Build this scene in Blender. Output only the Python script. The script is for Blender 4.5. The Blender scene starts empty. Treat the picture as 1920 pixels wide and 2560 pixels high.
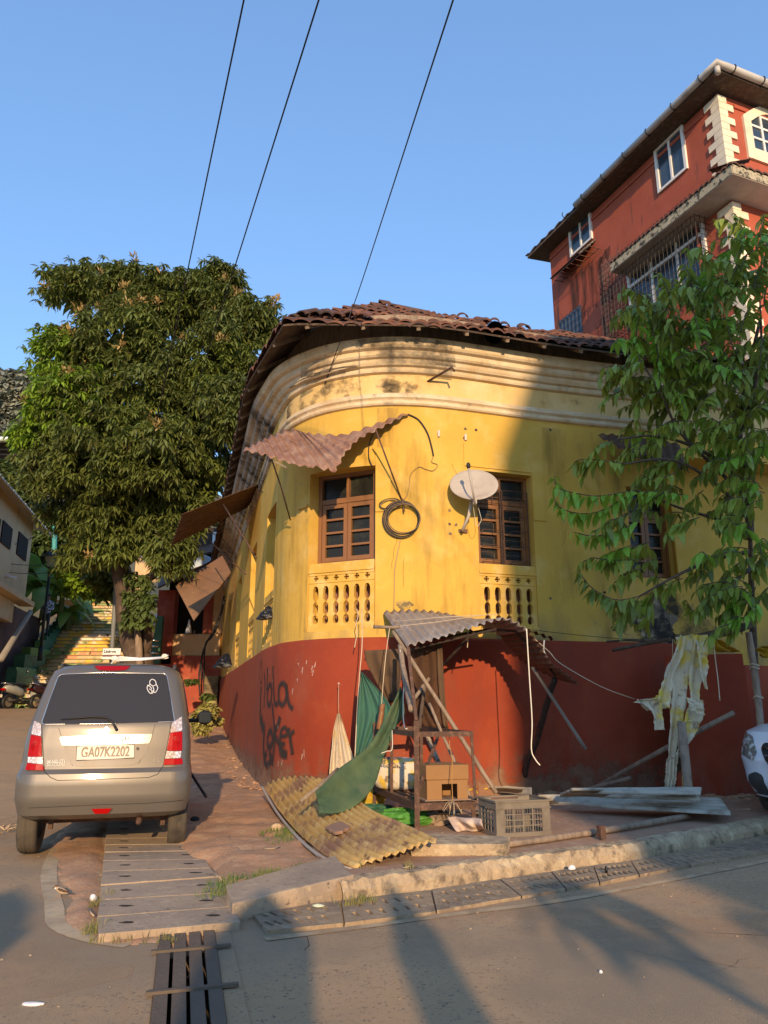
import bpy, bmesh, math, random
import numpy as np
from mathutils import Vector, Matrix, Quaternion
from mathutils.geometry import tessellate_polygon
R_=math.radians
random.seed(7); RNG=np.random.default_rng(7)
S=bpy.context.scene; COL=S.collection
# ---------------- camera, sun, sky, exposure
cam=bpy.data.objects.new('camera',bpy.data.cameras.new('camera')); COL.objects.link(cam)
cam.location=(0,0,1.2); cam.rotation_euler=(R_(104.5),0,0)
cd=cam.data; cd.sensor_fit='VERTICAL'; cd.sensor_height=36; cd.sensor_width=27; cd.lens=26.0; cd.clip_start=.05; cd.clip_end=2000
S.camera=cam
SUNDIR=Vector((-.115,1,-.29)).normalized()
sl=bpy.data.lights.new('sun','SUN'); sl.energy=3.45; sl.angle=R_(.6); sl.color=(1,.70,.40)
so=bpy.data.objects.new('sun',sl); COL.objects.link(so); so.rotation_euler=SUNDIR.to_track_quat('-Z','Y').to_euler()
w=bpy.data.worlds.new('World'); S.world=w; w.use_nodes=True
nt=w.node_tree; bg=nt.nodes['Background']; sk=nt.nodes.new('ShaderNodeTexSky'); sk.sky_type='NISHITA'; sk.sun_disc=False
sk.sun_elevation=R_(16.2); sk.sun_rotation=math.atan2(.115,-1); sk.air_density=1.0; sk.dust_density=.3; sk.ozone_density=3; sk.altitude=0
gm=nt.nodes.new('ShaderNodeGamma'); gm.inputs[1].default_value=.6; nt.links.new(sk.outputs[0],gm.inputs[0]); mu=nt.nodes.new('ShaderNodeVectorMath'); mu.operation='MULTIPLY'; mu.inputs[1].default_value=(1.24,1.64,2.15); nt.links.new(gm.outputs[0],mu.inputs[0]); nt.links.new(mu.outputs[0],bg.inputs[0]); bg.inputs[1].default_value=.15
S.view_settings.view_transform='Standard'; S.view_settings.look='None'; S.view_settings.gamma=1; S.view_settings.exposure=.64
S.render.resolution_x=768; S.render.resolution_y=1024
# ---------------- pixel rays (source photo 1920x2560) to points of the place
TH=R_(14.5); FF=1849.
def ray(x,y):
    u=x-960; v=y-1280; F=FF*math.cos(TH)+v*math.sin(TH)
    return u/F,(FF*math.sin(TH)-v*math.cos(TH))/F
def P(x,y,Z):
    a,b=ray(x,y); return Vector((a*Z,Z,1.2+b*Z))
def G(x,y,z=0.):
    a,b=ray(x,y); Z=(z-1.2)/b; return Vector((a*Z,Z,z))
# ---------------- mesh builder
class MB:
    def __init__(s): s.v=[]; s.f=[]; s.m=[]
    def add(s,vs,fs,mi=0):
        n=len(s.v); s.v+= [tuple(p) for p in vs]; s.f+=[tuple(i+n for i in f) for f in fs]; s.m+=[mi]*len(fs); return s
    def box(s,c,d,rz=0,mat=None,bev=0):
        hx,hy,hz=d[0]/2,d[1]/2,d[2]/2
        vs=[Vector((x*hx,y*hy,z*hz)) for z in(-1,1) for y in(-1,1) for x in(-1,1)]
        m=mat if mat is not None else Matrix.Rotation(rz,3,'Z')
        return s.add([m@p+Vector(c) for p in vs],[(0,2,3,1),(4,5,7,6),(0,1,5,4),(2,6,7,3),(0,4,6,2),(1,3,7,5)])
    def beam(s,a,b,wd,ht,up=(0,0,1)):
        a=Vector(a);b=Vector(b);d=b-a;L=d.length;d.normalize();u=Vector(up)
        x=d.cross(u); x=x.normalized() if x.length>1e-4 else Vector((1,0,0)); u2=x.cross(d)
        m=Matrix((x,d,u2)).transposed()
        return s.box((a+b)/2,(wd,L,ht),mat=m)
    def tube(s,pts,r,n=8,cap=True,mi=0):
        pts=[Vector(p) for p in pts]; rs=r if isinstance(r,(list,tuple)) else [r]*len(pts)
        vs=[];prev=None
        for i,p in enumerate(pts):
            t=(pts[min(i+1,len(pts)-1)]-pts[max(i-1,0)])
            t=t.normalized() if t.length>1e-7 else Vector((0,0,1))
            if prev is None:
                x=t.orthogonal().normalized()
            else:
                x=(prev-t*prev.dot(t)); x=x.normalized() if x.length>1e-5 else t.orthogonal().normalized()
            prev=x; y=t.cross(x)
            for k in range(n):
                a=2*math.pi*k/n; vs.append(p+(x*math.cos(a)+y*math.sin(a))*rs[i])
        fs=[]
        for i in range(len(pts)-1):
            for k in range(n):
                a=i*n+k;b=i*n+(k+1)%n; fs.append((a,b,b+n,a+n))
        if cap: fs+= [tuple(range(n-1,-1,-1)),tuple((len(pts)-1)*n+k for k in range(n))]
        return s.add(vs,fs,mi)
    def grid(s,rows,close=False,mi=0,flip=False):
        n=len(rows[0]); vs=[p for r in rows for p in r]; fs=[]
        for i in range(len(rows)-1):
            for k in range(n if close else n-1):
                a=i*n+k;b=i*n+(k+1)%n
                fs.append((a,b,b+n,a+n) if not flip else (a,a+n,b+n,b))
        return s.add(vs,fs,mi)
    def lathe(s,prof,c,n=16,axis='Z'):
        rows=[]
        for r,z in prof:
            row=[]
            for k in range(n):
                a=2*math.pi*k/n; q=(r*math.cos(a),r*math.sin(a),z)
                if axis=='X': q=(q[2],q[0],q[1])
                if axis=='Y': q=(q[0],-q[2],q[1])
                row.append(Vector(q)+Vector(c))
            rows.append(row)
        return s.grid(rows,close=True)
    def ball(s,c,r,n=10,m=7,jit=0):
        r=Vector(r) if not isinstance(r,(int,float)) else Vector((r,r,r)); rows=[]
        for i in range(m+1):
            th=math.pi*i/m; row=[]
            for k in range(n):
                a=2*math.pi*k/n; j=1+random.uniform(-jit,jit)
                row.append((c[0]+r[0]*math.sin(th)*math.cos(a)*j,c[1]+r[1]*math.sin(th)*math.sin(a)*j,c[2]-r[2]*math.cos(th)*j))
            rows.append(row)
        return s.grid(rows,close=True)
    def prism(s,poly,z0,z1,top=None):
        n=len(poly); vs=[(p[0],p[1],z0) for p in poly]+[(p[0],p[1],z1) for p in poly]
        A=sum(poly[i][0]*poly[(i+1)%n][1]-poly[(i+1)%n][0]*poly[i][1] for i in range(n))
        tris=tessellate_polygon([[Vector((p[0],p[1],0)) for p in poly]])
        fs=[]
        for t in tris:
            a,b,c=[Vector((poly[i][0],poly[i][1],0)) for i in t]
            t2=t if (b-a).cross(c-a).z>0 else t[::-1]
            fs.append(tuple(i+n for i in t2)); fs.append(tuple(t2[::-1]))
        for i in range(n):
            j=(i+1)%n; fs.append((i,j,j+n,i+n) if A>0 else (j,i,i+n,j+n))
        return s.add(vs,fs)
    def build(s,name,mat,parent=None,smooth=False,local=False,thick=0,bevel=0,sub=0,off=0):
        me=bpy.data.meshes.new(name)
        vs=s.v
        if parent is not None and not local:
            q=parent; m=Matrix.Identity(4)
            ch=[]
            while q is not None: ch.append(q); q=q.parent
            for q in ch[::-1]: m=m@Matrix.LocRotScale(q.location,q.rotation_euler,q.scale)
            mi=m.inverted(); vs=[tuple(mi@Vector(p)) for p in vs]
        me.from_pydata(vs,[],s.f)
        mats=mat if isinstance(mat,(list,tuple)) else [mat]
        for k in mats: me.materials.append(k)
        if len(mats)>1: me.polygons.foreach_set('material_index',s.m)
        if smooth: me.polygons.foreach_set('use_smooth',[True]*len(me.polygons))
        me.update(); me.validate()
        o=bpy.data.objects.new(name,me); COL.objects.link(o)
        if parent is not None: o.parent=parent
        if thick:
            md=o.modifiers.new('s','SOLIDIFY'); md.thickness=thick; md.offset=off
        if bevel:
            md=o.modifiers.new('b','BEVEL'); md.width=bevel; md.segments=2; md.limit_method='ANGLE'; md.angle_limit=R_(40)
        if sub:
            md=o.modifiers.new('u','SUBSURF'); md.levels=sub; md.render_levels=sub
        return o
def tag(o,label,cat=None,group=None,kind=None):
    if label: o['label']=label
    if cat: o['category']=cat
    if group: o['group']=group
    if kind: o['kind']=kind
    return o
def thing(name,label,cat,loc=(0,0,0),rz=0,group=None):
    o=bpy.data.objects.new(name,None); COL.objects.link(o); o.location=loc; o.rotation_euler=(0,0,rz); o.empty_display_size=.2
    return tag(o,label,cat,group)
def copy_tree(o,parent=None):
    c=o.copy(); COL.objects.link(c); c.parent=parent
    for ch in [q for q in COL.objects if q.parent==o]: copy_tree(ch,c)
    return c
def struct(name,mb,mat,**k):
    o=mb.build(name,mat,**k); o['kind']='structure'; return o
def cr(pts,n=8):
    pts=[Vector(p) for p in pts]; out=[]
    for i in range(len(pts)-1):
        p0=pts[max(i-1,0)];p1=pts[i];p2=pts[i+1];p3=pts[min(i+2,len(pts)-1)]
        for k in range(n):
            t=k/n; out.append(.5*((2*p1)+(p2-p0)*t+(2*p0-5*p1+4*p2-p3)*t*t+(3*p1-p0-3*p2+p3)*t**3))
    out.append(pts[-1]); return out
def lerp(a,b,t): return a+(b-a)*t
def interp(xs,ys,x):
    if x<=xs[0]: return ys[0]
    for i in range(len(xs)-1):
        if x<=xs[i+1]: return ys[i]+(ys[i+1]-ys[i])*(x-xs[i])/(xs[i+1]-xs[i]+1e-12)
    return ys[-1]
def hsh(i,j=0,k=0):
    v=math.sin(i*12.9898+j*78.233+k*37.719)*43758.5453; return v-math.floor(v)
# ---------------- materials
def mat(name,col,rough=.8,layers=(),bump=.0,bscale=30,bdetail=6,metal=0,stretch=(1,1,1),coat=0,spec=None,trans=0,alpha=None,subs=0,var=.12,vscale=1.3,bumpd=.02):
    m=bpy.data.materials.new(name); m.use_nodes=True; t=m.node_tree; N=t.nodes; L=t.links; b=N['Principled BSDF']
    b.inputs['Roughness'].default_value=rough; b.inputs['Metallic'].default_value=metal
    if coat: b.inputs['Coat Weight'].default_value=coat; b.inputs['Coat Roughness'].default_value=.08
    if spec is not None: b.inputs['Specular IOR Level'].default_value=spec
    tc=N.new('ShaderNodeTexCoord'); mp=N.new('ShaderNodeMapping'); mp.inputs['Scale'].default_value=stretch; L.new(tc.outputs['Object'],mp.inputs[0])
    def noise(sc,det=6,ro=.6,src=mp):
        n=N.new('ShaderNodeTexNoise'); n.inputs['Scale'].default_value=sc; n.inputs['Detail'].default_value=det; n.inputs['Roughness'].default_value=ro; L.new(src.outputs[0],n.inputs['Vector']); return n.outputs['Fac']
    cur=None
    n=noise(vscale,8,.65); rp=N.new('ShaderNodeMapRange'); rp.inputs[1].default_value=.3; rp.inputs[2].default_value=.7; rp.inputs[3].default_value=1-var; rp.inputs[4].default_value=1+var; L.new(n,rp.inputs[0])
    vm=N.new('ShaderNodeVectorMath'); vm.operation='SCALE'; vm.inputs[0].default_value=col[:3]; L.new(rp.outputs[0],vm.inputs['Scale']); cur=vm.outputs[0]
    for ly in layers:
        c2,sc,lo,hi=ly[:4]; st=ly[4] if len(ly)>4 else (1,1,1)
        m2=N.new('ShaderNodeMapping'); m2.inputs['Scale'].default_value=st; m2.inputs['Location'].default_value=(sc*1.7,sc*.9,3.1); L.new(tc.outputs['Object'],m2.inputs[0])
        nn=noise(sc,7,.62,m2); r2=N.new('ShaderNodeMapRange'); r2.inputs[1].default_value=lo; r2.inputs[2].default_value=hi; L.new(nn,r2.inputs[0])
        fac=r2.outputs[0]
        if len(ly)>5:   # height mask (z0 full, z1 none)
            sx=N.new('ShaderNodeSeparateXYZ'); L.new(tc.outputs['Object'],sx.inputs[0]); r3=N.new('ShaderNodeMapRange'); r3.inputs[1].default_value=ly[5][1]; r3.inputs[2].default_value=ly[5][0]; L.new(sx.outputs[2],r3.inputs[0])
            mu=N.new('ShaderNodeMath'); mu.operation='MULTIPLY'; L.new(fac,mu.inputs[0]); L.new(r3.outputs[0],mu.inputs[1]); fac=mu.outputs[0]
        mx=N.new('ShaderNodeMix'); mx.data_type='RGBA'; L.new(fac,mx.inputs[0]); L.new(cur,mx.inputs[6]); mx.inputs[7].default_value=(*c2[:3],1); cur=mx.outputs[2]
    L.new(cur,b.inputs['Base Color'])
    if bump:
        bn=noise(bscale,bdetail,.6); bp=N.new('ShaderNodeBump'); bp.inputs['Strength'].default_value=bump; bp.inputs['Distance'].default_value=bumpd; L.new(bn,bp.inputs['Height']); L.new(bp.outputs[0],b.inputs['Normal'])
    if trans:   # thin translucency (leaves, cloth)
        tr=N.new('ShaderNodeBsdfTranslucent'); L.new(cur,tr.inputs[0]); ms=N.new('ShaderNodeMixShader'); ms.inputs[0].default_value=trans
        L.new(b.outputs[0],ms.inputs[1]); L.new(tr.outputs[0],ms.inputs[2]); L.new(ms.outputs[0],N['Material Output'].inputs[0])
    if alpha is not None:
        b.inputs['Alpha'].default_value=alpha
    return m

def decal(name,col,sc,lo,hi,st=(1,1,1),zm=None,amax=.85,rough=.95):
    """thin stain: colour with a noise-shaped outline"""
    m=mat(name,col,rough,var=.2); t=m.node_tree; N=t.nodes; L=t.links; b=N['Principled BSDF']
    tc=N.new('ShaderNodeTexCoord'); mp=N.new('ShaderNodeMapping'); mp.inputs['Scale'].default_value=st; mp.inputs['Location'].default_value=(sc,2.1,.7); L.new(tc.outputs['Object'],mp.inputs[0])
    n=N.new('ShaderNodeTexNoise'); n.inputs['Scale'].default_value=sc; n.inputs['Detail'].default_value=9; n.inputs['Roughness'].default_value=.65; L.new(mp.outputs[0],n.inputs['Vector'])
    fac=n.outputs['Fac']
    if zm:
        sx=N.new('ShaderNodeSeparateXYZ'); L.new(tc.outputs['Object'],sx.inputs[0]); r=N.new('ShaderNodeMapRange'); r.inputs[1].default_value=zm[0]; r.inputs[2].default_value=zm[1]; r.inputs[3].default_value=.18; r.inputs[4].default_value=-.35; L.new(sx.outputs[2],r.inputs[0]); ad=N.new('ShaderNodeMath'); ad.operation='ADD'; L.new(fac,ad.inputs[0]); L.new(r.outputs[0],ad.inputs[1]); fac=ad.outputs[0]
    r2=N.new('ShaderNodeMapRange'); r2.inputs[1].default_value=lo; r2.inputs[2].default_value=hi; r2.inputs[4].default_value=amax; L.new(fac,r2.inputs[0]); L.new(r2.outputs[0],b.inputs['Alpha']); return m
YEL=mat('yellow_wall',(.60,.362,.055),.85,[((.66,.44,.12),2.2,.52,.75),((.42,.27,.07),1.1,.56,.85,(1,1,.35)),((.30,.22,.10),5,.66,.78),((.22,.16,.09),2.5,.45,.7,(1,1,.3),(1.95,2.5))],bump=.25,bscale=14,var=.1)
YELP=mat('yellow_paint',(.62,.37,.06),.8,[((.75,.52,.2),4,.5,.75),((.3,.2,.08),6,.62,.8)],bump=.3,bscale=40)
CREAM=mat('cornice_cream',(.62,.47,.28),.85,[((.72,.60,.42),3,.45,.7,(1,1,2)),((.50,.32,.14),1.7,.5,.72),((.16,.13,.10),1.6,.60,.75),((.25,.20,.14),6,.58,.78)],bump=.3,bscale=25)
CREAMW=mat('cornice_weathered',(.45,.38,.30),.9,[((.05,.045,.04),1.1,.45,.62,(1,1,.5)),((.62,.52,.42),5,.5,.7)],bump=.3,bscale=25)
RED=mat('red_oxide_wall',(.265,.034,.006),.8,[((.33,.052,.010),2,.5,.75),((.20,.035,.02),1.2,.55,.8,(1,1,.3)),((.55,.33,.25),26,.70,.76),((.22,.10,.06),3,.4,.65,(2,2,.4),(.1,.75))],bump=.25,bscale=12,var=.1)
PATCH=mat('peeled_plaster',(.20,.15,.10),.95,[((.03,.027,.022),4,.45,.6),((.42,.33,.2),7,.52,.64)],bump=.8,bscale=18)
TILE=mat('clay_tile',(.15,.06,.036),.9,[((.05,.03,.025),2.2,.42,.62),((.24,.10,.055),5,.52,.7),((.10,.08,.055),14,.55,.75)],bump=.6,bscale=40)
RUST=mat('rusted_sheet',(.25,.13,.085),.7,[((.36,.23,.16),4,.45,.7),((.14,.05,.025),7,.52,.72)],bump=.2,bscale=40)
RUST_SHADE=mat('dark_rust_and_shade_sheet',(.10,.045,.022),.75,[((.16,.08,.04),5,.45,.7),((.05,.02,.012),9,.5,.7)],bump=.2,bscale=40)  # rusted sheets; also paints in the shade under the bent stall roof
BROWNB=mat('worn_board',(.23,.125,.065),.6,[((.6,.45,.3),18,.66,.70),((.16,.09,.05),2,.5,.7)],bump=.15,bscale=50)
GALV=mat('grey_zinc_sheet',(.30,.27,.25),.55,[((.20,.15,.12),4,.5,.7),((.42,.38,.34),6,.5,.7)],bump=.1,bscale=60,metal=.3)
GALVN=mat('galvanised_sheet',(.42,.39,.31),.65,[((.22,.18,.13),5,.48,.66)],bump=.1,bscale=60,metal=0)
YSHEET=mat('yellow_painted_sheet',(.50,.32,.10),.7,[((.26,.14,.08),2.2,.47,.6),((.60,.44,.18),7,.5,.7),((.15,.08,.04),10,.6,.7)],bump=.25,bscale=40)
WOOD=mat('brown_varnished_wood',(.24,.105,.032),.5,[((.22,.09,.035),12,.5,.75,(1,1,.15))],bump=.15,bscale=60)
WOODR=mat('shutter_wood',(.28,.13,.07),.6,[((.2,.09,.05),10,.5,.75,(1,1,.15))],bump=.15,bscale=60)
OLDW=mat('weathered_wood',(.30,.22,.15),.85,[((.14,.10,.07),14,.45,.7,(1,1,.2))],bump=.5,bscale=50)
BARK=mat('bark',(.09,.06,.042),.95,[((.17,.12,.08),9,.5,.7,(1,1,.3))],bump=.9,bscale=25)
BARKD=mat('dark_bark',(.035,.022,.016),.8,[((.08,.05,.03),12,.5,.7)],bump=.9,bscale=30)
GLASSD=mat('dark_window_glass',(.02,.02,.016),.2,[((.05,.05,.035),5,.5,.8)],spec=.2)
GRATE=mat('grate_iron',(.12,.09,.062),.85,[((.14,.1,.07),12,.5,.7)],bump=.4,bscale=60)
IRON=mat('rusty_iron',(.085,.042,.024),.75,[((.2,.1,.06),20,.5,.7)],bump=.4,bscale=60)
BLACK=mat('black_rubber',(.012,.012,.012),.6)
BAGB=mat('black_plastic',(.008,.008,.009),.3,bump=.6,bscale=30)
ASPH=mat('asphalt',(.41,.275,.15),.95,[((.42,.265,.135),.6,.42,.66),((.33,.235,.14),1.6,.52,.72),((.48,.37,.26),60,.60,.72),((.11,.085,.065),55,.56,.68),((.42,.26,.15),3,.6,.75),((.30,.215,.13),.35,.52,.62)],bump=.7,bscale=130,bumpd=.006)
DUSTY=mat('laterite_dirt',(.45,.25,.135),1,[((.36,.21,.125),1.8,.45,.7),((.52,.34,.2),6,.5,.72),((.13,.09,.06),30,.6,.72)],bump=.8,bscale=45,bumpd=.012)
PAVE=mat('dirty_pavement',(.38,.225,.135),1,[((.28,.175,.115),2,.45,.7),((.46,.32,.2),9,.5,.75),((.12,.08,.06),30,.6,.72)],bump=.6,bscale=50,bumpd=.01)
CONC=mat('old_concrete',(.38,.28,.185),.95,[((.26,.2,.145),2,.45,.7),((.50,.38,.24),12,.55,.75),((.09,.07,.055),22,.6,.72)],bump=.6,bscale=40,bumpd=.01)
COVC=mat('gutter_concrete',(.33,.235,.14),.95,[((.22,.16,.105),3,.42,.62),((.42,.32,.2),14,.52,.7),((.09,.07,.05),24,.6,.7)],bump=.9,bscale=40,bumpd=.012)
KERB=mat('kerb_stone',(.42,.31,.19),1,[((.19,.14,.09),9,.50,.64),((.58,.46,.28),7,.5,.66),((.07,.06,.045),5,.56,.7)],bump=1,bscale=30,bumpd=.02)
LINE=mat('worn_road_paint',(.52,.39,.23),.95,[((.36,.25,.145),5,.42,.66),((.36,.31,.24),20,.5,.7)],bump=.5,bscale=100,bumpd=.005)
LINER=mat('faded_edge_line',(.48,.345,.20),.95,[((.33,.23,.13),6,.45,.6)],bump=.5,bscale=100,bumpd=.005)
GRASS=mat('dry_grass',(.20,.22,.05),.9,[((.38,.30,.12),9,.42,.6)],trans=.25)
GREENG=mat('green_grass',(.09,.17,.03),.9,[((.25,.26,.07),9,.45,.6)],trans=.25)
PAINT=mat('grey_metallic_paint',(.14,.122,.1),.42,metal=.3,coat=.5,var=.03)
GLS=mat('car_glass',(.035,.03,.024),.06,spec=.5,var=0)
WHP=mat('white_car_paint',(.72,.74,.76),.3,coat=.8,var=.02)
CHROME=mat('chrome',(.5,.48,.45),.2,metal=1,var=0)
REDL=mat('red_lens',(.36,.002,.002),.35,spec=.2,var=.05)
CLRL=mat('clear_lens',(.55,.42,.36),.2,coat=.6,layers=[((.9,.85,.8),60,.5,.6)],metal=.3)
TYRE=mat('tyre_rubber',(.085,.068,.048),.9,[((.04,.034,.028),8,.5,.7)],bump=.4,bscale=60)
PLATE=mat('white_plate',(.68,.60,.48),.5,var=.04)
DGREY=mat('dark_grey_plastic',(.05,.048,.045),.6)
LETT=mat('plate_lettering',(.26,.2,.14),.5)
SILV=mat('silver_badge',(.75,.7,.62),.22,metal=.9)
DISH=mat('dish_paint',(.42,.37,.31),.6,[((.32,.27,.22),4,.5,.7)],bump=.05)
CRATE=mat('grey_plastic_crate',(.20,.165,.12),.75,[((.13,.105,.075),6,.5,.7)],bump=.15,bscale=30)
CARD=mat('cardboard',(.29,.15,.055),.85,[((.28,.14,.05),3,.5,.7)],bump=.2,bscale=20)
TEAL=mat('teal_cloth',(.055,.16,.115),.85,[((.045,.16,.115),3,.5,.7)],trans=.2,bump=.3,bscale=25)
GRNC=mat('green_cloth',(.10,.15,.065),.9,[((.045,.095,.05),1.6,.48,.62),((.12,.15,.08),5,.55,.75)],trans=.2,bump=.3,bscale=22)
BRNET=mat('brown_shade_net',(.13,.065,.032),.9,[((.09,.05,.03),5,.5,.7)],trans=.3,alpha=.72)
BRNC=mat('brown_gauze',(.16,.095,.05),.9,[((.10,.06,.035),6,.5,.7)],trans=.3,alpha=.9)
WCLO=mat('white_sack_cloth',(.62,.52,.38),.85,[((.62,.47,.2),5,.5,.66),((.4,.3,.2),11,.55,.7)],trans=.15,bump=.7,bscale=16)
PINKC=mat('pale_cloth',(.62,.48,.38),.85,[((.45,.32,.25),6,.5,.7)],bump=.6,bscale=16)
YPL=mat('yellow_plastic',(.68,.46,.04),.5,[((.55,.28,.03),7,.5,.7)],bump=.8,bscale=18,trans=.15)
TATR=mat('tattered_tarp',(.68,.58,.40),.85,[((.72,.52,.06),2.0,.55,.64),((.30,.22,.14),9,.56,.66),((.80,.72,.52),5,.55,.7)],bump=.9,bscale=14,trans=.12)
LIME=mat('lime_plastic',(.085,.30,.035),.45,[((.2,.5,.12),8,.5,.7)],bump=.7,bscale=22,trans=.2)
DKGRN=mat('dark_green_plastic',(.03,.11,.06),.6,bump=.6,bscale=20)
SACK=mat('printed_sack',(.58,.50,.38),.8,[((.62,.42,.06),6,.5,.56),((.22,.15,.1),12,.56,.62)],bump=.6,bscale=20)
PURP=mat('purple_print',(.16,.09,.09),.8,bump=.4,bscale=20)
ROPE=mat('rope',(.55,.44,.30),.9)
ROPEW=mat('white_cord',(.72,.66,.52),.8)
WHITE=mat('white_plastic',(.75,.74,.72),.5)
SOOT=mat('spray_paint',(.035,.025,.022),.9,alpha=.78)
SOOTF=mat('spray_paint_haze',(.06,.035,.028),.9,alpha=.38)
SCR=mat('scratch_white',(.66,.5,.42),.9)
CABLE=mat('black_cable',(.01,.01,.012),.6)
LFM=mat('mango_leaf',(.135,.165,.04),.45,[((.19,.24,.045),.55,.5,.68),((.15,.125,.05),2.2,.58,.7)],trans=.3,var=.3,vscale=3)
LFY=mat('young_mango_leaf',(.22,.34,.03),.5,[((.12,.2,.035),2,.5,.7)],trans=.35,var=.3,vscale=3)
LFF=mat('mango_flower',(.34,.23,.08),.9,var=.3,vscale=4)
LFT=mat('custard_apple_leaf',(.28,.34,.045),.42,[((.13,.18,.035),2.2,.45,.65)],trans=.3,var=.25,vscale=4)
LFTY=mat('fresh_green_leaf',(.26,.46,.05),.42,trans=.35,var=.2,vscale=4)
LFB=mat('bush_leaf',(.10,.14,.035),.6,[((.05,.09,.02),1,.5,.7)],trans=.25,var=.3,vscale=2)
LFH=mat('hazy_hill_leaf',(.30,.31,.24),.9,[((.20,.22,.18),.3,.45,.65)],trans=.2,var=.2,vscale=.8)  # pale grey-green: distance haze is put into the leaf colour
BAN=mat('banana_leaf',(.17,.27,.05),.5,[((.3,.33,.06),2,.5,.7)],trans=.35)
DRY=mat('dry_leaf',(.45,.33,.2),.9,var=.3)
REDB=mat('red_painted_plaster',(.36,.075,.034),.8,[((.42,.10,.05),1.2,.5,.75),((.06,.04,.03),2.2,.60,.72,(1.6,1.6,.22)),((.30,.20,.16),1.3,.58,.75,(1,1,.35),(8.2,9.8))],bump=.2,bscale=14)
QUOIN=mat('cream_quoin',(.78,.66,.48),.8,[((.6,.5,.36),3,.5,.75)],bump=.15,bscale=20)
WHF=mat('white_window_frame',(.75,.72,.66),.5)
WGL=mat('blue_window_glass',(.03,.045,.06),.1,[((.07,.09,.11),.9,.45,.7)],spec=.7)
SOFF=mat('grey_soffit',(.44,.37,.30),.9,[((.3,.25,.2),2,.5,.7)])
MOSS=mat('mossy_fascia',(.42,.36,.24),.9,[((.05,.045,.035),10,.5,.6)],bump=.3)
GUT=mat('grey_gutter_pipe',(.50,.47,.42),.5,[((.36,.34,.3),2,.5,.7)])
CRH=mat('cream_house_wall',(.64,.48,.27),.9,[((.35,.27,.17),1,.55,.75,(1,1,.3))],bump=.15)
CRS=mat('peach_wall',(.62,.40,.20),.85,[((.5,.32,.17),2,.5,.75)],bump=.15)
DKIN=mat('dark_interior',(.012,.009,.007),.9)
GRB=mat('green_painted_concrete',(.03,.115,.055),.6,[((.05,.16,.08),3,.5,.7)])
GRBL=mat('light_green_paint',(.12,.24,.05),.6,[((.09,.19,.05),3,.5,.7)])
DKW=mat('dark_stone_wall',(.12,.06,.045),.95,[((.05,.035,.03),1.5,.45,.65),((.16,.14,.1),3,.6,.75)],bump=.5,bscale=8)
LAMPI=mat('lamp_black_iron',(.015,.018,.018),.5)
LAMPG=mat('lamp_glass',(.45,.42,.3),.2,alpha=.6)
HILL=mat('hill_ground',(.11,.10,.055),1,[((.2,.13,.08),.3,.5,.7)])
SKIN=mat('skin',(.20,.10,.06),.6); HAIR=mat('black_hair',(.01,.008,.008),.6)
STEP=mat('step_tread',(.33,.22,.11),.9,[((.2,.13,.08),3,.5,.7)])
def mural():
    m=mat('painted_step_mural',(.62,.48,.28),.8,[((.22,.34,.12),1.1,.47,.52),((.85,.52,.07),.8,.53,.57),((.8,.7,.55),.7,.56,.60),((.75,.32,.18),.9,.60,.64),((.08,.06,.04),5,.60,.64)],vscale=4); return m
MURAL=mural()
GRIME=decal('wall_grime',(.10,.07,.03),1.4,.50,.80,(2.2,2.2,.35),None,.5)
DRIP=decal('drip_stain',(.14,.09,.04),2.2,.52,.75,(3,3,.25),None,.55)
MUD=decal('mud_splash',(.26,.14,.08),5,.42,.62,(1,1,1),(.12,.75),.85)
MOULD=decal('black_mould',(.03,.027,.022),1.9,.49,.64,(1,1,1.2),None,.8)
FADE=decal('faded_red',(.42,.16,.10),1.7,.52,.75,(1,1,.5),None,.35)
STAIN=decal('black_run_stain',(.035,.025,.02),1.3,.44,.64,(2.2,2.2,.3),None,.85)
BARB=mat('black_bar',(.02,.016,.014),.6)
def checked():
    m=mat('checked_shirt',(.5,.5,.55),.8); t=m.node_tree; N=t.nodes; L=t.links
    tc=N.new('ShaderNodeTexCoord'); ck=N.new('ShaderNodeTexChecker'); ck.inputs['Scale'].default_value=16; ck.inputs[1].default_value=(.55,.57,.62,1); ck.inputs[2].default_value=(.03,.05,.12,1)
    L.new(tc.outputs['Object'],ck.inputs[0]); L.new(ck.outputs[0],N['Principled BSDF'].inputs['Base Color']); return m
SHIRT=checked(); TROU=mat('dark_trousers',(.02,.02,.025),.8)
# ---------------- ground, road, pavement
def ramp(X,Y):
    lat=min(1,max(0,(-X-3.0)/5)); k=max(0,Y-9.)
    z=min(1.04,.072*k)*lat+ min(.5,max(0,Y-13)*.03)*(1-lat)*(1 if X<1.5 else max(0,1-(X-1.5)))
    return z
# road: grid in a frame turned with the side street, with the drain opening left out
RA=math.atan2(.262,1); ca,sa=math.cos(RA),math.sin(RA)
def rot(u,v): return (u*ca-v*sa, u*sa+v*ca)
def unrot(x,y): return (x*ca+y*sa,-x*sa+y*ca)
us=[-120,-60,-30,-20,-14,-10,-8,-6,-4,-2,-.9]; vs_=[-80,-40,-20,-10,-5,-2,0,1,2.0]
g0=unrot(-1.215,4.46); g1=unrot(-.905,3.26)
U0=(g0[0]+g1[0])/2; U1=U0+.285; V0=1.9; V1=g0[1]+.0
us=[-120,-60,-30,-20,-14,-10,-8,-6,-4,-2,-1,U0,U1,1,2,4,8,15,30,60,120]
vs_=[-80,-40,-20,-10,-5,-2,0,1,V0,V1]+[5.5+i*.75 for i in range(34)]+[34,40,60,100,180,400]
mb=MB(); n=len(us)
idx={}
for j,v in enumerate(vs_):
    for i,u in enumerate(us):
        x,y=rot(u,v); idx[i,j]=len(mb.v); mb.v.append((x,y,ramp(x,y)))
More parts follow.
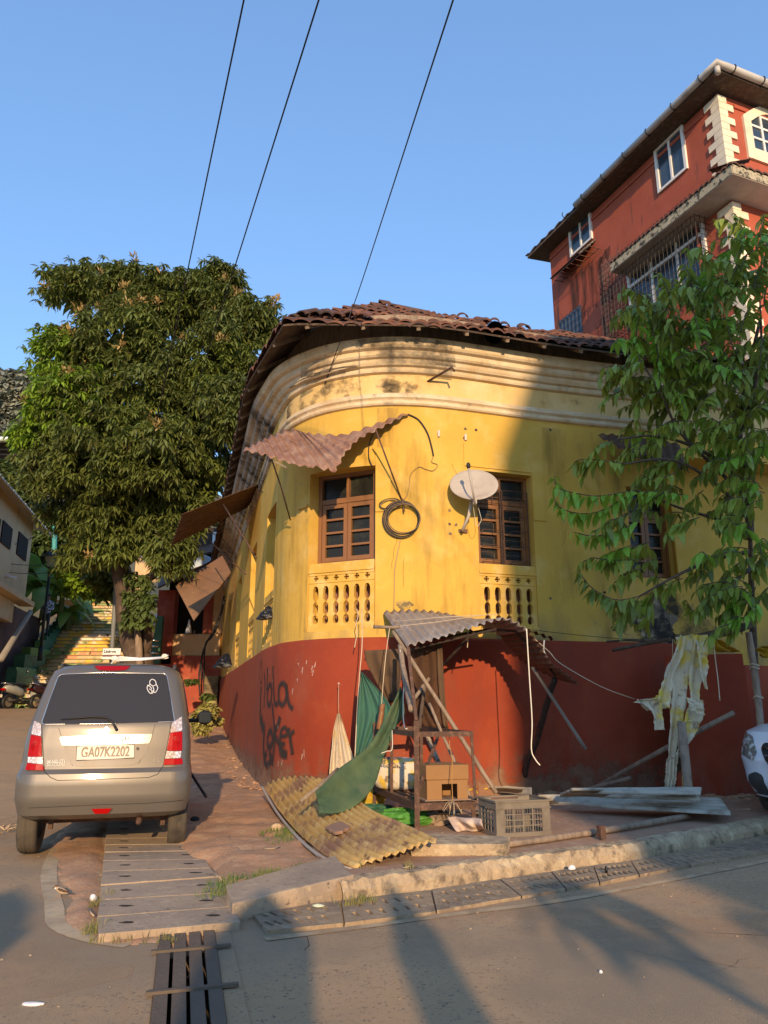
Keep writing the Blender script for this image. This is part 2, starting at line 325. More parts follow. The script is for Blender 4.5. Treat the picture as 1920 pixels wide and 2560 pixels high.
for j in range(len(vs_)-1):
    for i in range(n-1):
        if us[i]==U0 and vs_[j]==V0: continue
        mb.f.append((idx[i,j],idx[i+1,j],idx[i+1,j+1],idx[i,j+1])); mb.m.append(0)
# drain pit walls
def r3(u,v,z): x,y=rot(u,v); return (x,y,z)
A=[r3(U0,V0,0),r3(U1,V0,0),r3(U1,V1,0),r3(U0,V1,0)]; B=[(p[0],p[1],-.6) for p in A]
mb.add(A+B,[(0,1,5,4),(1,2,6,5),(2,3,7,6),(3,0,4,7),(4,5,6,7)])
struct('road',mb,ASPH)
# drain grate
t=thing('drain_grate','long black iron drain grate of flat bars sunk in the road at the bottom edge','grate',(*rot((U0+U1)/2,V1-.6),0),RA)
for k in range(4):
    u=U0+.03+(U1-U0-.06)*k/3
    MB().beam(r3(u,V0,.0),r3(u,V1,.0),.058,.03).build('grate_bar',GRATE,t)
for v in (V0+.35,V0+1.05,V0+1.75,V1-.42):
    if v<V1-.1: MB().beam(r3(U0-.03,v,.022),r3(U1+.07,v+.02,.018),.026,.012).build('cross_bar',GRATE,t)
tag(MB().prism([r3(U0-.1,V0,0)[:2],r3(U0-.003,V0,0)[:2],r3(U0-.003,V1,0)[:2],r3(U0-.1,V1,0)[:2]],-.02,.004).build('road_patch',ASPH),None,kind='structure')
tag(MB().prism([r3(U1+.003,V0,0)[:2],r3(U1+.1,V0,0)[:2],r3(U1+.08,V1,0)[:2],r3(U1+.003,V1,0)[:2]],-.02,.005).build('road_patch',ASPH),None,kind='structure')
m=MB(); m.ball((*rot(U1-.06,2.55),-.18),(.05,.12,.03),jit=.2); tag(m.build('plastic_wrapper',mat('blue_wrapper',(.02,.16,.5),.4,[((.7,.7,.7),9,.5,.6)])),'crumpled blue plastic wrapper down in the drain grate','wrapper')
# painted lines
def strip(pts,wd,z=.004):
    m=MB(); pts=cr([(p[0],p[1],0) for p in pts],6); rows=[]
    for i,p in enumerate(pts):
        t=(pts[min(i+1,len(pts)-1)]-pts[max(0,i-1)]).normalized(); nrm=Vector((-t.y,t.x,0))
        a=p-nrm*wd/2*(1+.12*(hsh(i,1)-.5)); b=p+nrm*wd/2*(1+.12*(hsh(i,2)-.5))
        rows.append([(a.x,a.y,ramp(a.x,a.y)+z),(b.x,b.y,ramp(b.x,b.y)+z)])
    return m.grid(rows,flip=True)
struct('road_marking_side_street',strip([(-4.3,12.2),(-3.6,9.8),(-2.68,6.51),(-1.98,4.9),(-1.8,4.55),(-1.55,4.33),(-1.3,4.22)],.105),LINE)
struct('road_marking_edge_line',strip([(-.62,4.31),(-.13,4.53),(.44,4.80),(1.15,5.12),(2.33,5.86),(3.04,6.33),(4.5,7.35),(9,10.6)],.062),LINER)
# pavement with kerb
K=[(-.25,5.02),(.18,5.3),(.87,5.72),(1.5,6.07),(2.04,6.38),(2.75,6.88),(3.6,7.5),(4.6,8.25),(9,11.2)]
def kz(x,y,sd):  # rough kerb top
    return .12+.012*(hsh(round(x*9),round(y*9))-.5)
Kd=cr([(p[0],p[1],0) for p in K],14)
mb=MB(); rows=[]
for i,p in enumerate(Kd):
    t=(Kd[min(i+1,len(Kd)-1)]-Kd[max(0,i-1)]).normalized(); nrm=Vector((-t.y,t.x,0)); j=.018*(hsh(i,3)-.5); h=interp([0,2.2,4],[.118,.115,.085],p.x)+.02*(hsh(i,4)-.5)
    q=p+nrm*j; tp=.035+.02*hsh(i,8)
    rows.append([(q.x,q.y,-.05),(q.x+nrm.x*.012,q.y+nrm.y*.012,h*.55),(q.x+nrm.x*tp,q.y+nrm.y*tp,h),(q.x+nrm.x*.15,q.y+nrm.y*.15,.122),(q.x+nrm.x*.16,q.y+nrm.y*.16,-.05)])
mb.grid(rows,flip=True)
struct('kerb',mb,KERB)
poly=[(p.x+.0-.06,p.y+.13) for p in Kd]+[(9,16),(2,16),(-.6,11.5),(-1.0,10.4),(-1.0,9),(-.8,7.5),(-.55,6.2)]
poly_pv=poly
mb=MB().prism(poly,-.05,.118)
struct('pavement',mb,PAVE)
# dirt verge heightfield
def in_poly(x,y,pl):
    c=False;n=len(pl)
    for i in range(n):
        x1,y1=pl[i];x2,y2=pl[(i+1)%n]
        if (y1>y)!=(y2>y) and x<(x2-x1)*(y-y1)/(y2-y1)+x1: c=not c
    return c
def pdist(x,y,pl):
    d=9
    for i in range(len(pl)):
        x1,y1=pl[i];x2,y2=pl[(i+1)%len(pl)]; dx,dy=x2-x1,y2-y1; t=max(0,min(1,((x-x1)*dx+(y-y1)*dy)/(dx*dx+dy*dy+1e-9)))
        d=min(d,math.hypot(x-x1-t*dx,y-y1-t*dy))
    return d
def vnoise(x,y):
    i,j=math.floor(x),math.floor(y); u,v=x-i,y-j; u=u*u*(3-2*u); v=v*v*(3-2*v)
    return lerp(lerp(hsh(i,j),hsh(i+1,j),u),lerp(hsh(i,j+1),hsh(i+1,j+1),u),v)
def heightpatch(pl,step,h,amp,edge=.15):
    xs=[p[0] for p in pl]; ys=[p[1] for p in pl]; m=MB(); nx=int((max(xs)-min(xs)+.3)/step); ny=int((max(ys)-min(ys)+.3)/step); ids={}
    for j in range(ny+1):
        for i in range(nx+1):
            x=min(xs)-.15+i*step; y=min(ys)-.15+j*step; d=pdist(x,y,pl); ins=in_poly(x,y,pl)
            sd=(d if ins else -d)+.07*(vnoise(x*7,y*7)-.5)
            k=max(-1,min(1,sd/edge)); k=max(k,-.6)
            z=ramp(x,y)+h*k+ (amp*(vnoise(x*3,y*3)+.5*vnoise(x*9,y*9)+.4*vnoise(x*23,y*23)-.95) if k>0 else 0)*max(k,0)
            if k<0: z=ramp(x,y)+.06*k
            ids[i,j]=(len(m.v),sd); m.v.append((x,y,z))
    for j in range(ny):
        for i in range(nx):
            q=[ids[i,j],ids[i+1,j],ids[i+1,j+1],ids[i,j+1]]
            if max(a[1] for a in q)<-.1: continue
            m.f.append(tuple(a[0] for a in q)); m.m.append(0)
    return m
VERGE=[(-.93,4.7),(-.25,5.6),(-.3,6.2),(-.6,7.6),(-.6,9.6),(-1.25,10.3),(-2.1,13),(-3.6,18.5),(-5.4,25.5),(-7.2,25),(-5.6,19),(-4.2,14),(-3.3,10.8),(-2.3,7.7),(-1.6,6.3),(-1.35,6.0),(-1.15,5.4)]
struct('dirt_verge',heightpatch(VERGE,.06,.085,.045,.12),DUSTY,smooth=True)
struct('dirt_strip',heightpatch([(-1.45,4.35),(-1.68,4.8),(-2.07,5.9),(-2.62,7.5),(-3.1,8.9),(-3.5,8.8),(-3.0,7.2),(-2.45,6.0),(-1.98,5.1),(-1.78,4.62),(-1.45,4.2),(-1.1,4.24),(-1.0,4.38)],.045,.022,.03,.09),DUSTY,smooth=True)
# concrete drain planks with lifting notches
Lp=[(248,2336),(243,2292),(250,2250),(252,2212),(258,2178),(258,2152),(262,2130),(263,2112),(264,2096),(266,2080),(268,2066),(270,2050)]
Rp=[(601,2305),(585,2266),(562,2232),(555,2190),(526,2170),(515,2148),(505,2126),(498,2110),(492,2094),(486,2078),(482,2064),(478,2050)]
for k in range(len(Lp)-1):
    zt=.05+.012*(hsh(k,5)-.5)
    a=G(*Lp[k],zt);b=G(*Rp[k],zt);c=G(*Rp[k+1],zt);d=G(*Lp[k+1],zt)
    gp=.012/((d-a).length); a2=a.lerp(d,gp); b2=b.lerp(c,gp)
    out=[]
    N1=9
    for i in range(N1): out.append(a2.lerp(b2,i/(N1-1))+Vector((0,.008*(hsh(k,i)-.5),0)))
    for i in range(N1): out.append(c.lerp(d,i/(N1-1))+Vector((0,.008*(hsh(k,i,3)-.5),0)))
    o=MB().prism([(p.x,p.y) for p in out],-.04,zt).build('drain_slab',CONC,bevel=.008)
    tag(o,['nearest concrete drain slab, at the head of the iron grate','second concrete drain slab from the grate, with a pale crumbling joint','third concrete drain slab from the grate, with two lifting notches','fourth concrete drain slab from the grate, with dark notches','fifth concrete drain slab from the grate, dusty brown','sixth concrete drain slab from the grate, with a fallen twig','seventh concrete drain slab from the grate, just behind the car','eighth concrete drain slab from the grate, beside the rear right tyre','ninth concrete drain slab from the grate, in the shade under the car bumper','tenth concrete drain slab from the grate, under the car','eleventh concrete drain slab from the grate, farthest under the car'][k],'drain slab','concrete slabs covering the roadside drain')
    for f in (.2,.82):
        c0=(a2.lerp(b2,f)+d.lerp(c,f))/2
        m=MB(); m.lathe([(.0,.0025),(.010,.0025),(.026,.0025),(.027,-.01)],(c0.x,c0.y,zt),10); 
        for q in range(len(m.v)): x,y,z=m.v[q]; kk_=1+.5*(hsh(q%10,k,int(f*9))-.5); m.v[q]=(c0.x+(x-c0.x)*1.5*kk_,c0.y+(y-c0.y)*.6*kk_,z)
        m.build('lifting_notch',DKIN,o)
# tilted kerb slab and cracked block
def slab(name,mt,label,cat,tops,h,parent=None,seed=0,bev=.01,thick=None):
    m=MB(); n=len(tops); c=sum((Vector(p) for p in tops),Vector())/n
    ring=[]
    for i in range(n):
        a=Vector(tops[i]);b=Vector(tops[(i+1)%n])
        for k in range(6): ring.append(a.lerp(b,k/6)+Vector((hsh(i,k,seed)-.5,hsh(k,i,seed+1)-.5,0))*.018)
    bot=[p-Vector((0,0,h)) for p in ring]; midr=[p-Vector((0,0,h*.45))+(p-c).normalized()*.012*(hsh(i,7,seed)-.2) for i,p in enumerate(ring)]
    N_=len(ring); m.v=[tuple(p) for p in ring+midr+bot]; m.f=[tuple(range(N_))]; m.m=[0]
    for i in range(N_):
        j=(i+1)%N_
        m.f+=[(i,i+N_,j+N_,j),(i+N_,i+2*N_,j+2*N_,j+N_)]; m.m+=[0,0]
    m.f.append(tuple(range(3*N_-1,2*N_-1,-1))); m.m.append(0)
    o=m.build(name,mt,parent,bevel=bev); 
    if label: tag(o,label,cat)
    return o
slab('kerb_slab',[CONC][0],'long grey kerb slab tilted beside the nearest drain slab','kerb slab',[G(565,2228,.13),G(880,2192,.17),G(836,2138,.15),G(566,2213,.1)][:0] or [G(582,2259,.10),G(884,2186,.14),G(836,2138,.14),G(564,2212,.11)],.14,seed=3)
slab('concrete_block',KERB,'cracked grey and yellow concrete block lying on the kerb in front of the stall','concrete block',[(.2,5.86,.2),(.9,5.87,.2),(.98,6.2,.2),(.35,6.32,.2)],.085,seed=5)
slab('rubble_block',KERB,'rough grey rubble block beside the white car','concrete block',[P(1820,2050,8.0),P(1885,2045,8.0),P(1878,2020,8.35),P(1835,2022,8.35)],.14,seed=9)
# perforated gutter covers
inner=cr([(-.80,4.80,0),(.1,5.20,0),(.89,5.66,0),(1.5,6.0,0),(2.06,6.3,0),(2.8,6.8,0),(3.7,7.45,0)],8); outer=cr([(-.63,4.40,0),(.09,4.68,0),(.96,5.2,0),(1.4,5.45,0),(1.99,5.86,0),(2.9,6.43,0),(3.9,7.1,0)],8)
def curve_panel(outline,holes,th):
    cu=bpy.data.curves.new('c','CURVE'); cu.dimensions='2D'; cu.fill_mode='BOTH'; cu.extrude=th/2
    for pl in [outline]+holes:
        sp=cu.splines.new('POLY'); sp.points.add(len(pl)-1)
        for i,p in enumerate(pl): sp.points[i].co=(p[0],p[1],0,1)
        sp.use_cyclic_u=True
    o=bpy.data.objects.new('c',cu); COL.objects.link(o); dg=bpy.context.evaluated_depsgraph_get(); me=bpy.data.meshes.new_from_object(o.evaluated_get(dg))
    m=MB(); m.v=[tuple(v.co) for v in me.vertices]; m.f=[tuple(p.vertices) for p in me.polygons]; m.m=[0]*len(m.f)
    bpy.data.objects.remove(o); bpy.data.curves.remove(cu); return m
npc=len(inner)-1; cuts=list(range(0,npc+1,5))
if cuts[-1]<npc: cuts.append(npc)
covlab=['perforated concrete gutter cover nearest the drain slabs','second perforated gutter cover, below the cracked block','third perforated gutter cover along the kerb','fourth perforated gutter cover, with the pale litter','fifth perforated gutter cover, at the edge of the sunlight','sixth perforated gutter cover, in the shade','seventh perforated gutter cover, chipped, in the shade','eighth perforated gutter cover, near the white car','ninth perforated gutter cover, farthest right','tenth perforated gutter cover at the right edge']
for k in range(len(cuts)-1):
    i0,i1=cuts[k],cuts[k+1]; cI=inner[i0:i1+1]; cO=outer[i0:i1+1]
    g=.006; d=(cI[-1]-cI[0]).normalized()*g
    out=[cO[0]+d]+cO[1:-1]+[cO[-1]-d]+[cI[-1]-d]+cI[1:-1][::-1]+[cI[0]+d]
    holes=[]
    for row in(.3,.7):
        ns=6
        for q in range(ns):
            f=(q+1.0+(.2 if row>.5 else 0))/(ns+1.3); ii=f*(len(cI)-1); i=int(ii); fr=ii-i; i=min(i,len(cI)-2)
            pI=cI[i].lerp(cI[i+1],fr); pO=cO[i].lerp(cO[i+1],fr); c=pO.lerp(pI,row); ax=(pI-pO).normalized(); tx=Vector((ax.y,-ax.x,0)); ax=(ax-tx*.35).normalized()
            holes.append([tuple((c+ax*a*.05+tx*b*.012)[:2]) for a,b in((-1,-1),(1,-1),(1,1),(-1,1))])
    m=curve_panel([tuple(p[:2]) for p in out],holes,.035)
    m.v=[(x,y,z+.001+.006*hsh(k,2)+.006*(hsh(k,int(x*7))-.5)) for x,y,z in m.v]
    tag(m.build('gutter_cover',COVC),covlab[k],'gutter cover','perforated concrete gutter covers along the kerb')
# drain recess colour under the covers
# grass tufts
def grass(name,spots,mt,n,h,label=None):
    m=MB()
    for (cx,cy,rx,ry,z0) in spots:
        for i in range(int(n*rx*ry*900)):
            a=random.random()*6.283; r=math.sqrt(random.random()); x=cx+rx*r*math.cos(a); y=cy+ry*r*math.sin(a)
            if vnoise(x*11,y*11)<.38: continue
            hh=h*random.uniform(.4,1.2); b=random.random()*6.283; w_=.0028; l=random.uniform(.2,.8)*hh
            dx,dy=math.cos(b),math.sin(b); px,py=-dy*w_,dx*w_
            m.add([(x-px,y-py,z0),(x+px,y+py,z0),(x+dx*l,y+dy*l,z0+hh)],[(0,1,2)])
    o=m.build(name,mt); o['kind']='stuff'; o['label']=label; o['category']='grass'
grass('grass',[(-.85,5.25,.22,.12,.08),(-.45,5.6,.22,.16,.08),(-.65,5.45,.25,.12,.08),(-1.05,5.0,.12,.2,.08),(-.9,7.0,.2,.2,.09),(-.85,6.6,.12,.15,.09)],GREENG,13,.05,'short green grass growing on the dirt verge')
grass('grass',[(-1.3,4.26,.24,.05,.0),(-1.55,4.45,.07,.15,.02),(-1.72,4.95,.06,.2,.02),(-.16,5.0,.12,.06,.02),(-.22,4.95,.08,.07,.02),(.02,5.45,.2,.06,.12)],GRASS,16,.055,'dry yellow grass along the edges of the concrete slabs')

m=MB()
for k in range(9):
    x,y=-1.2+4.2*hsh(k,41),3.3+1.6*hsh(k,42); a=hsh(k,43)*3.1
    for j in range(14):
        x2=x+.07*math.cos(a); y2=y+.07*math.sin(a); a+=(hsh(k,j,44)-.5)*1.3; w_=.0022*(1-j/16)
        if y2<4.45: m.add([(x-w_,y,.0025),(x+w_,y,.0025),(x2+w_,y2,.0025),(x2-w_,y2,.0025)],[(0,1,2,3)])
        x,y=x2,y2
o=m.build('road_cracks',mat('crack_fill',(.07,.05,.035),1)); o['kind']='structure'
def road_patch(cx,cy,rx,ry,seed,mt,z=.002):
    m=MB(); ring=[(cx+rx*math.cos(6.2832*k/30)*(1+.35*(hsh(k,seed)-.5)),cy+ry*math.sin(6.2832*k/30)*(1+.35*(hsh(seed,k)-.5)),z) for k in range(30)]; m.add([(cx,cy,z)]+ring,[(0,1+k,1+(k+1)%30) for k in range(30)]); o=m.build('road_stain',mt); o['kind']='structure'
DUSTP=decal('road_dust',(.55,.36,.2),2.2,.42,.66,(1,1,1),None,.55); OILP=decal('road_oil',(.10,.08,.06),2.6,.45,.66,(1,1,1),None,.55)
road_patch(.9,4.6,1.6,.35,3,DUSTP); road_patch(-1.9,4.1,.7,.9,5,DUSTP,.0022); road_patch(2.3,4.3,1.1,.5,7,DUSTP,.0018); road_patch(-3.3,8,.8,2.2,15,DUSTP,.003)
# ---------------- yellow corner house: footprint as arc-length curve
_w=[(-5.75,26.5)]+[(1.195-.262*Z,Z) for Z in (24,21,18,15.5,13.5,12.3,11.4)]+[(-1.56,10.7),(-1.38,10.24),(-1.14,9.9),(-.88,9.66),(-.58,9.49),(-.25,9.38),(.12,9.33),(.52,9.36),(.97,9.47),(1.5,9.64),(2.05,9.82),(2.7,10.0),(3.4,10.18),(4.12,10.36)]
_d=cr([(x,y,0) for x,y in _w],10); FS=[0.]
for i in range(1,len(_d)): FS.append(FS[-1]+(_d[i]-_d[i-1]).length)
FX=[p.x for p in _d]; FY=[p.y for p in _d]; SMAX=FS[-1]
_T=[(float(np.interp(i*.01,FS,FX)),float(np.interp(i*.01,FS,FY))) for i in range(int(SMAX/.01)+2)]
def fp(s):
    if s>=SMAX:
        return FX[-1]+.97*(s-SMAX),FY[-1]+.243*(s-SMAX)
    k=max(0.,s)*100; i=int(k); f=k-i; a=_T[i]; b=_T[i+1]; return a[0]+(b[0]-a[0])*f,a[1]+(b[1]-a[1])*f
_NT={}
def fn(s):
    k=round(s*200)
    if k not in _NT:
        a=fp(max(0,s-.06)); b=fp(s+.06); tx,ty=b[0]-a[0],b[1]-a[1]; l=math.hypot(tx,ty); _NT[k]=(ty/l,-tx/l)
    return _NT[k]
def W(s,z,off=0.):
    x,y=fp(s); nx,ny=fn(s); return Vector((x+nx*off,y+ny*off,z))
_WC={}
def WPX(x,y,off=0.):
    a,b=ray(x,y)
    if off not in _WC:
        ss=np.arange(0,SMAX+5,.02); _WC[off]=(ss,np.array([ (lambda p:(p.x,p.y))(W(s,0,off)) for s in ss]))
    ss,pp=_WC[off]; q=pp[:,0]/pp[:,1]-a; k=np.nonzero((q[:-1]<=0)&(q[1:]>=0))[0]
    if len(k)==0: return SMAX,1.2+b*10
    i=int(k[0]); f=-q[i]/(q[i+1]-q[i]+1e-12); s2=float(ss[i]+.02*f); p=W(s2,0,off); return s2,1.2+b*p.y
def WS(Y): # arc length on the side-street facade at depth Y
    return interp([-y for y in FY[:120]],FS[:120],-Y)
HOUSE=thing('corner_house','old yellow corner house with rounded front, red plinth and clay tiled roof','house',(0,9.4,0))
def strip_profile(prof,s0,s1,ds=.08,jit=0,lf=0):
    n=max(2,int((s1-s0)/ds)); m=MB(); rows=[]
    for i in range(n+1):
        s=s0+(s1-s0)*i/n; sc=1+lf*(1-min(1,max(0,(s-SCN+2.2)/2.2))); rows.append([W(s,z,o*sc) for o,z in prof])
    return m.grid(rows,flip=False)
SCN=WPX(800,900)[0]
WTOP=6.0; ZR=2.0
def sblist(s0,s1,ex):
    b=set([s0,s1]+[e for e in ex if s0<e<s1]); s=s0
    while s<s1: b.add(round(s,3)); s+=.12 if s>FS[60] else .35
    return sorted(b)
wins=[]  # (s0,s1,zbottom,zsill,ztop)
w1=(WPX(770,1400)[0],WPX(938,1400)[0]); w2=(WPX(1197,1380)[0],WPX(1338,1380)[0]); w3=(WPX(1574,1330)[0],WPX(1686,1330)[0])
wins.append((w1[0],w1[1],2.1,3.0,4.26,'casement')); wins.append((w2[0],w2[1],2.1,2.98,4.26,'grille')); wins.append((w3[0],w3[1],2.9,2.9,4.22,'plain'))
for ya,yb in ((10.95,11.95),(13.8,15.0),(17.6,18.8),(21.6,22.8)):
    wins.append((WS(yb),WS(ya),2.0,2.85,4.2,'side'))
ex=[e for w in wins for e in w[:2]]; sb=sblist(0,SMAX,ex)
zb=sorted(set([ZR-.02,2.5,3.5,4.6,5.2,WTOP]+[w[2] for w in wins]+[w[4] for w in wins]))
m=MB()
def inwin(s,z): return any(w[0]-1e-4<=s<=w[1]+1e-4 and w[2]-1e-4<=z<=w[4]+1e-4 for w in wins)
ids={}
def vid(s,z,o=0):
    k=(round(s,4),round(z,4),o)
    if k not in ids: ids[k]=len(m.v); m.v.append(tuple(W(s,z,o)))
    return ids[k]
for i in range(len(sb)-1):
    for j in range(len(zb)-1):
        if inwin((sb[i]+sb[i+1])/2,(zb[j]+zb[j+1])/2): continue
        m.f.append((vid(sb[i],zb[j]),vid(sb[i+1],zb[j]),vid(sb[i+1],zb[j+1]),vid(sb[i],zb[j+1]))); m.m.append(0)
DP=.3
for w in wins:
    s0,s1,z0,_,z1,_k=w
    m.add([W(s0,z0),W(s0,z1),W(s0,z1,-DP),W(s0,z0,-DP)],[(0,1,2,3)]); m.add([W(s1,z0),W(s1,z0,-DP),W(s1,z1,-DP),W(s1,z1)],[(0,1,2,3)])
    sx_=[s0]+[q for q in sb if s0+1e-3<q<s1-1e-3]+[s1]
    for zz in (z0,z1): m.grid([[W(q,zz) for q in sx_],[W(q,zz,-DP) for q in sx_]])
# far end wall and the set-back right part
pe=fp(0); m.add([(pe[0],pe[1],0),(pe[0]+6,pe[1]+1.5,0),(pe[0]+6,pe[1]+1.5,WTOP),(pe[0],pe[1],WTOP)],[(0,1,2,3)])
q=W(SMAX,0); m.add([(q.x,q.y,0),(q.x+.02,q.y+.5,0),(q.x+.02,q.y+.5,4.75),(q.x,q.y,4.75)],[(0,1,2,3)])
m.add([(q.x+.02,q.y+.5,0),(9.5,12.2,0),(9.5,12.2,4.75),(q.x+.02,q.y+.5,4.75)],[(0,1,2,3)])
m.add([W(SMAX,4.75),W(SMAX+5,4.75),W(SMAX+5,WTOP),W(SMAX,WTOP)],[(0,1,2,3)])
m.add([W(SMAX,4.75),(q.x+.02,q.y+.6,4.75),(9.5,12.3,4.75),W(SMAX+5,4.75)],[(0,1,2,3)])
wall=m.build('wall',YEL,HOUSE)
# red plinth, slightly proud with a rounded top
red=strip_profile([(.045,-.3),(.045,1.0),(.045,ZR-.04),(.035,ZR-.012),(.012,ZR),(-.02,ZR+.001)],0,SMAX,.1).build('plinth',RED,HOUSE,smooth=True)
# cornice mouldings
up=[(.0,5.56),(.05,5.575),(.06,5.60),(.06,5.64),(.10,5.655),(.12,5.69),(.13,5.73),(.17,5.745),(.19,5.77),(.19,5.83),(.24,5.85),(.26,5.88),(.26,5.99),(.0,6.0)]
sl0=WPX(700,1000)[0]
strip_profile(up,sl0,SMAX+4.6,lf=.45).build('cornice',CREAM,HOUSE); strip_profile(up,0,sl0,.3,lf=.45).build('cornice',CREAMW,HOUSE)
bd=[(.0,5.09),(.035,5.10),(.05,5.12),(.05,5.155),(.03,5.17),(.04,5.18),(.065,5.20),(.07,5.24),(.04,5.27),(.0,5.275)]
strip_profile(bd,sl0,SMAX+4.6).build('band',CREAM,HOUSE); strip_profile(bd,0,sl0,.3).build('band',CREAMW,HOUSE)
strip_profile([(.002,5.275),(.006,5.28),(.006,5.55),(.002,5.558)],sl0,SMAX+4.6).build('frieze',mat('frieze_paint',(.66,.45,.17),.85,[((.72,.52,.26),2,.45,.7),((.5,.3,.1),3,.55,.75),((.08,.07,.05),3,.66,.74)],bump=.3),HOUSE)
strip_profile([(.03,5.98),(.03,6.45)],0,SMAX+4.6,.2).build('eave_wall',OLDW,HOUSE)
# windows
def frame_axes(s0,s1,off):
    a=W(s0,0,off); b=W(s1,0,off); u=(b-a); L=u.length; u.normalize(); n=Vector((u.y,-u.x,0)); return a,u,n,L
class LF:
    def __init__(s,s0,s1,off): s.a,s.u,s.n,s.L=frame_axes(s0,s1,off); s.mb=MB()
    def pt(s,x,z,d=0): p=s.a+s.u*x+s.n*d; return Vector((p.x,p.y,z))
    def bx(s,x0,x1,z0,z1,d0,d1,mb=None):
        mb=mb or s.mb
        c=s.pt((x0+x1)/2,(z0+z1)/2,(d0+d1)/2); M_=Matrix((s.u,-s.n,Vector((0,0,1)))).transposed()
        mb.box(c,(x1-x0,abs(d1-d0),z1-z0),mat=M_); return mb
    def build(s,*a,**k): o=s.mb.build(*a,**k); s.mb=MB(); return o
def quatre(cx,cz,r):
    out=[]
    for k in range(4):
        a0=math.pi/2*k
        for j in range(-3,4):
            a=a0+j*math.pi/7.5; rr=r*(.55+.5*math.cos(j/3*math.pi/2)); out.append((cx+rr*math.cos(a),cz+rr*math.sin(a)))
    return out
def balhole(cx,z0,z1,w):
    # slot between two turned balusters: arched top, waist, round foot
    prof=[(0,.0),(.55,.01),(.95,.05),(1,.12),(.8,.19),(.35,.225),(.3,.25),(.62,.28),(.92,.31),(.95,.38),(.92,.50),(.55,.555),(.3,.58),(.55,.62),(.95,.67),(1,.8),(.95,.9),(.6,.975),(0,1)]
    R=[(cx+w/2*a,z0+(z1-z0)*t) for a,t in prof]; Lh=[(cx-w/2*a,z0+(z1-z0)*t) for a,t in prof[1:-1]][::-1]
    return R+Lh
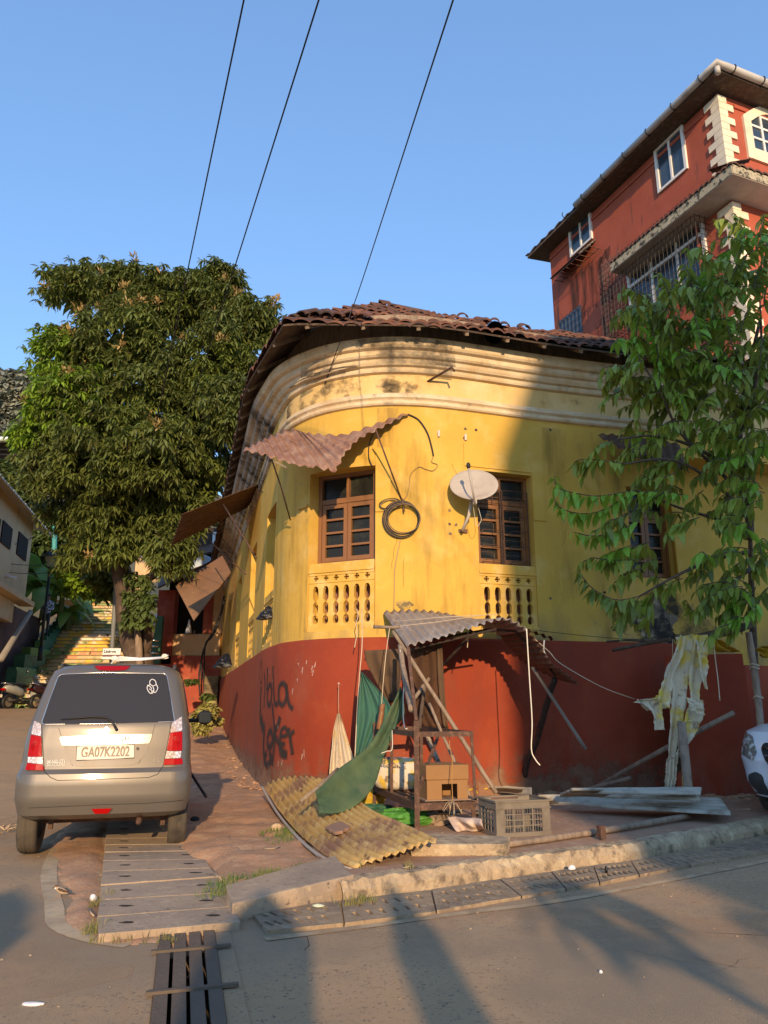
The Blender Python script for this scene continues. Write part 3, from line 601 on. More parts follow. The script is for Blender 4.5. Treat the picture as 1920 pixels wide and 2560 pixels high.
def window(w,lab):
    s0,s1,z0,zs,z1,kind=w; f=LF(s0,s1,-.2); L=f.L
    if kind=='plain': f=LF(s0,s1,-.2)
    jam=.05
    wf=MB()
    for a,b,c,d in ((0,jam,zs,z1),(L-jam,L,zs,z1),(jam,L-jam,z1-.05,z1),(jam,L-jam,zs,zs+.04)): f.bx(a,b,c,d,-.06,.04,wf)
    zt=z1-.38 if kind!='side' else z1-.3
    f.bx(jam,L-jam,zt-.035,zt+.035,-.05,.035,wf)
    mid=L/2; win=wf.build('window_frame',WOOD,HOUSE)
    # transom bars
    tb=MB(); f.bx(mid-.02,mid+.02,zt+.035,z1-.05,-.04,.03,tb); tb.build('glazing_bar',WOOD,win)
    g=MB(); f.bx(jam,L-jam,zs+.04,z1-.05,-.03,-.02,g); g.build('pane',GLASSD,win)
    for sd in(0,1):
        x0=jam+.004 if sd==0 else mid+.004; x1=mid-.004 if sd==0 else L-jam-.004
        st=.055; c=MB(); zz0=zs+.045; zz1=zt-.04
        f.bx(x0,x0+st,zz0,zz1,-.01,.028,c); f.bx(x1-st,x1,zz0,zz1,-.01,.028,c)
        for q in range(5):
            zc=zz0+.03+(zz1-zz0-.06)*q/4; hh=.028 if q in(0,4) else .014
            f.bx(x0+st,x1-st,zc-hh,zc+hh,-.008,.026,c)
        c.build('casement',WOOD,win)
    if z0<zs-.3:
        # lower wooden shutter panel and pierced balustrade
        sh=MB(); f.bx(0,L,z0,zs,-.05,-.02,sh)
        for q in range(1,7): f.bx(L*q/7-.006,L*q/7+.006,z0,zs-.02,-.02,-.012,sh)
        sh.build('lower_shutter',WOODR,HOUSE)
        b=LF(s0+.004,s1-.004,-.05); Lb=b.L
        ns=6 if kind=='casement' else 5; W_=Lb/(ns+.35); hs=[]
        hz0=z0+.10; hz1=zs-.30
        for q in range(ns):
            cx=W_*(q+.675); hs.append(balhole(cx,hz0,hz1,W_*.56)); hs.append(quatre(cx,zs-.20,.036))
        pm=curve_panel([(0,z0+.03),(Lb,z0+.03),(Lb,zs-.10),(0,zs-.10)],hs,.06)
        pm.v=[tuple(b.pt(x,y,z)) for x,y,z in pm.v]
        bl=pm.build('balustrade',YELP,HOUSE,bevel=.004)
        r=MB(); b.bx(-.0,Lb,zs-.10,zs,-.12,.045,r); b.bx(0,Lb,zs-.13,zs-.10,-.04,.055,r); b.bx(0,Lb,zs-.165,zs-.13,-.04,.04,r); b.bx(0,Lb,zs-.265,zs-.25,.02,.04,r); r.build('balustrade_rail',YELP,bl,bevel=.004); r=MB(); b.bx(0,Lb,z0,z0+.07,-.04,.06,r); b.bx(0,Lb,z0-.04,z0,-.02,.05,r)
        r.build('balustrade_base',YELP,bl,bevel=.004)
    if kind=='grille':
        gr=MB(); y=.09; rb=.006
        for x in (.03,L-.03): gr.tube([f.pt(x,zs+.01,y),f.pt(x,z1-.22,y)],rb*1.3,6)
        for x in (mid-.025,mid+.005): gr.tube([f.pt(x,zs+.01,y),f.pt(x,z1-.22,y)],rb*1.5,6)
        for zz in (z1-.22,z1-.33): gr.tube([f.pt(.02,zz,y),f.pt(L-.02,zz,y)],rb,6)
        for sd in(0,1):
            for q in range(5):
                za=zs+.02+q*.205
                xo=mid-.0 if sd==0 else L-.03; xi=.06 if sd==0 else mid+.11
                xa,xb=(xi+.03,mid-.02) if sd==0 else (mid+.02,L-.12)
                zc=za+.10
                gr.tube([f.pt(xa-.0,za+.16,y),f.pt(xb-.14,za+.16,y),f.pt(xb-.125,za+.15,y),f.pt(xb-.12,za+.13,y),f.pt(xb-.12,za+.03,y)] if sd==0 else [f.pt(xa,za+.13,y),f.pt(xb-.03,za+.13,y),f.pt(xb-.008,za+.122,y),f.pt(xb,za+.10,y),f.pt(xb,za,y)],rb*.8,5)
                gr.tube([f.pt(mid-.03,za+.06,y),f.pt(.14,za+.06,y),f.pt(.115,za+.05,y),f.pt(.11,za+.02,y),f.pt(.11,za-.0,y)] if sd==0 else [f.pt(L-.04,za+.06,y),f.pt(mid+.14,za+.06,y),f.pt(mid+.12,za+.05,y),f.pt(mid+.11,za+.02,y),f.pt(mid+.11,za,y)],rb*.8,5)
        gr.build('window_grille',IRON,win)
    return win
for w_ in wins: window(w_,None)
# flat plaster label-mould around window two
def wribbon(pts,wd,off,mt,name,parent,th=0,n=6,wfun=None):
    """flat ribbon laid on the wall; pts are (s,z)"""
    m=MB(); P2=cr([(a,b,0) for a,b in pts],n) if n>1 else [Vector((a,b,0)) for a,b in pts]; rows=[]
    for i,p in enumerate(P2):
        t=(P2[min(i+1,len(P2)-1)]-P2[max(i-1,0)]); t=t.normalized() if t.length>1e-6 else Vector((1,0,0)); nn=Vector((-t.y,t.x,0)); ww=wd*(wfun(i/(len(P2)-1)) if wfun else 1)
        a=p-nn*ww/2; b=p+nn*ww/2; rows.append([W(a.x,a.y,off),W(b.x,b.y,off)])
    m.grid(rows); return m.build(name,mt,parent,thick=th)
def raised(sa,sb,za,zb2,off=.018):
    m=MB(); rows=[]; n=max(2,int((sb-sa)/.08))
    for i in range(n+1):
        s=sa+(sb-sa)*i/n; rows.append([W(s,za,-.005),W(s,za,off),W(s,zb2,off),W(s,zb2,-.005)])
    m.grid(rows)
    for s in(sa,sb): m.add([W(s,za,-.005),W(s,za,off),W(s,zb2,off),W(s,zb2,-.005)],[(0,1,2,3)])
    return m
raised(w2[1]+.004,w2[1]+.18,3.62,4.55).build('window_surround',YEL,HOUSE); raised(w2[0]-.18,w2[1]+.18,4.30,4.62,.014).build('window_surround',YEL,HOUSE)
raised(w1[1]+.004,w1[1]+.2,3.62,4.5).build('window_surround',YEL,HOUSE)
raised(w1[0]-.24,w1[0]-.02,3.80,3.84,.035).build('window_surround',YEL,HOUSE)
# rough patch of fallen plaster under window three
def blob(cs,cz,rs,rz,seed,off,mt,name='plaster_patch',n=44):
    m=MB(); c=[W(cs,cz,off)]; ring=[]
    for k in range(n):
        a=6.2832*k/n; r=1+.5*(vnoise(seed+3*math.cos(a),seed+3*math.sin(a))-.5)+.25*(hsh(k,seed)-.5)
        ring.append(W(cs+rs*r*math.cos(a),cz+rz*r*math.sin(a),off))
    ins=[W(cs+(fs_-cs)*.0,cz,off) for fs_ in[0]]
    m.add(c+ring,[(0,1+k,1+(k+1)%n) for k in range(n)]); return m.build(name,mt,HOUSE)
sA,zA=WPX(1640,1560); blob(sA,zA,.30,.33,4,.008,PATCH); blob(sA+.1,zA-.1,.17,.2,8,.012,mat('dark_mould',(.03,.025,.02),.95,[((.15,.11,.07),9,.5,.65)],bump=.8))
blob(sA-.15,zA-.3,.25,.1,12,.014,PATCH); sB,zB=WPX(1010,1512); blob(sB,zB,.10,.06,15,.007,mat('soot_stain',(.16,.12,.06),.95,[((.5,.33,.08),14,.45,.6)]))
sC,zC=WPX(810,925); blob(sC,5.66,.5,.035,18,.125,PATCH)
for x,y in((1511,1481),(1482,1497),(1376,1496),(1409,1303),(1190,1075),(1163,1072),(1096,1085),(1160,1095),(1376,1075),(1124,1276),(1124,1310),(1140,1312),(1125,1334)):
    s_,z_=WPX(x,y); blob(s_,z_,.022,.02,x%17,.006,PATCH,n=9)
# awnings
exec(AWN) if 0 else None
# graffiti on the plinth
def gpx(x,y): return WPX(500+x/5.53,1600+y/5.53,.045)
strokes=[([(850,280),(832,420),(835,560),(850,600),(862,500),(860,380),(850,280)],.025),([(850,640),(838,800),(835,1000),(840,1180)],.10),
([(890,460),(900,600),(893,800),(885,950)],.05),([(935,380),(932,560),(925,700)],.06),([(1010,360),(1015,560),(1025,760),(1040,880),(1085,880)],.055),
([(965,610),(935,720),(935,860),(965,900),(990,800),(990,650),(965,610)],.06),([(1140,590),(1095,660),(1090,780),(1110,880),(1160,890),(1200,780),(1190,640),(1140,590)],.055),([(1190,620),(1215,800),(1240,900),(1290,960)],.05),
([(850,1060),(860,1180),(900,1240)],.12),([(1000,880),(1020,1100),(1035,1300),(1025,1500),(1000,1740)],.06),([(1110,1060),(1080,1180),(1030,1290),(1090,1420),(1150,1540),(1200,1600)],.07),
([(1120,1330),(1200,1320),(1200,1240),(1160,1215),(1115,1290),(1120,1420),(1180,1440)],.045),([(1225,1215),(1255,1400),(1285,1590)],.05),([(1240,1360),(1275,1290),(1310,1260)],.045),
([(960,1260),(930,1400),(960,1490),(1010,1400),(990,1270),(960,1260)],.07),([(890,1260),(880,1500),(900,1700)],.09),([(930,1560),(890,1640),(930,1730),(990,1650),(960,1560)],.07),([(1110,1480),(1130,1580),(1210,1590)],.07)]
gr=MB()
for pts,wd in strokes:
    q=[gpx(*p) for p in pts]; wribbon(q,wd*1.7,.048,SOOTF,'graffiti_stroke',red); wribbon(q,wd*.85,.051,SOOT,'graffiti_stroke',red)
sc=MB()
for k,(x,y) in enumerate([(1350,540),(1410,380),(1415,430),(1470,300),(1550,380),(1560,430),(1550,460),(1590,340),(1360,320),(970,300),(960,420),(400,560),(395,690),(1275,700),(1045,1130),(1080,1200),(950,1740),(1410,1600),(1430,1560),(1080,1700),(1130,1690),(480,900),(690,1430),(1000,560),(760,1300),(640,1200),(730,1250)]):
    for j in range(2):
        s_,z_=gpx(x+14*hsh(k,j),y+20*hsh(j,k)); a=hsh(k,j,4)*1.2-.2+ (1.2 if j else 0); l=.018+.03*hsh(k,j,6)
        pa=(s_-l*math.cos(a)/2,z_-l*math.sin(a)); pb=(s_+l*math.cos(a)/2,z_+l*math.sin(a))
        sc.add([W(pa[0],pa[1],.0535),W(pb[0],pb[1],.0535),W(pb[0]+.006,pb[1]+.004,.0535),W(pa[0]+.004,pa[1]-.004,.0535)],[(0,1,2,3)])
o_=sc.build('paint_chips',SCR,red); o_['kind']='stuff'
# ---------------- tiled roof
SCN=WPX(800,900)[0]
_kx=[0,FS[70],WS(11.0),WPX(900,900)[0],WPX(1300,900)[0],SMAX+5]
def KKT(s): 
    ys=[1,1,1.12,1.05,.72,.5]
    for i in range(5):
        if s<=_kx[i+1]: return lerp(ys[i],ys[i+1],max(0,(s-_kx[i]))/(_kx[i+1]-_kx[i]+1e-9))
    return .5
C0=Vector((-1.30,8.78,0))
def _eave(s):
    def o(q): x,y=fp(q); nx,ny=fn(q); return Vector((x+nx*.52,y+ny*.52,0))
    if SCN-1.25<s<=SCN: return o(SCN-1.25).lerp(C0,(s-SCN+1.25)/1.25)
    if SCN<s<SCN+1.25: return C0.lerp(o(SCN+1.25),(s-SCN)/1.25)
    return o(s)
_dx=[0,SCN-1.6,SCN,SCN+1.8,SCN+4,SMAX+5]
def _wf(s,t): return 1
def roofpt(s,t,dz=0):
    """t 0 at the eave .. 1 at the inner ridge line; a hip runs in from the corner"""
    s=max(s,.1); E_=_eave(s); D=Vector((interp(_dx,[2.1,2.1,1.35,0,-.45,-.5],s),interp(_dx,[.55,.55,2.3,2.3,1.95,1.9],s),0))
    H=interp([0,SCN-1.6,SCN,SCN+1.8,SCN+3,SCN+5],[1.5,1.54,1.60,1.46,1.37,1.23],s); p=E_+D*t; return Vector((p.x,p.y,6.05+H*t+dz))
s=0; tiles=MB(); cols=[]
SR=WPX(700,1100)[0]
ss=[]; s=0.
while s<SMAX+4.6: ss.append(s); s+= .02125 if s>WS(13.5) else .0425
nt_=10
for j in range(nt_):
    rows=[[],[],[]]
    for i,s in enumerate(ss):
        ti=int(s/.17); ph=(s/.17-ti); prof=.042*abs(math.sin(math.pi*ph))**.7-(.02 if ph<.12 else 0)
        jt=.035*(hsh(ti,j)-.5); je=.05*(hsh(ti,j,2)-.5)
        sag=.05*math.sin(s*.9)+.03*math.sin(s*2.3)
        t0=max(-.02,j/nt_+je/3-(.015 if j==0 else 0)); t1=(j+1.15)/nt_+je/3
        wf=_wf(s,(t0+t1)/2); prof*=wf; jt*=wf
        a=roofpt(s,t0,.05+prof+jt+sag); b=roofpt(s,t1,.0+prof*.8+jt+sag); c=roofpt(s,t0,.02+prof+jt+sag)
        rows[0].append(c); rows[1].append(a); rows[2].append(b)
    tiles.grid(rows)
tiles.build('roof_tiles',TILE,HOUSE)
m=MB(); rows=[[roofpt(s,t,-.03) for s in np.arange(0,SMAX+4.6,.15)] for t in (-.01,.1,.25,1.1)]; m.grid(rows); m.build('roof_underside',BARK,HOUSE,thick=.02)
m=MB(); 
for i in range(46):
    s=.3+i*(SMAX+4)/46; a=roofpt(s,.0,-.06); b=roofpt(s,.28,-.06); MB().beam(a,b,.05,.07).build('rafter',OLDW,HOUSE)

# ridge / hip tiles
def ridge(s0,s1,t,dz=.06,n=10):
    m=MB()
    for i in range(n):
        a=roofpt(lerp(s0,s1,i/n),t,dz+.03*hsh(i,5)); b=roofpt(lerp(s0,s1,(i+1.12)/n),t,dz+.02*hsh(i,6)); d=(b-a).normalized(); x=d.cross(Vector((0,0,1))).normalized(); u=x.cross(d)
        rows=[]
        for e,rr in((a,.13),(b,.10)): rows.append([e+x*rr*math.cos(q)+u*rr*math.sin(q) for q in [math.pi*k/8 for k in range(9)]])
        m.grid(rows)
    return m
sc1=SCN-.12
def tile_at(s,t,dz,rt=0,k=0):
    a=roofpt(s,t,dz); b=roofpt(s,t+.12,dz+.012); d=(b-a).normalized(); d=(Matrix.Rotation(rt,3,'Z')@d); x=d.cross(Vector((0,0,1))).normalized(); u=x.cross(d); L=.33
    MB().grid([[a+d*L*e+x*rr*math.cos(q)+u*rr*.75*math.sin(q) for q in [math.pi*w/8 for w in range(9)]] for e,rr in((0,.092),(1,.075))]).build('loose_tile',TILE,HOUSE,thick=.018)
for k in range(10):
    tile_at(SCN-.5+1.6*(k%12)/12+.06*hsh(k,1),.06+.15*(k//12)+.03*hsh(k,2),.035+.03*hsh(k,3),(hsh(k,4)-.5)*.4)
for k in range(16):
    tile_at(SCN+2.0+4.6*hsh(k,5),.5+.45*hsh(k,6),.04+.03*hsh(k,7),(hsh(k,8)-.5)*.6)
m=MB()
for i in range(0):  # hip at the rounded corner
    a=roofpt(sc1,i/9,.17+.03*hsh(i,3)); b=roofpt(sc1,(i+1.15)/9,.13); d=(b-a).normalized(); x=d.cross(Vector((0,0,1))).normalized(); u=x.cross(d)
    m.grid([[e+x*rr*math.cos(q)+u*rr*math.sin(q) for q in [math.pi*k/8 for k in range(9)]] for e,rr in((a,.13),(b,.10))])

for k in range(0):
    s=sc1+hsh(k,9)*5.5; t=.25+.7*hsh(k,10); a=roofpt(s,t,.10); m2=MB(); q=Matrix.Rotation((hsh(k,11)-.5)*.9,3,'Z')@Matrix.Rotation(.55,3,'X')
    rows=[[q@Vector((.07*math.cos(e),yy,.05*math.sin(e)))+a for e in [math.pi*w/6 for w in range(7)]] for yy in(-.13,.13)]
    m2.grid(rows); m2.build('loose_tile',TILE,HOUSE,thick=.015)
a=P(1237,822,9.3); m=MB(); m.lathe([(.0,.10),(.06,.10),(.11,.05),(.13,0),(.13,-.1)],(0,0,0),16); m.v=[(x*1.0,y*1.2,z) for x,y,z in m.v]; 
q=Matrix.Rotation(R_(-60),3,'X'); m.v=[tuple(q@Vector(p)+a+Vector((0,.1,0))) for p in m.v]; m.build('roof_vent',BAGB,HOUSE,smooth=True)
# right-hand lower red wall in front, with a step in its top
m=MB()
def vwall(m,a,b,z0,z1,th=.22):
    a=Vector((a[0],a[1],0));b=Vector((b[0],b[1],0)); d=(b-a).normalized(); n_=Vector((d.y,-d.x,0)); 
    m.prism([tuple((a+n_*0)[:2]),tuple((b)[:2]),tuple((b-n_*th)[:2]),tuple((a-n_*th)[:2])],z0,z1)
vwall(m,(3.62,9.72),(4.46,9.35),0,1.80); vwall(m,(4.465,9.348),(8.2,11.3),0,1.66)
tag(m.build('boundary_wall',RED,bevel=.01),'low dark red boundary wall with a stepped top behind the white car','wall')

def wdecal(s0,s1,z0,z1,off,mt,name,parent=None,ds=.1):
    m=MB(); n=max(2,int((s1-s0)/ds)); m.grid([[W(lerp(s0,s1,i/n),z,off) for i in range(n+1)] for z in(z0,lerp(z0,z1,.5),z1)]); return m.build(name,mt,parent or HOUSE)
wl=w1[0]-.3
wdecal(WS(20),SMAX,.05,.95,.0475,MUD,'mud_splashes'); wdecal(SCN-.6,SMAX,.3,1.95,.0468,FADE,'faded_patches')
wdecal(w1[1]+.02,w2[0]-.02,2.03,5.0,.0035,GRIME,'wall_grime'); wdecal(w2[1]+.2,w3[0]-.02,2.03,5.0,.0035,GRIME,'wall_grime'); wdecal(w1[0]-1.6,w1[0]-.03,2.03,5.0,.0035,GRIME,'wall_grime'); wdecal(w1[1]+.02,w2[0]-.02,5.0,5.07,.0035,GRIME,'wall_grime')
for w_ in wins[:2]: wdecal(w_[0]-.05,w_[0]-.0,2.1,3.4,.004,DRIP,'drip_marks')
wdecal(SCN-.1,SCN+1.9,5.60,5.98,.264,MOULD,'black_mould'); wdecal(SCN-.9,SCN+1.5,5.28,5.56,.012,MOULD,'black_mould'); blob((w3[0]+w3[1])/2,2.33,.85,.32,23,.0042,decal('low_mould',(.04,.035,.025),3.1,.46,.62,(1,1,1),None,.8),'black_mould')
# hairline cracks
ck=MB()
for k,(x,y,n_,dx) in enumerate([(1010,1395,7,3),(990,1330,8,-2),(1130,1160,7,6),(640,1330,7,4),(1240,1490,6,14),(1420,1300,7,-3),(1180,1240,6,3),(1290,1500,6,8),(1450,1180,8,5)]):
    p=[]; xx,yy=x,y
    for j in range(n_): p.append(WPX(xx,yy)); xx+=dx+9*(hsh(k,j)-.5); yy+=9+8*hsh(j,k) if abs(dx)<7 else 4*(hsh(j,k)-.5)
    for j in range(len(p)-1):
        a,b=p[j],p[j+1]; w_=.0022; ck.add([W(a[0]-w_,a[1],.0045),W(a[0]+w_,a[1],.0045),W(b[0]+w_,b[1],.0045),W(b[0]-w_,b[1],.0045)],[(0,1,2,3)])
o_=ck.build('plaster_cracks',mat('crack_dark',(.16,.09,.03),.95),HOUSE); o_['kind']='stuff'
def c6(x,y): return 700+x/2.765,1500+y/2.765
def c7(x,y): return 1200+x/2.304,1500+y/2.304
def c4_(x,y): return 500+x/2.765,1000+y/2.765
def c6b(x,y): return 400+x/4.1475,1250+y/4.1475
def Q(f,x,y,Z): return P(*f(x,y),Z)
def resample(pts,n):
    pts=[Vector(p) for p in pts]; d=[0.]
    for i in range(1,len(pts)): d.append(d[-1]+(pts[i]-pts[i-1]).length)
    out=[]
    for k in range(n):
        t=d[-1]*k/(n-1); i=0
        while i<len(d)-2 and d[i+1]<t: i+=1
        out.append(pts[i].lerp(pts[i+1],(t-d[i])/(d[i+1]-d[i]+1e-9)))
    return out
def corrugated(A,B,n,waves,amp,nb=12,rag=0,seed=0,ragA=0):
    """sheet between edge A and edge B, ridges run from A to B"""
    A=resample(cr(A,8),n); B=resample(cr(B,8),n); rows=[]; m=MB()
    for j in range(nb+1):
        t=j/nb; row=[]
        for i in range(n):
            ra=rag*(vnoise(i*.35+seed,2.3)+.6*hsh(int(i/2),seed)-.8); rb=ragA*(vnoise(i*.3+seed,7.7)-.5)
            tt=t+(ra if j==nb else 0)+(rb if j==0 else 0); p=A[i].lerp(B[i],tt)
            e=(A[min(i+1,n-1)].lerp(B[min(i+1,n-1)],t)-A[max(i-1,0)].lerp(B[max(i-1,0)],t)).normalized(); f=(B[i]-A[i]).normalized(); nn=e.cross(f); 
            nn=nn.normalized() if nn.length>1e-3 else Vector((0,0,1))
            row.append(p+nn*amp*math.cos(2*math.pi*waves*i/(n-1)))
        rows.append(row)
    return m.grid(rows)
# ---- awnings on the house
aw=corrugated([Q(c4_,295,345,9.15),Q(c4_,600,205,10.05),Q(c4_,740,228,9.66),Q(c4_,870,240,9.5),Q(c4_,1000,238,9.4),Q(c4_,1150,190,9.33),Q(c4_,1300,135,9.3),Q(c4_,1438,88,9.3)],
 [Q(c4_,295,350,9.1),Q(c4_,420,372,9.0),Q(c4_,600,430,8.85),Q(c4_,730,465,8.8),Q(c4_,860,472,8.78),Q(c4_,935,482,8.75),Q(c4_,1060,300,8.95),Q(c4_,1220,205,9.1),Q(c4_,1438,96,9.27)],150,19,.017,10,rag=.07,seed=3)
AW=aw.build('window_awning',RUST,HOUSE,smooth=True,thick=.003)
def rod(pts,r,mt,name,parent,n=6):
    m=MB(); m.tube(pts,r,n); return m.build(name,mt,parent,smooth=True)
rod([Q(c4_,1215,205,8.95),Q(c4_,1393,690,9.33)],.011,IRON,'awning_strut',AW)
rod([Q(c4_,485,380,9.05),Q(c4_,560,600,9.4),Q(c4_,625,830,9.93)],.011,IRON,'awning_strut',AW)
MB().beam(Q(c4_,500,415,9.0),Q(c4_,600,468,8.9),.03,.02).build('broken_batten',OLDW,AW)
# awning two: seen from below on the side street
m=corrugated([P(648,1212,13.4),P(640,1235,14.4),P(630,1252,15.4),P(616,1270,16.2)],[P(455,1288,12.9),P(446,1312,13.8),P(436,1340,14.8),P(426,1366,15.6)],60,10,.02,6)
A2=m.build('window_awning',RUST_SHADE,HOUSE,smooth=True,thick=.004)
rod([Q(c6b,655,45,13.2),Q(c6b,1000,600,11.9)],.014,IRON,'awning_strut',A2); rod([Q(c6b,640,90,14.8),Q(c6b,650,330,16)],.014,IRON,'awning_strut',A2)
# worn board awning
m=corrugated([P(556,1390,20.5),P(566,1408,20.0),P(577,1431,19.4)],[P(438,1464,19.8),P(460,1505,19.0),P(484,1552,18.2)],30,1,.0,6)
A3=m.build('board_awning',BROWNB,HOUSE,thick=.02)
rod([Q(c6b,520,430,18.5),Q(c6b,890,770,14.5)],.016,IRON,'awning_strut',A3)
# awning three over window three, half hidden by the tree
m=corrugated([P(1495,1085,9.95),P(1580,1090,10.05),P(1700,1110,10.2)],[P(1510,1098,9.55),P(1600,1145,9.2),P(1725,1180,9.3)],60,9,.015,5)
m.build('window_awning',RUST_SHADE,HOUSE,smooth=True,thick=.004)
# rod bracket on the frieze
s_,z_=WPX(1069,954); a=W(s_,z_,0); 
o=rod([a,P(1130,918,9.13),P(1136,928,9.11)],.017,IRON,'iron_bracket',HOUSE)
# old porcelain cleats / hooks
for x,y in ((1096,1085),(1163,1094)):
    s_,z_=WPX(x,y); m=MB(); m.box(W(s_,z_,.015),(.03,.03,.09)); m.build('cleat',SCR,HOUSE,bevel=.004)
# satellite dish
c=P(1185,1210,9.25); D=thing('satellite_dish','grey satellite dish fixed to the yellow wall beside the barred window','satellite dish',c)
nrm=Vector((-.12,-1,-.05)).normalized(); x_=Vector((1,-.12,-.30)).normalized(); x_=(x_-nrm*x_.dot(nrm)).normalized(); y_=nrm.cross(x_)
# the plate faces up and outwards: its plane is tipped back
nrm=(Vector((-.05,-.84,.53))).normalized(); x_=Vector((1,0,.0)); x_=(x_-nrm*x_.dot(nrm)).normalized(); x_=(x_*1+Vector((0,0,.0))).normalized(); y_=nrm.cross(x_)
rows=[]
for i in range(9):
    r=i/8; rows.append([c+(x_*math.cos(a)*.31+y_*math.sin(a)*.29)*r-nrm*.055*(1-r*r) for a in [6.2832*k/40 for k in range(40)]])
rows.append([c+(x_*math.cos(a)*.318+y_*math.sin(a)*.298)-nrm*.012 for a in [6.2832*k/40 for k in range(40)]])
MB().grid(rows,close=True).build('reflector',DISH,D,smooth=True,thick=.004)
lnb=P(1171,1168,8.95); rod([P(1188,1262,9.05),P(1178,1205,8.93),lnb],.013,DISH,'feed_arm',D); m=MB(); m.ball(lnb+Vector((0,0,.02)),(.028,.028,.045)); m.build('receiver_head',BLACK,D,smooth=True)
m=MB(); m.box(P(1187,1253,9.07),(.05,.05,.08)); m.build('arm_socket',DISH,D,bevel=.006)
s_,z_=WPX(1157,1328); base=W(s_,z_,.0); rod([base,P(1158,1322,9.35),P(1172,1290,9.28),c-nrm*.06],.021,DISH,'mast',D,10)
m=MB(); m.box(base+Vector((0,-.012,0)),(.12,.016,.05)); m.build('wall_plate',IRON,D)
rod(cr([P(1183,1262,9.1),P(1188,1300,9.15),P(1194,1315,9.2),P(1203,1300,9.2),P(1200,1285,9.25),P(1196,1270,9.3)],6),.003,ROPEW,'dish_cable',D,5)
# cable coil hanging on the wall
def coil_pt(x,y,o=.06): s_,z_=WPX(*c4_(x,y)); return W(s_,z_,o)
CC=thing('cable_coil','black coil of cable hanging on the yellow wall between the two windows','cable coil',coil_pt(1400,830))
for k in range(6):
    m=MB(); cx,cy=1395+4*k-12+6*hsh(k,1),828+5*hsh(k,2); rx=118-4*k+8*hsh(k,3); ry=126-6*k+8*hsh(k,4); pts=[coil_pt(cx+rx*math.cos(a),cy+ry*math.sin(a),.03+.012*k) for a in [6.2832*q/40 for q in range(41)]]; m.tube(pts,.0075,6,cap=False); m.build('coil_turn',CABLE if k%2==0 else mat('cable_brown',(.14,.09,.05),.6),CC,smooth=True)
for k in range(2):
    m=MB(); pts=[coil_pt(1320+60*math.cos(a)*1.15-k*8,728+34*math.sin(a)+10*math.cos(a)*-1-k*6,.04+.01*k) for a in [6.2832*q/24 for q in range(25)]]; m.tube(pts,.006,6,cap=False); m.build('coil_turn',CABLE if k else mat('cable_tan',(.3,.2,.1),.6),CC,smooth=True)
m=MB(); m.tube([coil_pt(1395,690,.05),coil_pt(1405,730,.06),coil_pt(1408,780,.06)],.012,6); m.build('coil_hook',IRON,CC)
def wallcable(pts,r,mt,label,off=.012,n=6):
    q=cr([coil_pt(x,y,off) for x,y in pts],n); m=MB(); m.tube(q,r,5); return tag(m.build('wall_cable',mt,smooth=True),label,'cable')
wallcable([(1435,100),(1510,140),(1570,230),(1600,330),(1612,390)],.011,CABLE,'thick black cable curving down the wall from the awning tip')
wallcable([(1612,390),(1600,430),(1640,450),(1610,490),(1560,480),(1510,465),(1455,520),(1445,600),(1430,660),(1400,700)],.006,mat('cable_yellowed',(.32,.22,.08),.7),'thin yellowed wires dangling above the cable coil')
wallcable([(1385,965),(1365,1060),(1345,1180),(1343,1300),(1340,1450)],.007,mat('conduit_tan',(.4,.28,.13),.7),'thin tan conduit running down the wall below the cable coil')
wallcable([(1215,210),(1175,300),(1170,400),(1195,465)],.008,CABLE,'short black cable loop hanging under the corrugated awning',.03)
# black plastic bags tied to the side facade
def hangbag(top,bot,wd,depth,label):
    m=MB(); rows=[]
    n=12
    for j in range(9):
        t=j/8; c_=top.lerp(bot,t); w_=wd*(.08+.95*t**.7)*(1 if j<8 else .8); row=[]
        for k in range(n):
            a=6.2832*k/n; rr=1+.35*(hsh(k,3)-.5)+.2*(hsh(k,j)-.5); row.append(c_+Vector((w_*math.cos(a)*rr,w_*.6*math.sin(a)*rr,.02*(hsh(k,j,2)-.5))))
        rows.append(row)
    rows.append([bot]*n); m.grid(rows,close=True); return tag(m.build('plastic_bag',BAGB,smooth=False),label,'bag')
hangbag(Q(c6b,1135,1100,11.0),Q(c6b,1085,1240,10.95),.13,.1,'black plastic bag tied by the nearest side window')
hangbag(Q(c6b,700,1590,14.5),Q(c6b,650,1740,14.4),.19,.1,'black plastic bag tied low at the far end of the side facade')
# ---- roadside stall
SH=thing('stall_roof','bent grey corrugated sheet roof propped over the stall against the red wall','sheet roof',(1.2,8.7,2.0))
near=[(.25,8.15,1.80),(.55,8.15,1.88),(.86,8.15,1.97),(1.15,8.2,2.07),(1.37,8.2,2.10),(1.59,8.25,1.99),(1.70,8.25,1.84),(1.82,8.25,1.64),(2.0,8.25,1.50),(2.12,8.25,1.40)]
far=[(-.01,9.28,2.31),(.35,9.28,2.33),(.70,9.3,2.30),(1.0,9.3,2.22),(1.22,9.3,2.12),(1.42,9.3,2.03),(1.56,9.3,1.87),(1.70,9.3,1.71),(1.90,9.3,1.59),(2.11,9.3,1.50)]
corrugated(far[:6],near[:6],110,16,.017,8,rag=.04,seed=5).build('corrugated_sheet',GALV,SH,smooth=True,thick=.003); corrugated(far[5:],near[5:],80,11,.011,8,rag=.04,seed=6).build('corrugated_sheet',RUST_SHADE,SH,smooth=True,thick=.003)  # right part: darker rust colour stands in for the shaded underside
corrugated([(1.3,9.45,2.16),(1.7,9.45,2.12),(2.13,9.5,1.98)],[(1.30,8.75,2.12),(1.66,8.8,2.05),(2.02,8.9,1.95)],70,8,.014,4,rag=.03,seed=8).build('corrugated_sheet',RUST_SHADE,SH,smooth=True,thick=.003)
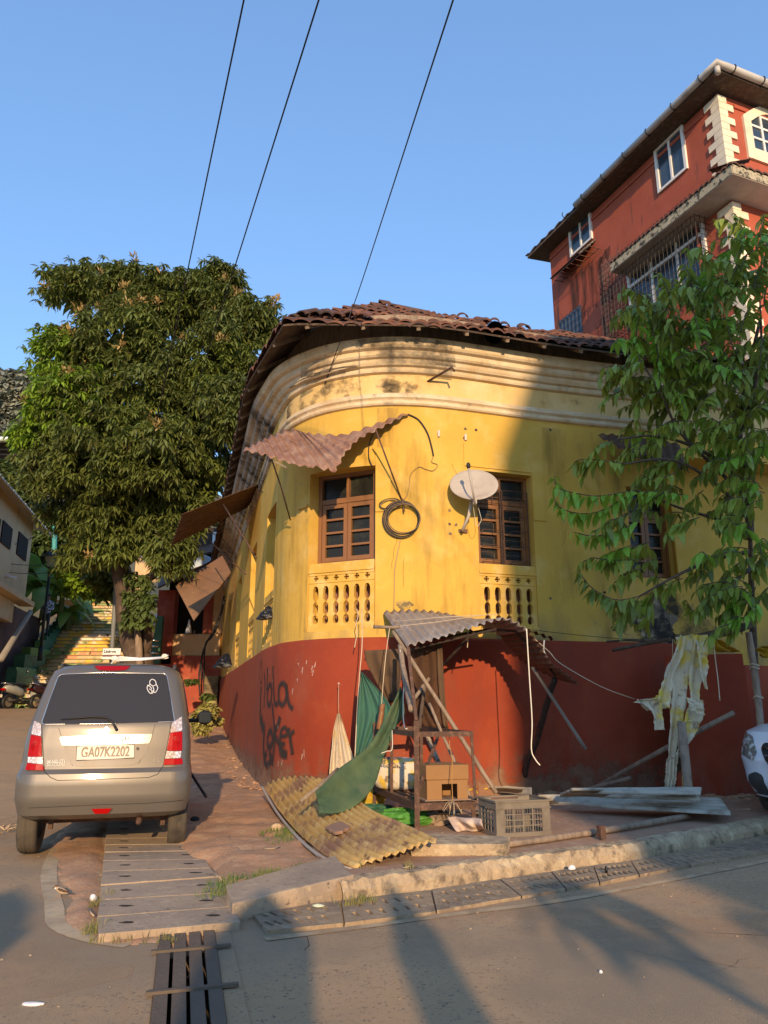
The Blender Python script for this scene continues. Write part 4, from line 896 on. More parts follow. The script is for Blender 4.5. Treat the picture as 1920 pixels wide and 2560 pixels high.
rod([(.3,8.5,1.86),(1.2,8.55,2.02),(1.5,8.55,2.0),(1.75,8.6,1.75),(1.95,8.6,1.50)],.014,BARKD,'roof_hoop',SH)
rod([(.1,9.2,2.24),(1.0,9.2,2.2)],.016,BARKD,'roof_rail',SH); rod([(.28,8.3,1.77),(1.25,8.3,2.0)],.014,BARKD,'roof_rail',SH)
rod([(.4,8.3,1.8),(.55,9.25,2.27)],.014,BARKD,'roof_rail',SH); rod([(1.0,8.3,1.95),(.95,9.25,2.2)],.014,BARKD,'roof_rail',SH); rod([(.62,9.0,1.55),(1.0,8.4,1.97)],.018,BARKD,'roof_brace',SH)
rod([Q(c6,645,185,8.3),Q(c6,780,190,8.25),Q(c6,830,185,8.25)],.018,OLDW,'roof_pole_end',SH)
rod([Q(c6,785,150,8.8),Q(c6,1100,120,8.6),Q(c6,1500,100,8.7)],.004,ROPE,'roof_rope',SH); rod([Q(c6,790,185,8.4),Q(c6,1100,150,8.5),Q(c6,1400,105,8.6)],.004,ROPE,'roof_rope',SH)
def pole(name,pts,r,mt,label,cat='pole',n=8,jit=.006,group=None):
    pts=cr(pts,6) if len(pts)>2 else [Vector(pts[0]).lerp(Vector(pts[1]),k/8) for k in range(9)]
    pts=[p+Vector((hsh(i,1)-.5,hsh(i,2)-.5,0))*jit for i,p in enumerate(pts)]; m=MB(); rr=[r*(1+.15*(hsh(i,5)-.5)) for i in range(len(pts))]
    m.tube(pts,rr,n); return tag(m.build(name,mt,smooth=True),label,cat,group)
pole('bamboo_pole',[Q(c6,780,215,8.2),Q(c6,1130,760,8.1),(1.135,7.95,.32)],.022,OLDW,'long pale bamboo pole leaning from the sheet roof down to the grey crate')
pole('wooden_post',[Q(c6,830,315,8.1),Q(c6,860,520,7.7),Q(c6,910,760,7.0)],.028,OLDW,'grey wooden post tied above the front leg of the rusty rack','post')
pole('wooden_stake',[Q(c6,1032,715,7.9),Q(c6,1180,1060,7.75),G(*c6(1370,1490),.13)],.017,OLDW,'thin brown stake leaning between the cardboard box and the crate','stake')
pole('whitish_branch',[Q(c6,1010,920,8.7),Q(c6,1060,1040,8.5),Q(c6,1130,1200,8.2)],.026,mat('mottled_branch',(.42,.34,.24),.9,[((.06,.05,.04),14,.48,.58)],bump=.6),'mottled white branch leaning behind the rusty rack','branch')
pole('crossed_stick',[Q(c6,915,700,8.3),Q(c6,1080,475,8.7)],.022,OLDW,'short stick crossing the brown net, tilted to the right','stick')
pole('crossed_stick',[Q(c6,1005,560,8.5),Q(c6,985,700,8.4),Q(c6,965,890,8.3)],.02,BARK,'upright dark stick behind the brown net','stick')
pole('tree_branch_post',[Q(c7,430,455,8.6),Q(c7,385,590,8.9),Q(c7,330,800,9.3),Q(c7,265,950,9.6),G(*c7(240,1108),.12)],.038,BARKD,'dark crooked branch propping the bent sheet roof against the red wall','post',jit=.02)
pole('metal_pipe',[Q(c7,300,385,8.7),Q(c7,610,862,8.6)],.021,mat('grey_pipe',(.2,.16,.12),.6),'grey pipe hanging at a slant below the bent sheet roof','pipe',jit=0)
pole('long_pole',[G(*c7(640,1095),.14),Q(c7,1050,865,9.0),Q(c7,1460,650,8.9)],.03,OLDW,'long grey pole leaning up to the right across the red wall')
pole('short_pole',[G(*c7(560,1105),.15),Q(c7,870,1025,9.3)],.025,OLDW,'short weathered pole lying at the foot of the red wall')
# rusty rack
RK=thing('rusty_rack','rusty iron rack with a slatted lower shelf standing under the sheet roof','rack',(.3,6.95,.12))
a_=Vector((.29,6.93,0)); b_=Vector((-.1,8.38,0)); c_=Vector((.80,7.06,0)); d_=b_+(c_-a_)
def V(p,z): return Vector((p.x,p.y,z))
MB().beam(V(a_,.11),V(a_,1.05),.045,.045,up=(1,0,0)).build('leg',IRON,RK); MB().beam(V(a_,1.05)-Vector((.0,0,.0)),Q(c6,885,330,7.2),.03,.03,up=(1,0,0)).build('upright',IRON,RK)
for p,zt in((b_,1.0),(c_,.35),(d_,.93)): MB().beam(V(p,.11),V(p,zt),.035,.035,up=(1,0,0)).build('leg',IRON,RK)
mid_=a_.lerp(b_,.55); MB().beam(V(mid_,.30),V(mid_,.93),.03,.03,up=(1,0,0)).build('upright',IRON,RK)
for z in(.32,.93):
    for p,q_ in((a_,b_),(a_,c_),(b_,d_),(c_,d_)):
        if z>.5 and p==a_ and q_==b_: q_=mid_
        MB().beam(V(p,z),V(q_,z),.035,.06 if z<.5 else .045).build('shelf_rail',IRON,RK)
for k in range(7):
    f=(k+.5)/7; MB().beam(V(a_.lerp(c_,f),.338),V(b_.lerp(d_,f),.338),.028,.012).build('slat',IRON,RK)
MB().beam(Q(c6,1095,935,7.3),Q(c6,950,1340,7.05),.025,.02).build('brace',IRON,RK)
MB().beam(V(c_,.93),V(c_,.36)+Vector((.02,0,0)),.025,.025,up=(1,0,0)).build('upright',IRON,RK)
# cardboard box on the shelf
u=(c_-a_).normalized(); v=(b_-a_).normalized(); bc=V(a_+u*.33+v*.30,.353)
BX=thing('cardboard_box','brown cardboard box on the shelf of the rusty rack with a cut-out front','box',bc)
def bxp(x,y,z): return bc+u*x+v*y+Vector((0,0,z))
def cbox(m,x0,x1,y0,y1,z0,z1):
    c=bxp((x0+x1)/2,(y0+y1)/2,(z0+z1)/2); m.box(c,(x1-x0,y1-y0,z1-z0),mat=Matrix((u,v,Vector((0,0,1)))).transposed())
m=MB(); cbox(m,-.19,-.05,-.16,-.15,0,.17); cbox(m,.10,.20,-.16,-.15,0,.17); cbox(m,-.19,.20,.15,.16,0,.30); cbox(m,-.19,-.18,-.15,.15,0,.30); cbox(m,.19,.20,-.15,.15,0,.30); cbox(m,-.05,.10,-.16,-.15,.135,.17)
m.build('box_sides',CARD,BX); m=MB(); cbox(m,-.2,.21,-.17,.17,.172,.30); m.build('box_top',CARD,BX,bevel=.006)
m=MB(); cbox(m,-.22,.30,-.2,.2,-.004,.004); m.build('box_base',mat('grey_card',(.3,.2,.13),.9),BX)
# cloths
def cloth(name,L,R,nu,nv,mt,label,cat,amp=.02,fr=3,th=.002,seed=0,parent=None,sag=0,rag=0):
    A=resample(cr(L,6),nu); B=resample(cr(R,6),nu); rows=[]
    for i in range(nu):
        row=[]
        for j in range(nv):
            t=j/(nv-1); q=t
            if rag and (j==0 or j==nv-1): q=t+rag*(hsh(i,j,seed)-.5)*(1 if j else 1)
            p=A[i].lerp(B[i],q); f=math.sin(math.pi*t)**.5
            d=amp*(math.sin(fr*6.28*t+2*vnoise(i*.15+seed,t*3))+.8*(vnoise(t*fr*3+seed,i*.3)-.5))
            row.append(p+Vector((0,-d,-sag*math.sin(math.pi*t)*math.sin(math.pi*i/(nu-1)))))
        rows.append(row)
    o=MB().grid(rows).build(name,mt,parent,smooth=True,thick=th)
    return tag(o,label,cat) if label else o
cloth('green_sheet',[Q(c6,833,598,7.85),Q(c6,740,790,7.7),Q(c6,610,1005,7.5),Q(c6,400,1170,7.2),Q(c6,245,1312,6.9)],[Q(c6,850,640,7.85),Q(c6,800,880,7.7),Q(c6,715,1090,7.5),Q(c6,640,1300,7.2),Q(c6,470,1452,6.95),Q(c6,272,1472,6.8)],40,16,GRNC,'sagging dark green cloth stretched on a slant in front of the rusty rack','cloth',.03,1.1,seed=2)
cloth('green_sheet',[Q(c6,834,600,7.9),Q(c6,842,660,7.9),Q(c6,800,880,7.85)],[Q(c6,838,600,7.95),Q(c6,862,760,7.95),Q(c6,850,820,8.0)],12,6,GRNC,'narrow fold of green cloth knotted at the wooden post','cloth',.01,1)
rod([Q(c6,140,1395,6.75),Q(c6,245,1310,6.9),Q(c6,400,1168,7.2)],.017,OLDW,'x',None).name='cloth_batten'
tag(bpy.data.objects['cloth_batten'],'short wooden batten sticking out of the lower corner of the green cloth','batten')
cloth('teal_sheet',[Q(c6,562,500,8.5),Q(c6,540,700,8.5),Q(c6,528,900,8.5),Q(c6,520,1085,8.5)],[Q(c6,575,505,8.5),Q(c6,770,745,8.4),Q(c6,715,900,8.4),Q(c6,600,1060,8.4)],24,20,TEAL,'faded teal cloth hanging at the left side of the stall','cloth',.03,3,seed=6)
cloth('gauze_sheet',[Q(c6,580,350,8.7),Q(c6,600,440,8.7),Q(c6,660,560,8.7),Q(c6,740,700,8.7)],[Q(c6,845,335,8.5),Q(c6,840,450,8.5),Q(c6,835,560,8.5),Q(c6,800,720,8.5)],20,18,BRNC,'brown gauze sheet hanging behind the teal cloth','cloth',.02,3,seed=9)
cloth('shade_net',[Q(c6,900,330,8.6),Q(c6,905,600,8.6),Q(c6,930,760,8.6),Q(c6,1000,880,8.6)],[Q(c6,1120,300,8.5),Q(c6,1135,560,8.5),Q(c6,1145,760,8.5),Q(c6,1165,890,8.5)],24,20,BRNET,'translucent brown shade net hanging in the middle of the stall','net',.015,3,seed=12)
cloth('net_strip',[Q(c6,1085,310,8.48),Q(c6,1095,600,8.48),Q(c6,1130,880,8.45)],[Q(c6,1118,300,8.46),Q(c6,1135,600,8.46),Q(c6,1160,890,8.44)],16,6,BRNC,'narrow brown strip edging the shade net','net',.008,1,seed=14)
cloth('white_sack',[Q(c6,398,785,9.15),Q(c6,370,900,9.1),Q(c6,355,1050,9.0),Q(c6,340,1220,8.95)],[Q(c6,415,785,9.15),Q(c6,450,900,9.1),Q(c6,485,1020,9.0),Q(c6,515,1110,8.95)],26,22,WCLO,'white sack with a yellow stain hanging from a nail on the red wall','sack',.035,3,seed=17)
rod([Q(c6,406,785,9.15),Q(c6,404,680,9.2),Q(c6,406,578,9.25)],.003,ROPE,'sack_string',bpy.data.objects['white_sack'],5)
m=MB(); m.ball(Q(c6,406,577,9.24),.012,8,5); m.build('nail_head',SCR,bpy.data.objects['white_sack'])
# ropes
def ropeobj(name,pts,r,mt,label,cat='rope'):
    m=MB(); m.tube(cr(pts,5),r,5); return tag(m.build(name,mt,smooth=True),label,cat)
ropeobj('rope',[Q(c6,565,62,9.0),Q(c6,568,300,8.8),Q(c6,550,520,8.65),Q(c6,532,800,8.5),Q(c6,518,1085,8.4)],.0065,ROPE,'long tan rope hanging from the left balustrade past the teal cloth')
ropeobj('rope',[Q(c6,530,62,9.2),Q(c6,540,110,9.2),Q(c6,525,170,9.2),Q(c6,532,230,9.2),Q(c6,515,330,9.15)],.006,ROPE,'short knotted rope below the left balustrade')
ropeobj('rope',[Q(c6,758,195,8.2),Q(c6,735,350,8.15),Q(c6,715,550,8.1),Q(c6,702,725,8.1)],.005,ROPE,'thin rope with a block of wood on its end')
pole('wood_block',[Q(c6,708,720,8.1),Q(c6,700,790,8.1),Q(c6,684,895,8.1)],.03,WOOD,'splintered block of wood hanging on the thin rope','block')
ropeobj('plastic_strap',[Q(c6,830,345,8.0),Q(c6,860,500,7.9),Q(c6,850,700,7.8),Q(c6,858,870,7.7),Q(c6,880,890,7.7)],.006,ROPEW,'white plastic strap hanging beside the wooden post','strap')
ropeobj('plastic_strap',[Q(c7,268,165,8.2),Q(c7,285,450,8.2),Q(c7,300,700,8.2),Q(c7,296,860,8.2),Q(c7,320,920,8.2),Q(c7,346,952,8.2)],.007,ROPEW,'long white strap hanging from the right end of the sheet roof','strap')
ropeobj('rope',[Q(c6,1178,905,7.2),Q(c6,1172,1000,7.1),Q(c6,1190,1100,7.05),Q(c6,1188,1250,7.0),Q(c6,1195,1400,6.98)],.004,mat('orange_string',(.45,.22,.06),.8),'orange string tied round the cardboard box')
ropeobj('twine_tuft',[Q(c6,700,1060,7.3),Q(c6,740,1045,7.3),Q(c6,775,1030,7.3),Q(c6,775,900,7.4)],.004,ROPEW,'white knotted cord tied to the rack above the printed sack','cord')
ropeobj('tie_cord',[Q(c7,315,225,8.3),Q(c7,400,300,8.3),Q(c7,470,370,8.3),Q(c7,700,500,8.4),Q(c7,890,570,8.6)],.005,ROPE,'long cord stretched from the sheet roof to the tattered tarp','cord')
ropeobj('string_bits',[Q(c7,370,232,8.35),Q(c7,368,290,8.35),Q(c7,385,330,8.35)],.009,ROPEW,'white knotted string on the long cord beside the sheet roof','cord')
ropeobj('wall_wire',[Q(c7,300,172,9.6),Q(c7,600,205,9.7),Q(c7,900,225,9.75),Q(c7,1170,195,9.7)],.004,CABLE,'thin black wire running along the wall above the red plinth','wire')
ropeobj('dangling_string',[Q(c6,1300,215,8.5),Q(c6,1298,290,8.5),Q(c6,1295,330,8.5)],.006,ROPE,'short string hanging inside the sheet roof','string')
# printed sack on the shelf, its purple band with lettering
SK=thing('printed_sack','cream printed sack with a purple band resting on the rusty rack','sack',V(b_,.34)+Vector((.25,-.2,0)))
def pillow(cx,cy,cz,rx,ry,rz,mt,name,parent,seed,n=20,m_=12,jit=.08):
    m=MB(); rows=[]
    for i in range(m_+1):
        th=math.pi*i/m_; row=[]
        for k in range(n):
            a=6.2832*k/n; q=1+jit*2*(vnoise(k*.6+seed,i*.7)-.5); cc,ss=math.cos(a),math.sin(a)
            row.append((cx+rx*math.copysign(abs(cc)**.6,cc)*math.sin(th)**.6*q,cy+ry*math.copysign(abs(ss)**.6,ss)*math.sin(th)**.6*q,cz-rz*math.copysign(abs(math.cos(th))**.7,math.cos(th))))
        rows.append(row)
    return m.grid(rows,close=True).build(name,mt,parent,smooth=True)
sc_=P(*c6(810,1240),8.05); pillow(sc_.x,sc_.y,.50,.27,.17,.16,SACK,'sack_body',SK,3)
cloth('x',[Q(c6,700,1150,7.95),Q(c6,780,1150,7.86),Q(c6,940,1170,7.95)],[Q(c6,705,1085,8.0),Q(c6,800,1090,7.95),Q(c6,920,1150,8.0)],14,6,PURP,None,None,.012,1,parent=SK).name='sack_band'
def text_mb(s,size,ext=.002,bold=0):
    cu=bpy.data.curves.new('t','FONT'); cu.body=s; cu.size=size; cu.extrude=ext; cu.align_x='CENTER'; cu.align_y='CENTER'; cu.offset=bold
    o=bpy.data.objects.new('t',cu); COL.objects.link(o); dg=bpy.context.evaluated_depsgraph_get(); me=bpy.data.meshes.new_from_object(o.evaluated_get(dg))
    m=MB(); m.v=[tuple(v.co) for v in me.vertices]; m.f=[tuple(p.vertices) for p in me.polygons]; m.m=[0]*len(m.f)
    bpy.data.objects.remove(o); bpy.data.curves.remove(cu); return m
def place(m,c,ux,uz): 
    un=ux.cross(uz); m.v=[tuple(c+ux*x+uz*y+un*z) for x,y,z in m.v]; return m
place(text_mb('weduene',.062,.002,.001),P(*c6(765,1137),7.82),Vector((1,-.03,-.07)).normalized(),Vector((0,0,1))).build('sack_lettering',WCLO,SK)
# plastic bags
def crumple(c,r,mt,name,label,cat='bag',seed=0,n=22,m_=12,jit=.5):
    m=MB(); rows=[]
    for i in range(m_+1):
        th=math.pi*i/m_; row=[]
        for k in range(n):
            a=6.2832*k/n; q=1+jit*(vnoise(k*.9+seed,i*.9)-.5)+jit*.5*(hsh(k,i,seed)-.5)
            row.append((c[0]+r[0]*math.sin(th)*math.cos(a)*q,c[1]+r[1]*math.sin(th)*math.sin(a)*q,c[2]+r[2]*(-math.cos(th))*(.8+.4*q)))
        rows.append(row)
    return tag(m.grid(rows,close=True).build(name,mt),label,cat)
p=G(*c6(620,1440),.12); crumple((p.x,p.y+.12,.27),(.17,.12,.19),YPL,'yellow_bag','crumpled yellow plastic bag beside the left leg of the rack',seed=1)
p=G(*c6(850,1560),.12); crumple((p.x,p.y+.1,.17),(.28,.14,.07),LIME,'green_bag','bright green plastic bag spread on the ground under the rack',seed=4,jit=.6)
p=G(*c6(1060,1500),.12); crumple((p.x,p.y+.25,.2),(.22,.06,.10),LIME,'green_bag','bright green plastic sheet bunched under the shelf of the rack',seed=8,jit=.3)
p=G(*c6(650,1480),.1); crumple((p.x,p.y+.05,.15),(.2,.08,.035),DKGRN,'dark_green_sheet','dark green plastic scrap on the yellow metal sheet','scrap',seed=6)
p=G(*c6(1320,1370),.12); crumple((p.x,p.y+.35,.2),(.2,.15,.08),YPL,'yellow_rag','torn yellow plastic behind the thin stake','rag',seed=10,jit=.8)
p=G(*c6(1090,1560),.12); crumple((p.x+.02,p.y+.1,.16),(.13,.1,.07),OLDW,'rubbish_heap','small heap of brown rubbish under the rack','rubbish',seed=12,jit=.7)
p=G(*c6(1170,1490),.12); crumple((p.x+.02,p.y+.08,.2),(.12,.07,.09),SACK,'crumpled_paper','crumpled brown paper behind the pale cloth','paper',seed=15,jit=.9)
cloth('pale_cloth',[G(*c6(1150,1495),.22),G(*c6(1190,1560),.16),G(*c6(1215,1597),.125)],[G(*c6(1390,1510),.25),G(*c6(1400,1560),.2),G(*c6(1425,1598),.125)],14,24,PINKC,'stained pale cloth thrown on the kerb beside the crate','cloth',.03,2,seed=21)
for k in range(12):
    a=Q(c6,1190+50*(hsh(k,1)-.5),1390,6.95); b=Q(c6,1195+150*(hsh(k,2)-.5),1440+50*hsh(k,3),6.93-.1*hsh(k,4))
    if k==0: ST=thing('straw_tuft','tuft of dry straw hanging from the string of the cardboard box','straw',a)
    rod([a,a.lerp(b,.5)+Vector((0,0,.02)),b],.0025,DRY,'straw',ST,4)
# grey crate
CRT=thing('plastic_crate','grey slotted plastic crate standing on the pavement by the stall','crate',(.95,6.58,.12))
o_=Vector((.935,6.60,.12)); ux=(Vector((1.465,6.76,0))-Vector((.935,6.60,0))).normalized(); uy=Vector((-ux.y,ux.x,0)); LX,LY,LZ=.50,.36,.285
Mc=Matrix((ux,uy,Vector((0,0,1)))).transposed()
def cb(m,x0,x1,y0,y1,z0,z1): m.box(o_+ux*(x0+x1)/2+uy*(y0+y1)/2+Vector((0,0,(z0+z1)/2)),(x1-x0,y1-y0,z1-z0),mat=Mc)
m=MB(); t_=.008
cb(m,.02,LX-.02,.02,LY-.02,.0,.012)
for x0,x1 in((0,.075),(LX-.075,LX)):
    for y in(0,LY-t_): cb(m,x0,x1,y,y+t_,0,LZ-.065)
for y0,y1 in((t_,.06),(LY-.06,LY-t_)):
    for x in(0,LX-t_): cb(m,x,x+t_,y0,y1,0,LZ-.065)
m.build('corner_post',CRATE,CRT)
m=MB()
for z0,z1,e in((LZ-.06,LZ,.0),(LZ-.012,LZ,.012),(LZ-.066,LZ-.058,.01),(0,.035,.004)):
    for y in(-e,LY-t_): 
        if z0>.2 and y>.1 and e<.005: cb(m,0,.12,y,y+t_,z0,z1); cb(m,LX-.12,LX,y,y+t_,z0,z1); cb(m,.12,LX-.12,y,y+t_,z0,z1-.03); continue
        cb(m,-e,LX+e,y,y+t_+e,z0,z1)
    for x in(-e,LX-t_): cb(m,x,x+t_+e,t_+.001,LY-t_-.001,z0,z1)
m.build('rim',CRATE,CRT)
m=MB()
for y in(0.001,LY-t_):
    for x in [.075+ (LX-.15)*k/4 for k in range(1,4)]: cb(m,x-.006,x+.006,y,y+t_,.036,LZ-.067)
    for z in(.085,.13,.175): cb(m,.076,LX-.076,y+.001,y+t_-.001,z-.004,z+.004)
    for k in range(30):
        x=.08+(LX-.16)*k/29
        cb(m,x-.002,x+.002,y+.002,y+t_-.002,.036,LZ-.067) if (k%2==0) else None
for x in(0.001,LX-t_):
    for y in(.12,.18,.24): cb(m,x,x+t_-.001,y-.005,y+.005,.036,LZ-.067)
    for z in(.085,.13,.175): cb(m,x+.001,x+t_-.001,.061,LY-.061,z-.005,z+.005)
m.build('lattice',CRATE,CRT)
# yellow corrugated sheet on the ground
Lc=[G(656,1962,.28),G(690,2020,.15),G(738,2080,.12),G(795,2130,.12),G(845,2158,.12),G(882,2170,.12)]
Rc=[G(808,1950,.42),G(872,1985,.36),G(930,2030,.30),G(1000,2062,.27),G(1050,2082,.27),G(1092,2100,.26)]
m=corrugated(Lc,Rc,46,0.0,.0,90)
# ridges along the length: rebuild across
A=resample(cr(Lc,8),70); B=resample(cr(Rc,8),70); rows=[]
for i in range(70):
    row=[]
    for j in range(90):
        t=j/89; e=.05*(vnoise(j*.22,4.1)-.5)+.02*(hsh(j,8)-.5) if i>66 else 0
        p=A[i].lerp(B[i],t)+Vector((0,0,.10*math.sin(math.pi*t)*(1-i/69)*.6)); p+=Vector((e*.3,-e,0)); p.z+=.020*math.cos(6.2832*11*t)*(1-.5*max(0,(i-55)/15))+.007*(vnoise(i*.12,t*4)-.5)
        row.append(p)
    rows.append(row)
tag(MB().grid(rows).build('corrugated_sheet',YSHEET,smooth=True,thick=.004),'yellow and rusty corrugated sheet curling over the kerb in front of the stall','metal sheet')
m=MB(); q=resample(cr(Lc,8),40); m.tube([p+Vector((-.01,-.01,-.01)) for p in q],.014,6); tag(m.build('sheet_edging',mat('pale_pipe',(.40,.36,.31),.7),smooth=True),'pale bent pipe along the left edge of the yellow sheet','pipe')
slab('flat_stone',mat('brown_stone',(.33,.19,.12),.9,bump=.3),'flat brown stone weighing down the yellow sheet','stone',[G(812,2066,.23),G(838,2080,.23),G(858,2076,.23),G(886,2058,.24),G(850,2052,.24)],.025,seed=31,bev=.005)
# galvanised sheets, timber
def msheet(pa,pb,pc,pd,label,z0=.0,seed=0):
    # pa,pb near edge (left,right); pd,pc far edge
    rows=[]
    for i in range(30):
        t=i/29; row=[]
        for j in range(26):
            s=j/25; p=pa.lerp(pb,t).lerp(pd.lerp(pc,t),s); row.append(p+Vector((0,0,.028*(abs(math.sin(s*6.2832*2.5))**.5)+.01*vnoise(t*5,seed))))
        rows.append(row)
    return tag(MB().grid(rows).build('metal_sheet',GALVN,smooth=True,thick=.004),label,'metal sheet','grey metal sheets lying by the wall')
msheet(G(1372,2012,.18),G(1828,2040,.20),G(1800,2000,.24),G(1345,1992,.26),'lowest grey metal sheet, longest, reaching the rubble block')
msheet(G(1400,1992,.28),G(1750,2003,.30),G(1745,1985,.33),G(1420,1982,.34),'middle grey metal sheet with its end under the tarp')
msheet(G(1420,1985,.34),G(1752,1990,.36),G(1755,1976,.38),G(1430,1977,.38),'topmost grey metal sheet against the red wall',seed=2)
msheet(G(1170,1975,.15),G(1330,1990,.16),G(1330,1976,.22),G(1180,1968,.2),'short dark metal sheet behind the grey crate',seed=3)
pole('timber_batten',[G(1262,2112,.15),G(1500,2078,.15),G(1722,2040,.16)],.026,OLDW,'long grey timber batten lying along the pavement','batten')
MB_=MB(); MB_.box(G(*c7(700,1360),.15)+Vector((0,0,.03)),(.05,.06,.1),rz=.4); tag(MB_.build('iron_bracket',IRON,bevel=.004),'small rusty bracket standing on the pavement','bracket')
# posts and tattered tarp
def plank(name,pa,pb,w_,t_,mt,label,cat='post'): return tag(MB().beam(pa,pb,w_,t_,up=(0,-1,0)).build(name,mt,bevel=.004),label,cat)
plank('flat_post',Q(c7,1160,700,8.3),Q(c7,1208,1175,8.0),.09,.03,OLDW,'flat wooden post in front of the metal sheets'); plank('flat_post',Q(c7,1130,700,8.8),G(*c7(1150,1085),.14),.12,.04,mat('olive_wood',(.11,.09,.05),.8),'dark flat post hidden behind the tattered tarp')
pole('tarp_pole',[Q(c7,1130,225,8.5),Q(c7,1300,208,8.5),Q(c7,1500,160,8.4),Q(c7,1570,130,8.4)],.045,BARK,'knotty bough carrying the tattered tarp'); pole('dead_branch',[Q(c7,765,290,9.4),Q(c7,900,262,9.4),Q(c7,1100,225,9.2)],.022,BARK,'thin dead branch lying on top of the red plinth','branch')
pole('dead_branch',[Q(c7,730,240,9.5),Q(c7,860,232,9.5),Q(c7,1010,240,9.4)],.014,BARK,'twig lying on the plinth under the broken plaster','branch')
pole('bark_post',[Q(c7,1545,185,8.6),Q(c7,1580,400,8.6),Q(c7,1600,560,8.6),Q(c7,1622,800,8.5),G(1905,2000,.1)],.04,OLDW,'grey post with string bindings at the right end of the red wall','post')
for k,(x,y) in enumerate([(1578,375),(1580,392),(1602,560)]):
    m=MB(); c=Q(c7,x,y,8.58); m.tube([c+Vector((.05*math.cos(a),.05*math.sin(a),.012*math.sin(2*a))) for a in [6.2832*q/12 for q in range(13)]],.006,5); m.build('binding',ROPE,[o for o in COL.objects if o.name=='bark_post'][0])
ropeobj('rope',[Q(c7,1345,185,8.3),Q(c7,1350,290,8.3),Q(c7,1370,450,8.3),Q(c7,1382,580,8.3)],.006,ROPE,'frayed rope hanging from the bough beside the tarp')
ropeobj('rope',[Q(c7,1110,225,8.9),Q(c7,1108,330,8.9),Q(c7,1100,420,8.9)],.004,ROPE,'thin string behind the top of the tattered tarp')
TP=thing('tattered_tarp','tattered yellow and white tarp hanging over a bough before the red wall','tarp',Q(c7,1190,400,8.35))
def cl2(L,R,seed,mt=TATR,amp=.022,fr=1.1,Z=8.35,nm='tarp_strip'):
    n=len(L); dz=.06*(hsh(seed,1)-.5)
    o=cloth(nm,[Q(c7,x,y,Z+dz) for x,y in L],[Q(c7,x,y,Z+dz+.03) for x,y in R],34,22,mt,None,None,amp,fr,seed=seed,parent=TP,rag=.14); return o
cl2([(1125,215),(1110,330),(1060,440),(1100,500),(1095,640),(1085,800),(1075,960),(1058,1088)],[(1230,195),(1220,330),(1200,450),(1190,560),(1170,680),(1140,800),(1120,960),(1112,1088)],1)
cl2([(1235,200),(1215,330),(1200,450),(1210,560),(1180,680),(1150,800),(1130,920)],[(1310,200),(1300,330),(1285,420),(1260,560),(1285,660),(1235,760),(1150,900)],2)
cl2([(1150,200),(1120,300),(1070,420),(1040,500),(1020,580)],[(1180,210),(1160,330),(1110,430),(1105,520),(1085,625)],3,Z=8.28)
cl2([(880,590),(930,600),(985,640),(1000,700),(1002,750)],[(930,572),(1000,570),(1040,590),(1050,670),(1062,748)],4,Z=8.3)
cl2([(1060,480),(1030,540),(980,570),(900,575)],[(1100,560),(1080,620),(1020,620),(960,640)],5,Z=8.32)
cl2([(1240,230),(1255,330),(1265,420),(1290,500)],[(1300,250),(1310,380),(1300,460),(1310,520)],6,Z=8.27)
cl2([(1070,920),(1065,1000),(1060,1088)],[(1140,880),(1130,1000),(1115,1085)],7,Z=8.25,fr=3)
cl2([(1130,700),(1140,800),(1120,930)],[(1240,690),(1255,740),(1160,880)],8,Z=8.3)
cl2([(1180,560),(1200,600),(1210,640)],[(1280,575),(1285,620),(1290,665)],9,Z=8.25)
YS=thing('yellow_tarp','crumpled yellow tarp bunched behind the low boundary wall','tarp',Q(c7,1400,280,9.4))
def ys(L,R,s_): return cloth('tarp_fold',[Q(c7,x,y,9.6) for x,y in L],[Q(c7,x,y,9.5) for x,y in R],20,14,YPL,None,None,.05,2,seed=s_,parent=YS)
ys([(1290,215),(1300,260),(1340,300)],[(1380,230),(1430,262),(1490,300)],3); ys([(1575,290),(1600,310),(1620,330)],[(1625,265),(1700,280),(1700,340)],5)
plank('yellow_strip',Q(c7,1175,1020,8.7),Q(c7,1178,1085,8.6),.05,.01,YPL,'scrap of yellow sheet between the two flat posts','scrap')
# rubble along the foot of the wall
m=MB()
for k in range(90):
    x=lerp(1300,1890,hsh(k,1)); yb=1975+12*hsh(k,2)+(15 if x>1760 else 0); p=G(x,yb,.12); r=.02+.045*hsh(k,3)**2; m.ball((p.x,p.y+.05,.12+r*.1),(r*1.7,r,r*.5),7,5,jit=.35)
o=m.build('rubble',DUSTY); o['kind']='stuff'; o['label']='crumbled plaster and earth along the foot of the red wall'
m=MB()
for k in range(120):
    s_=lerp(WS(20),WPX(700,1950)[0],hsh(k,1)**.7); p=W(s_,0,.06+.12*hsh(k,4)); r=.006+.022*hsh(k,3)**2; m.ball((p.x-.3*hsh(k,6)**2,p.y,ramp(p.x,p.y)+.088),(r*1.6,r,r*.5),6,4,jit=.4)
o=m.build('rubble',DUSTY); o['kind']='stuff'; o['label']='small stones and dry leaves along the side facade'
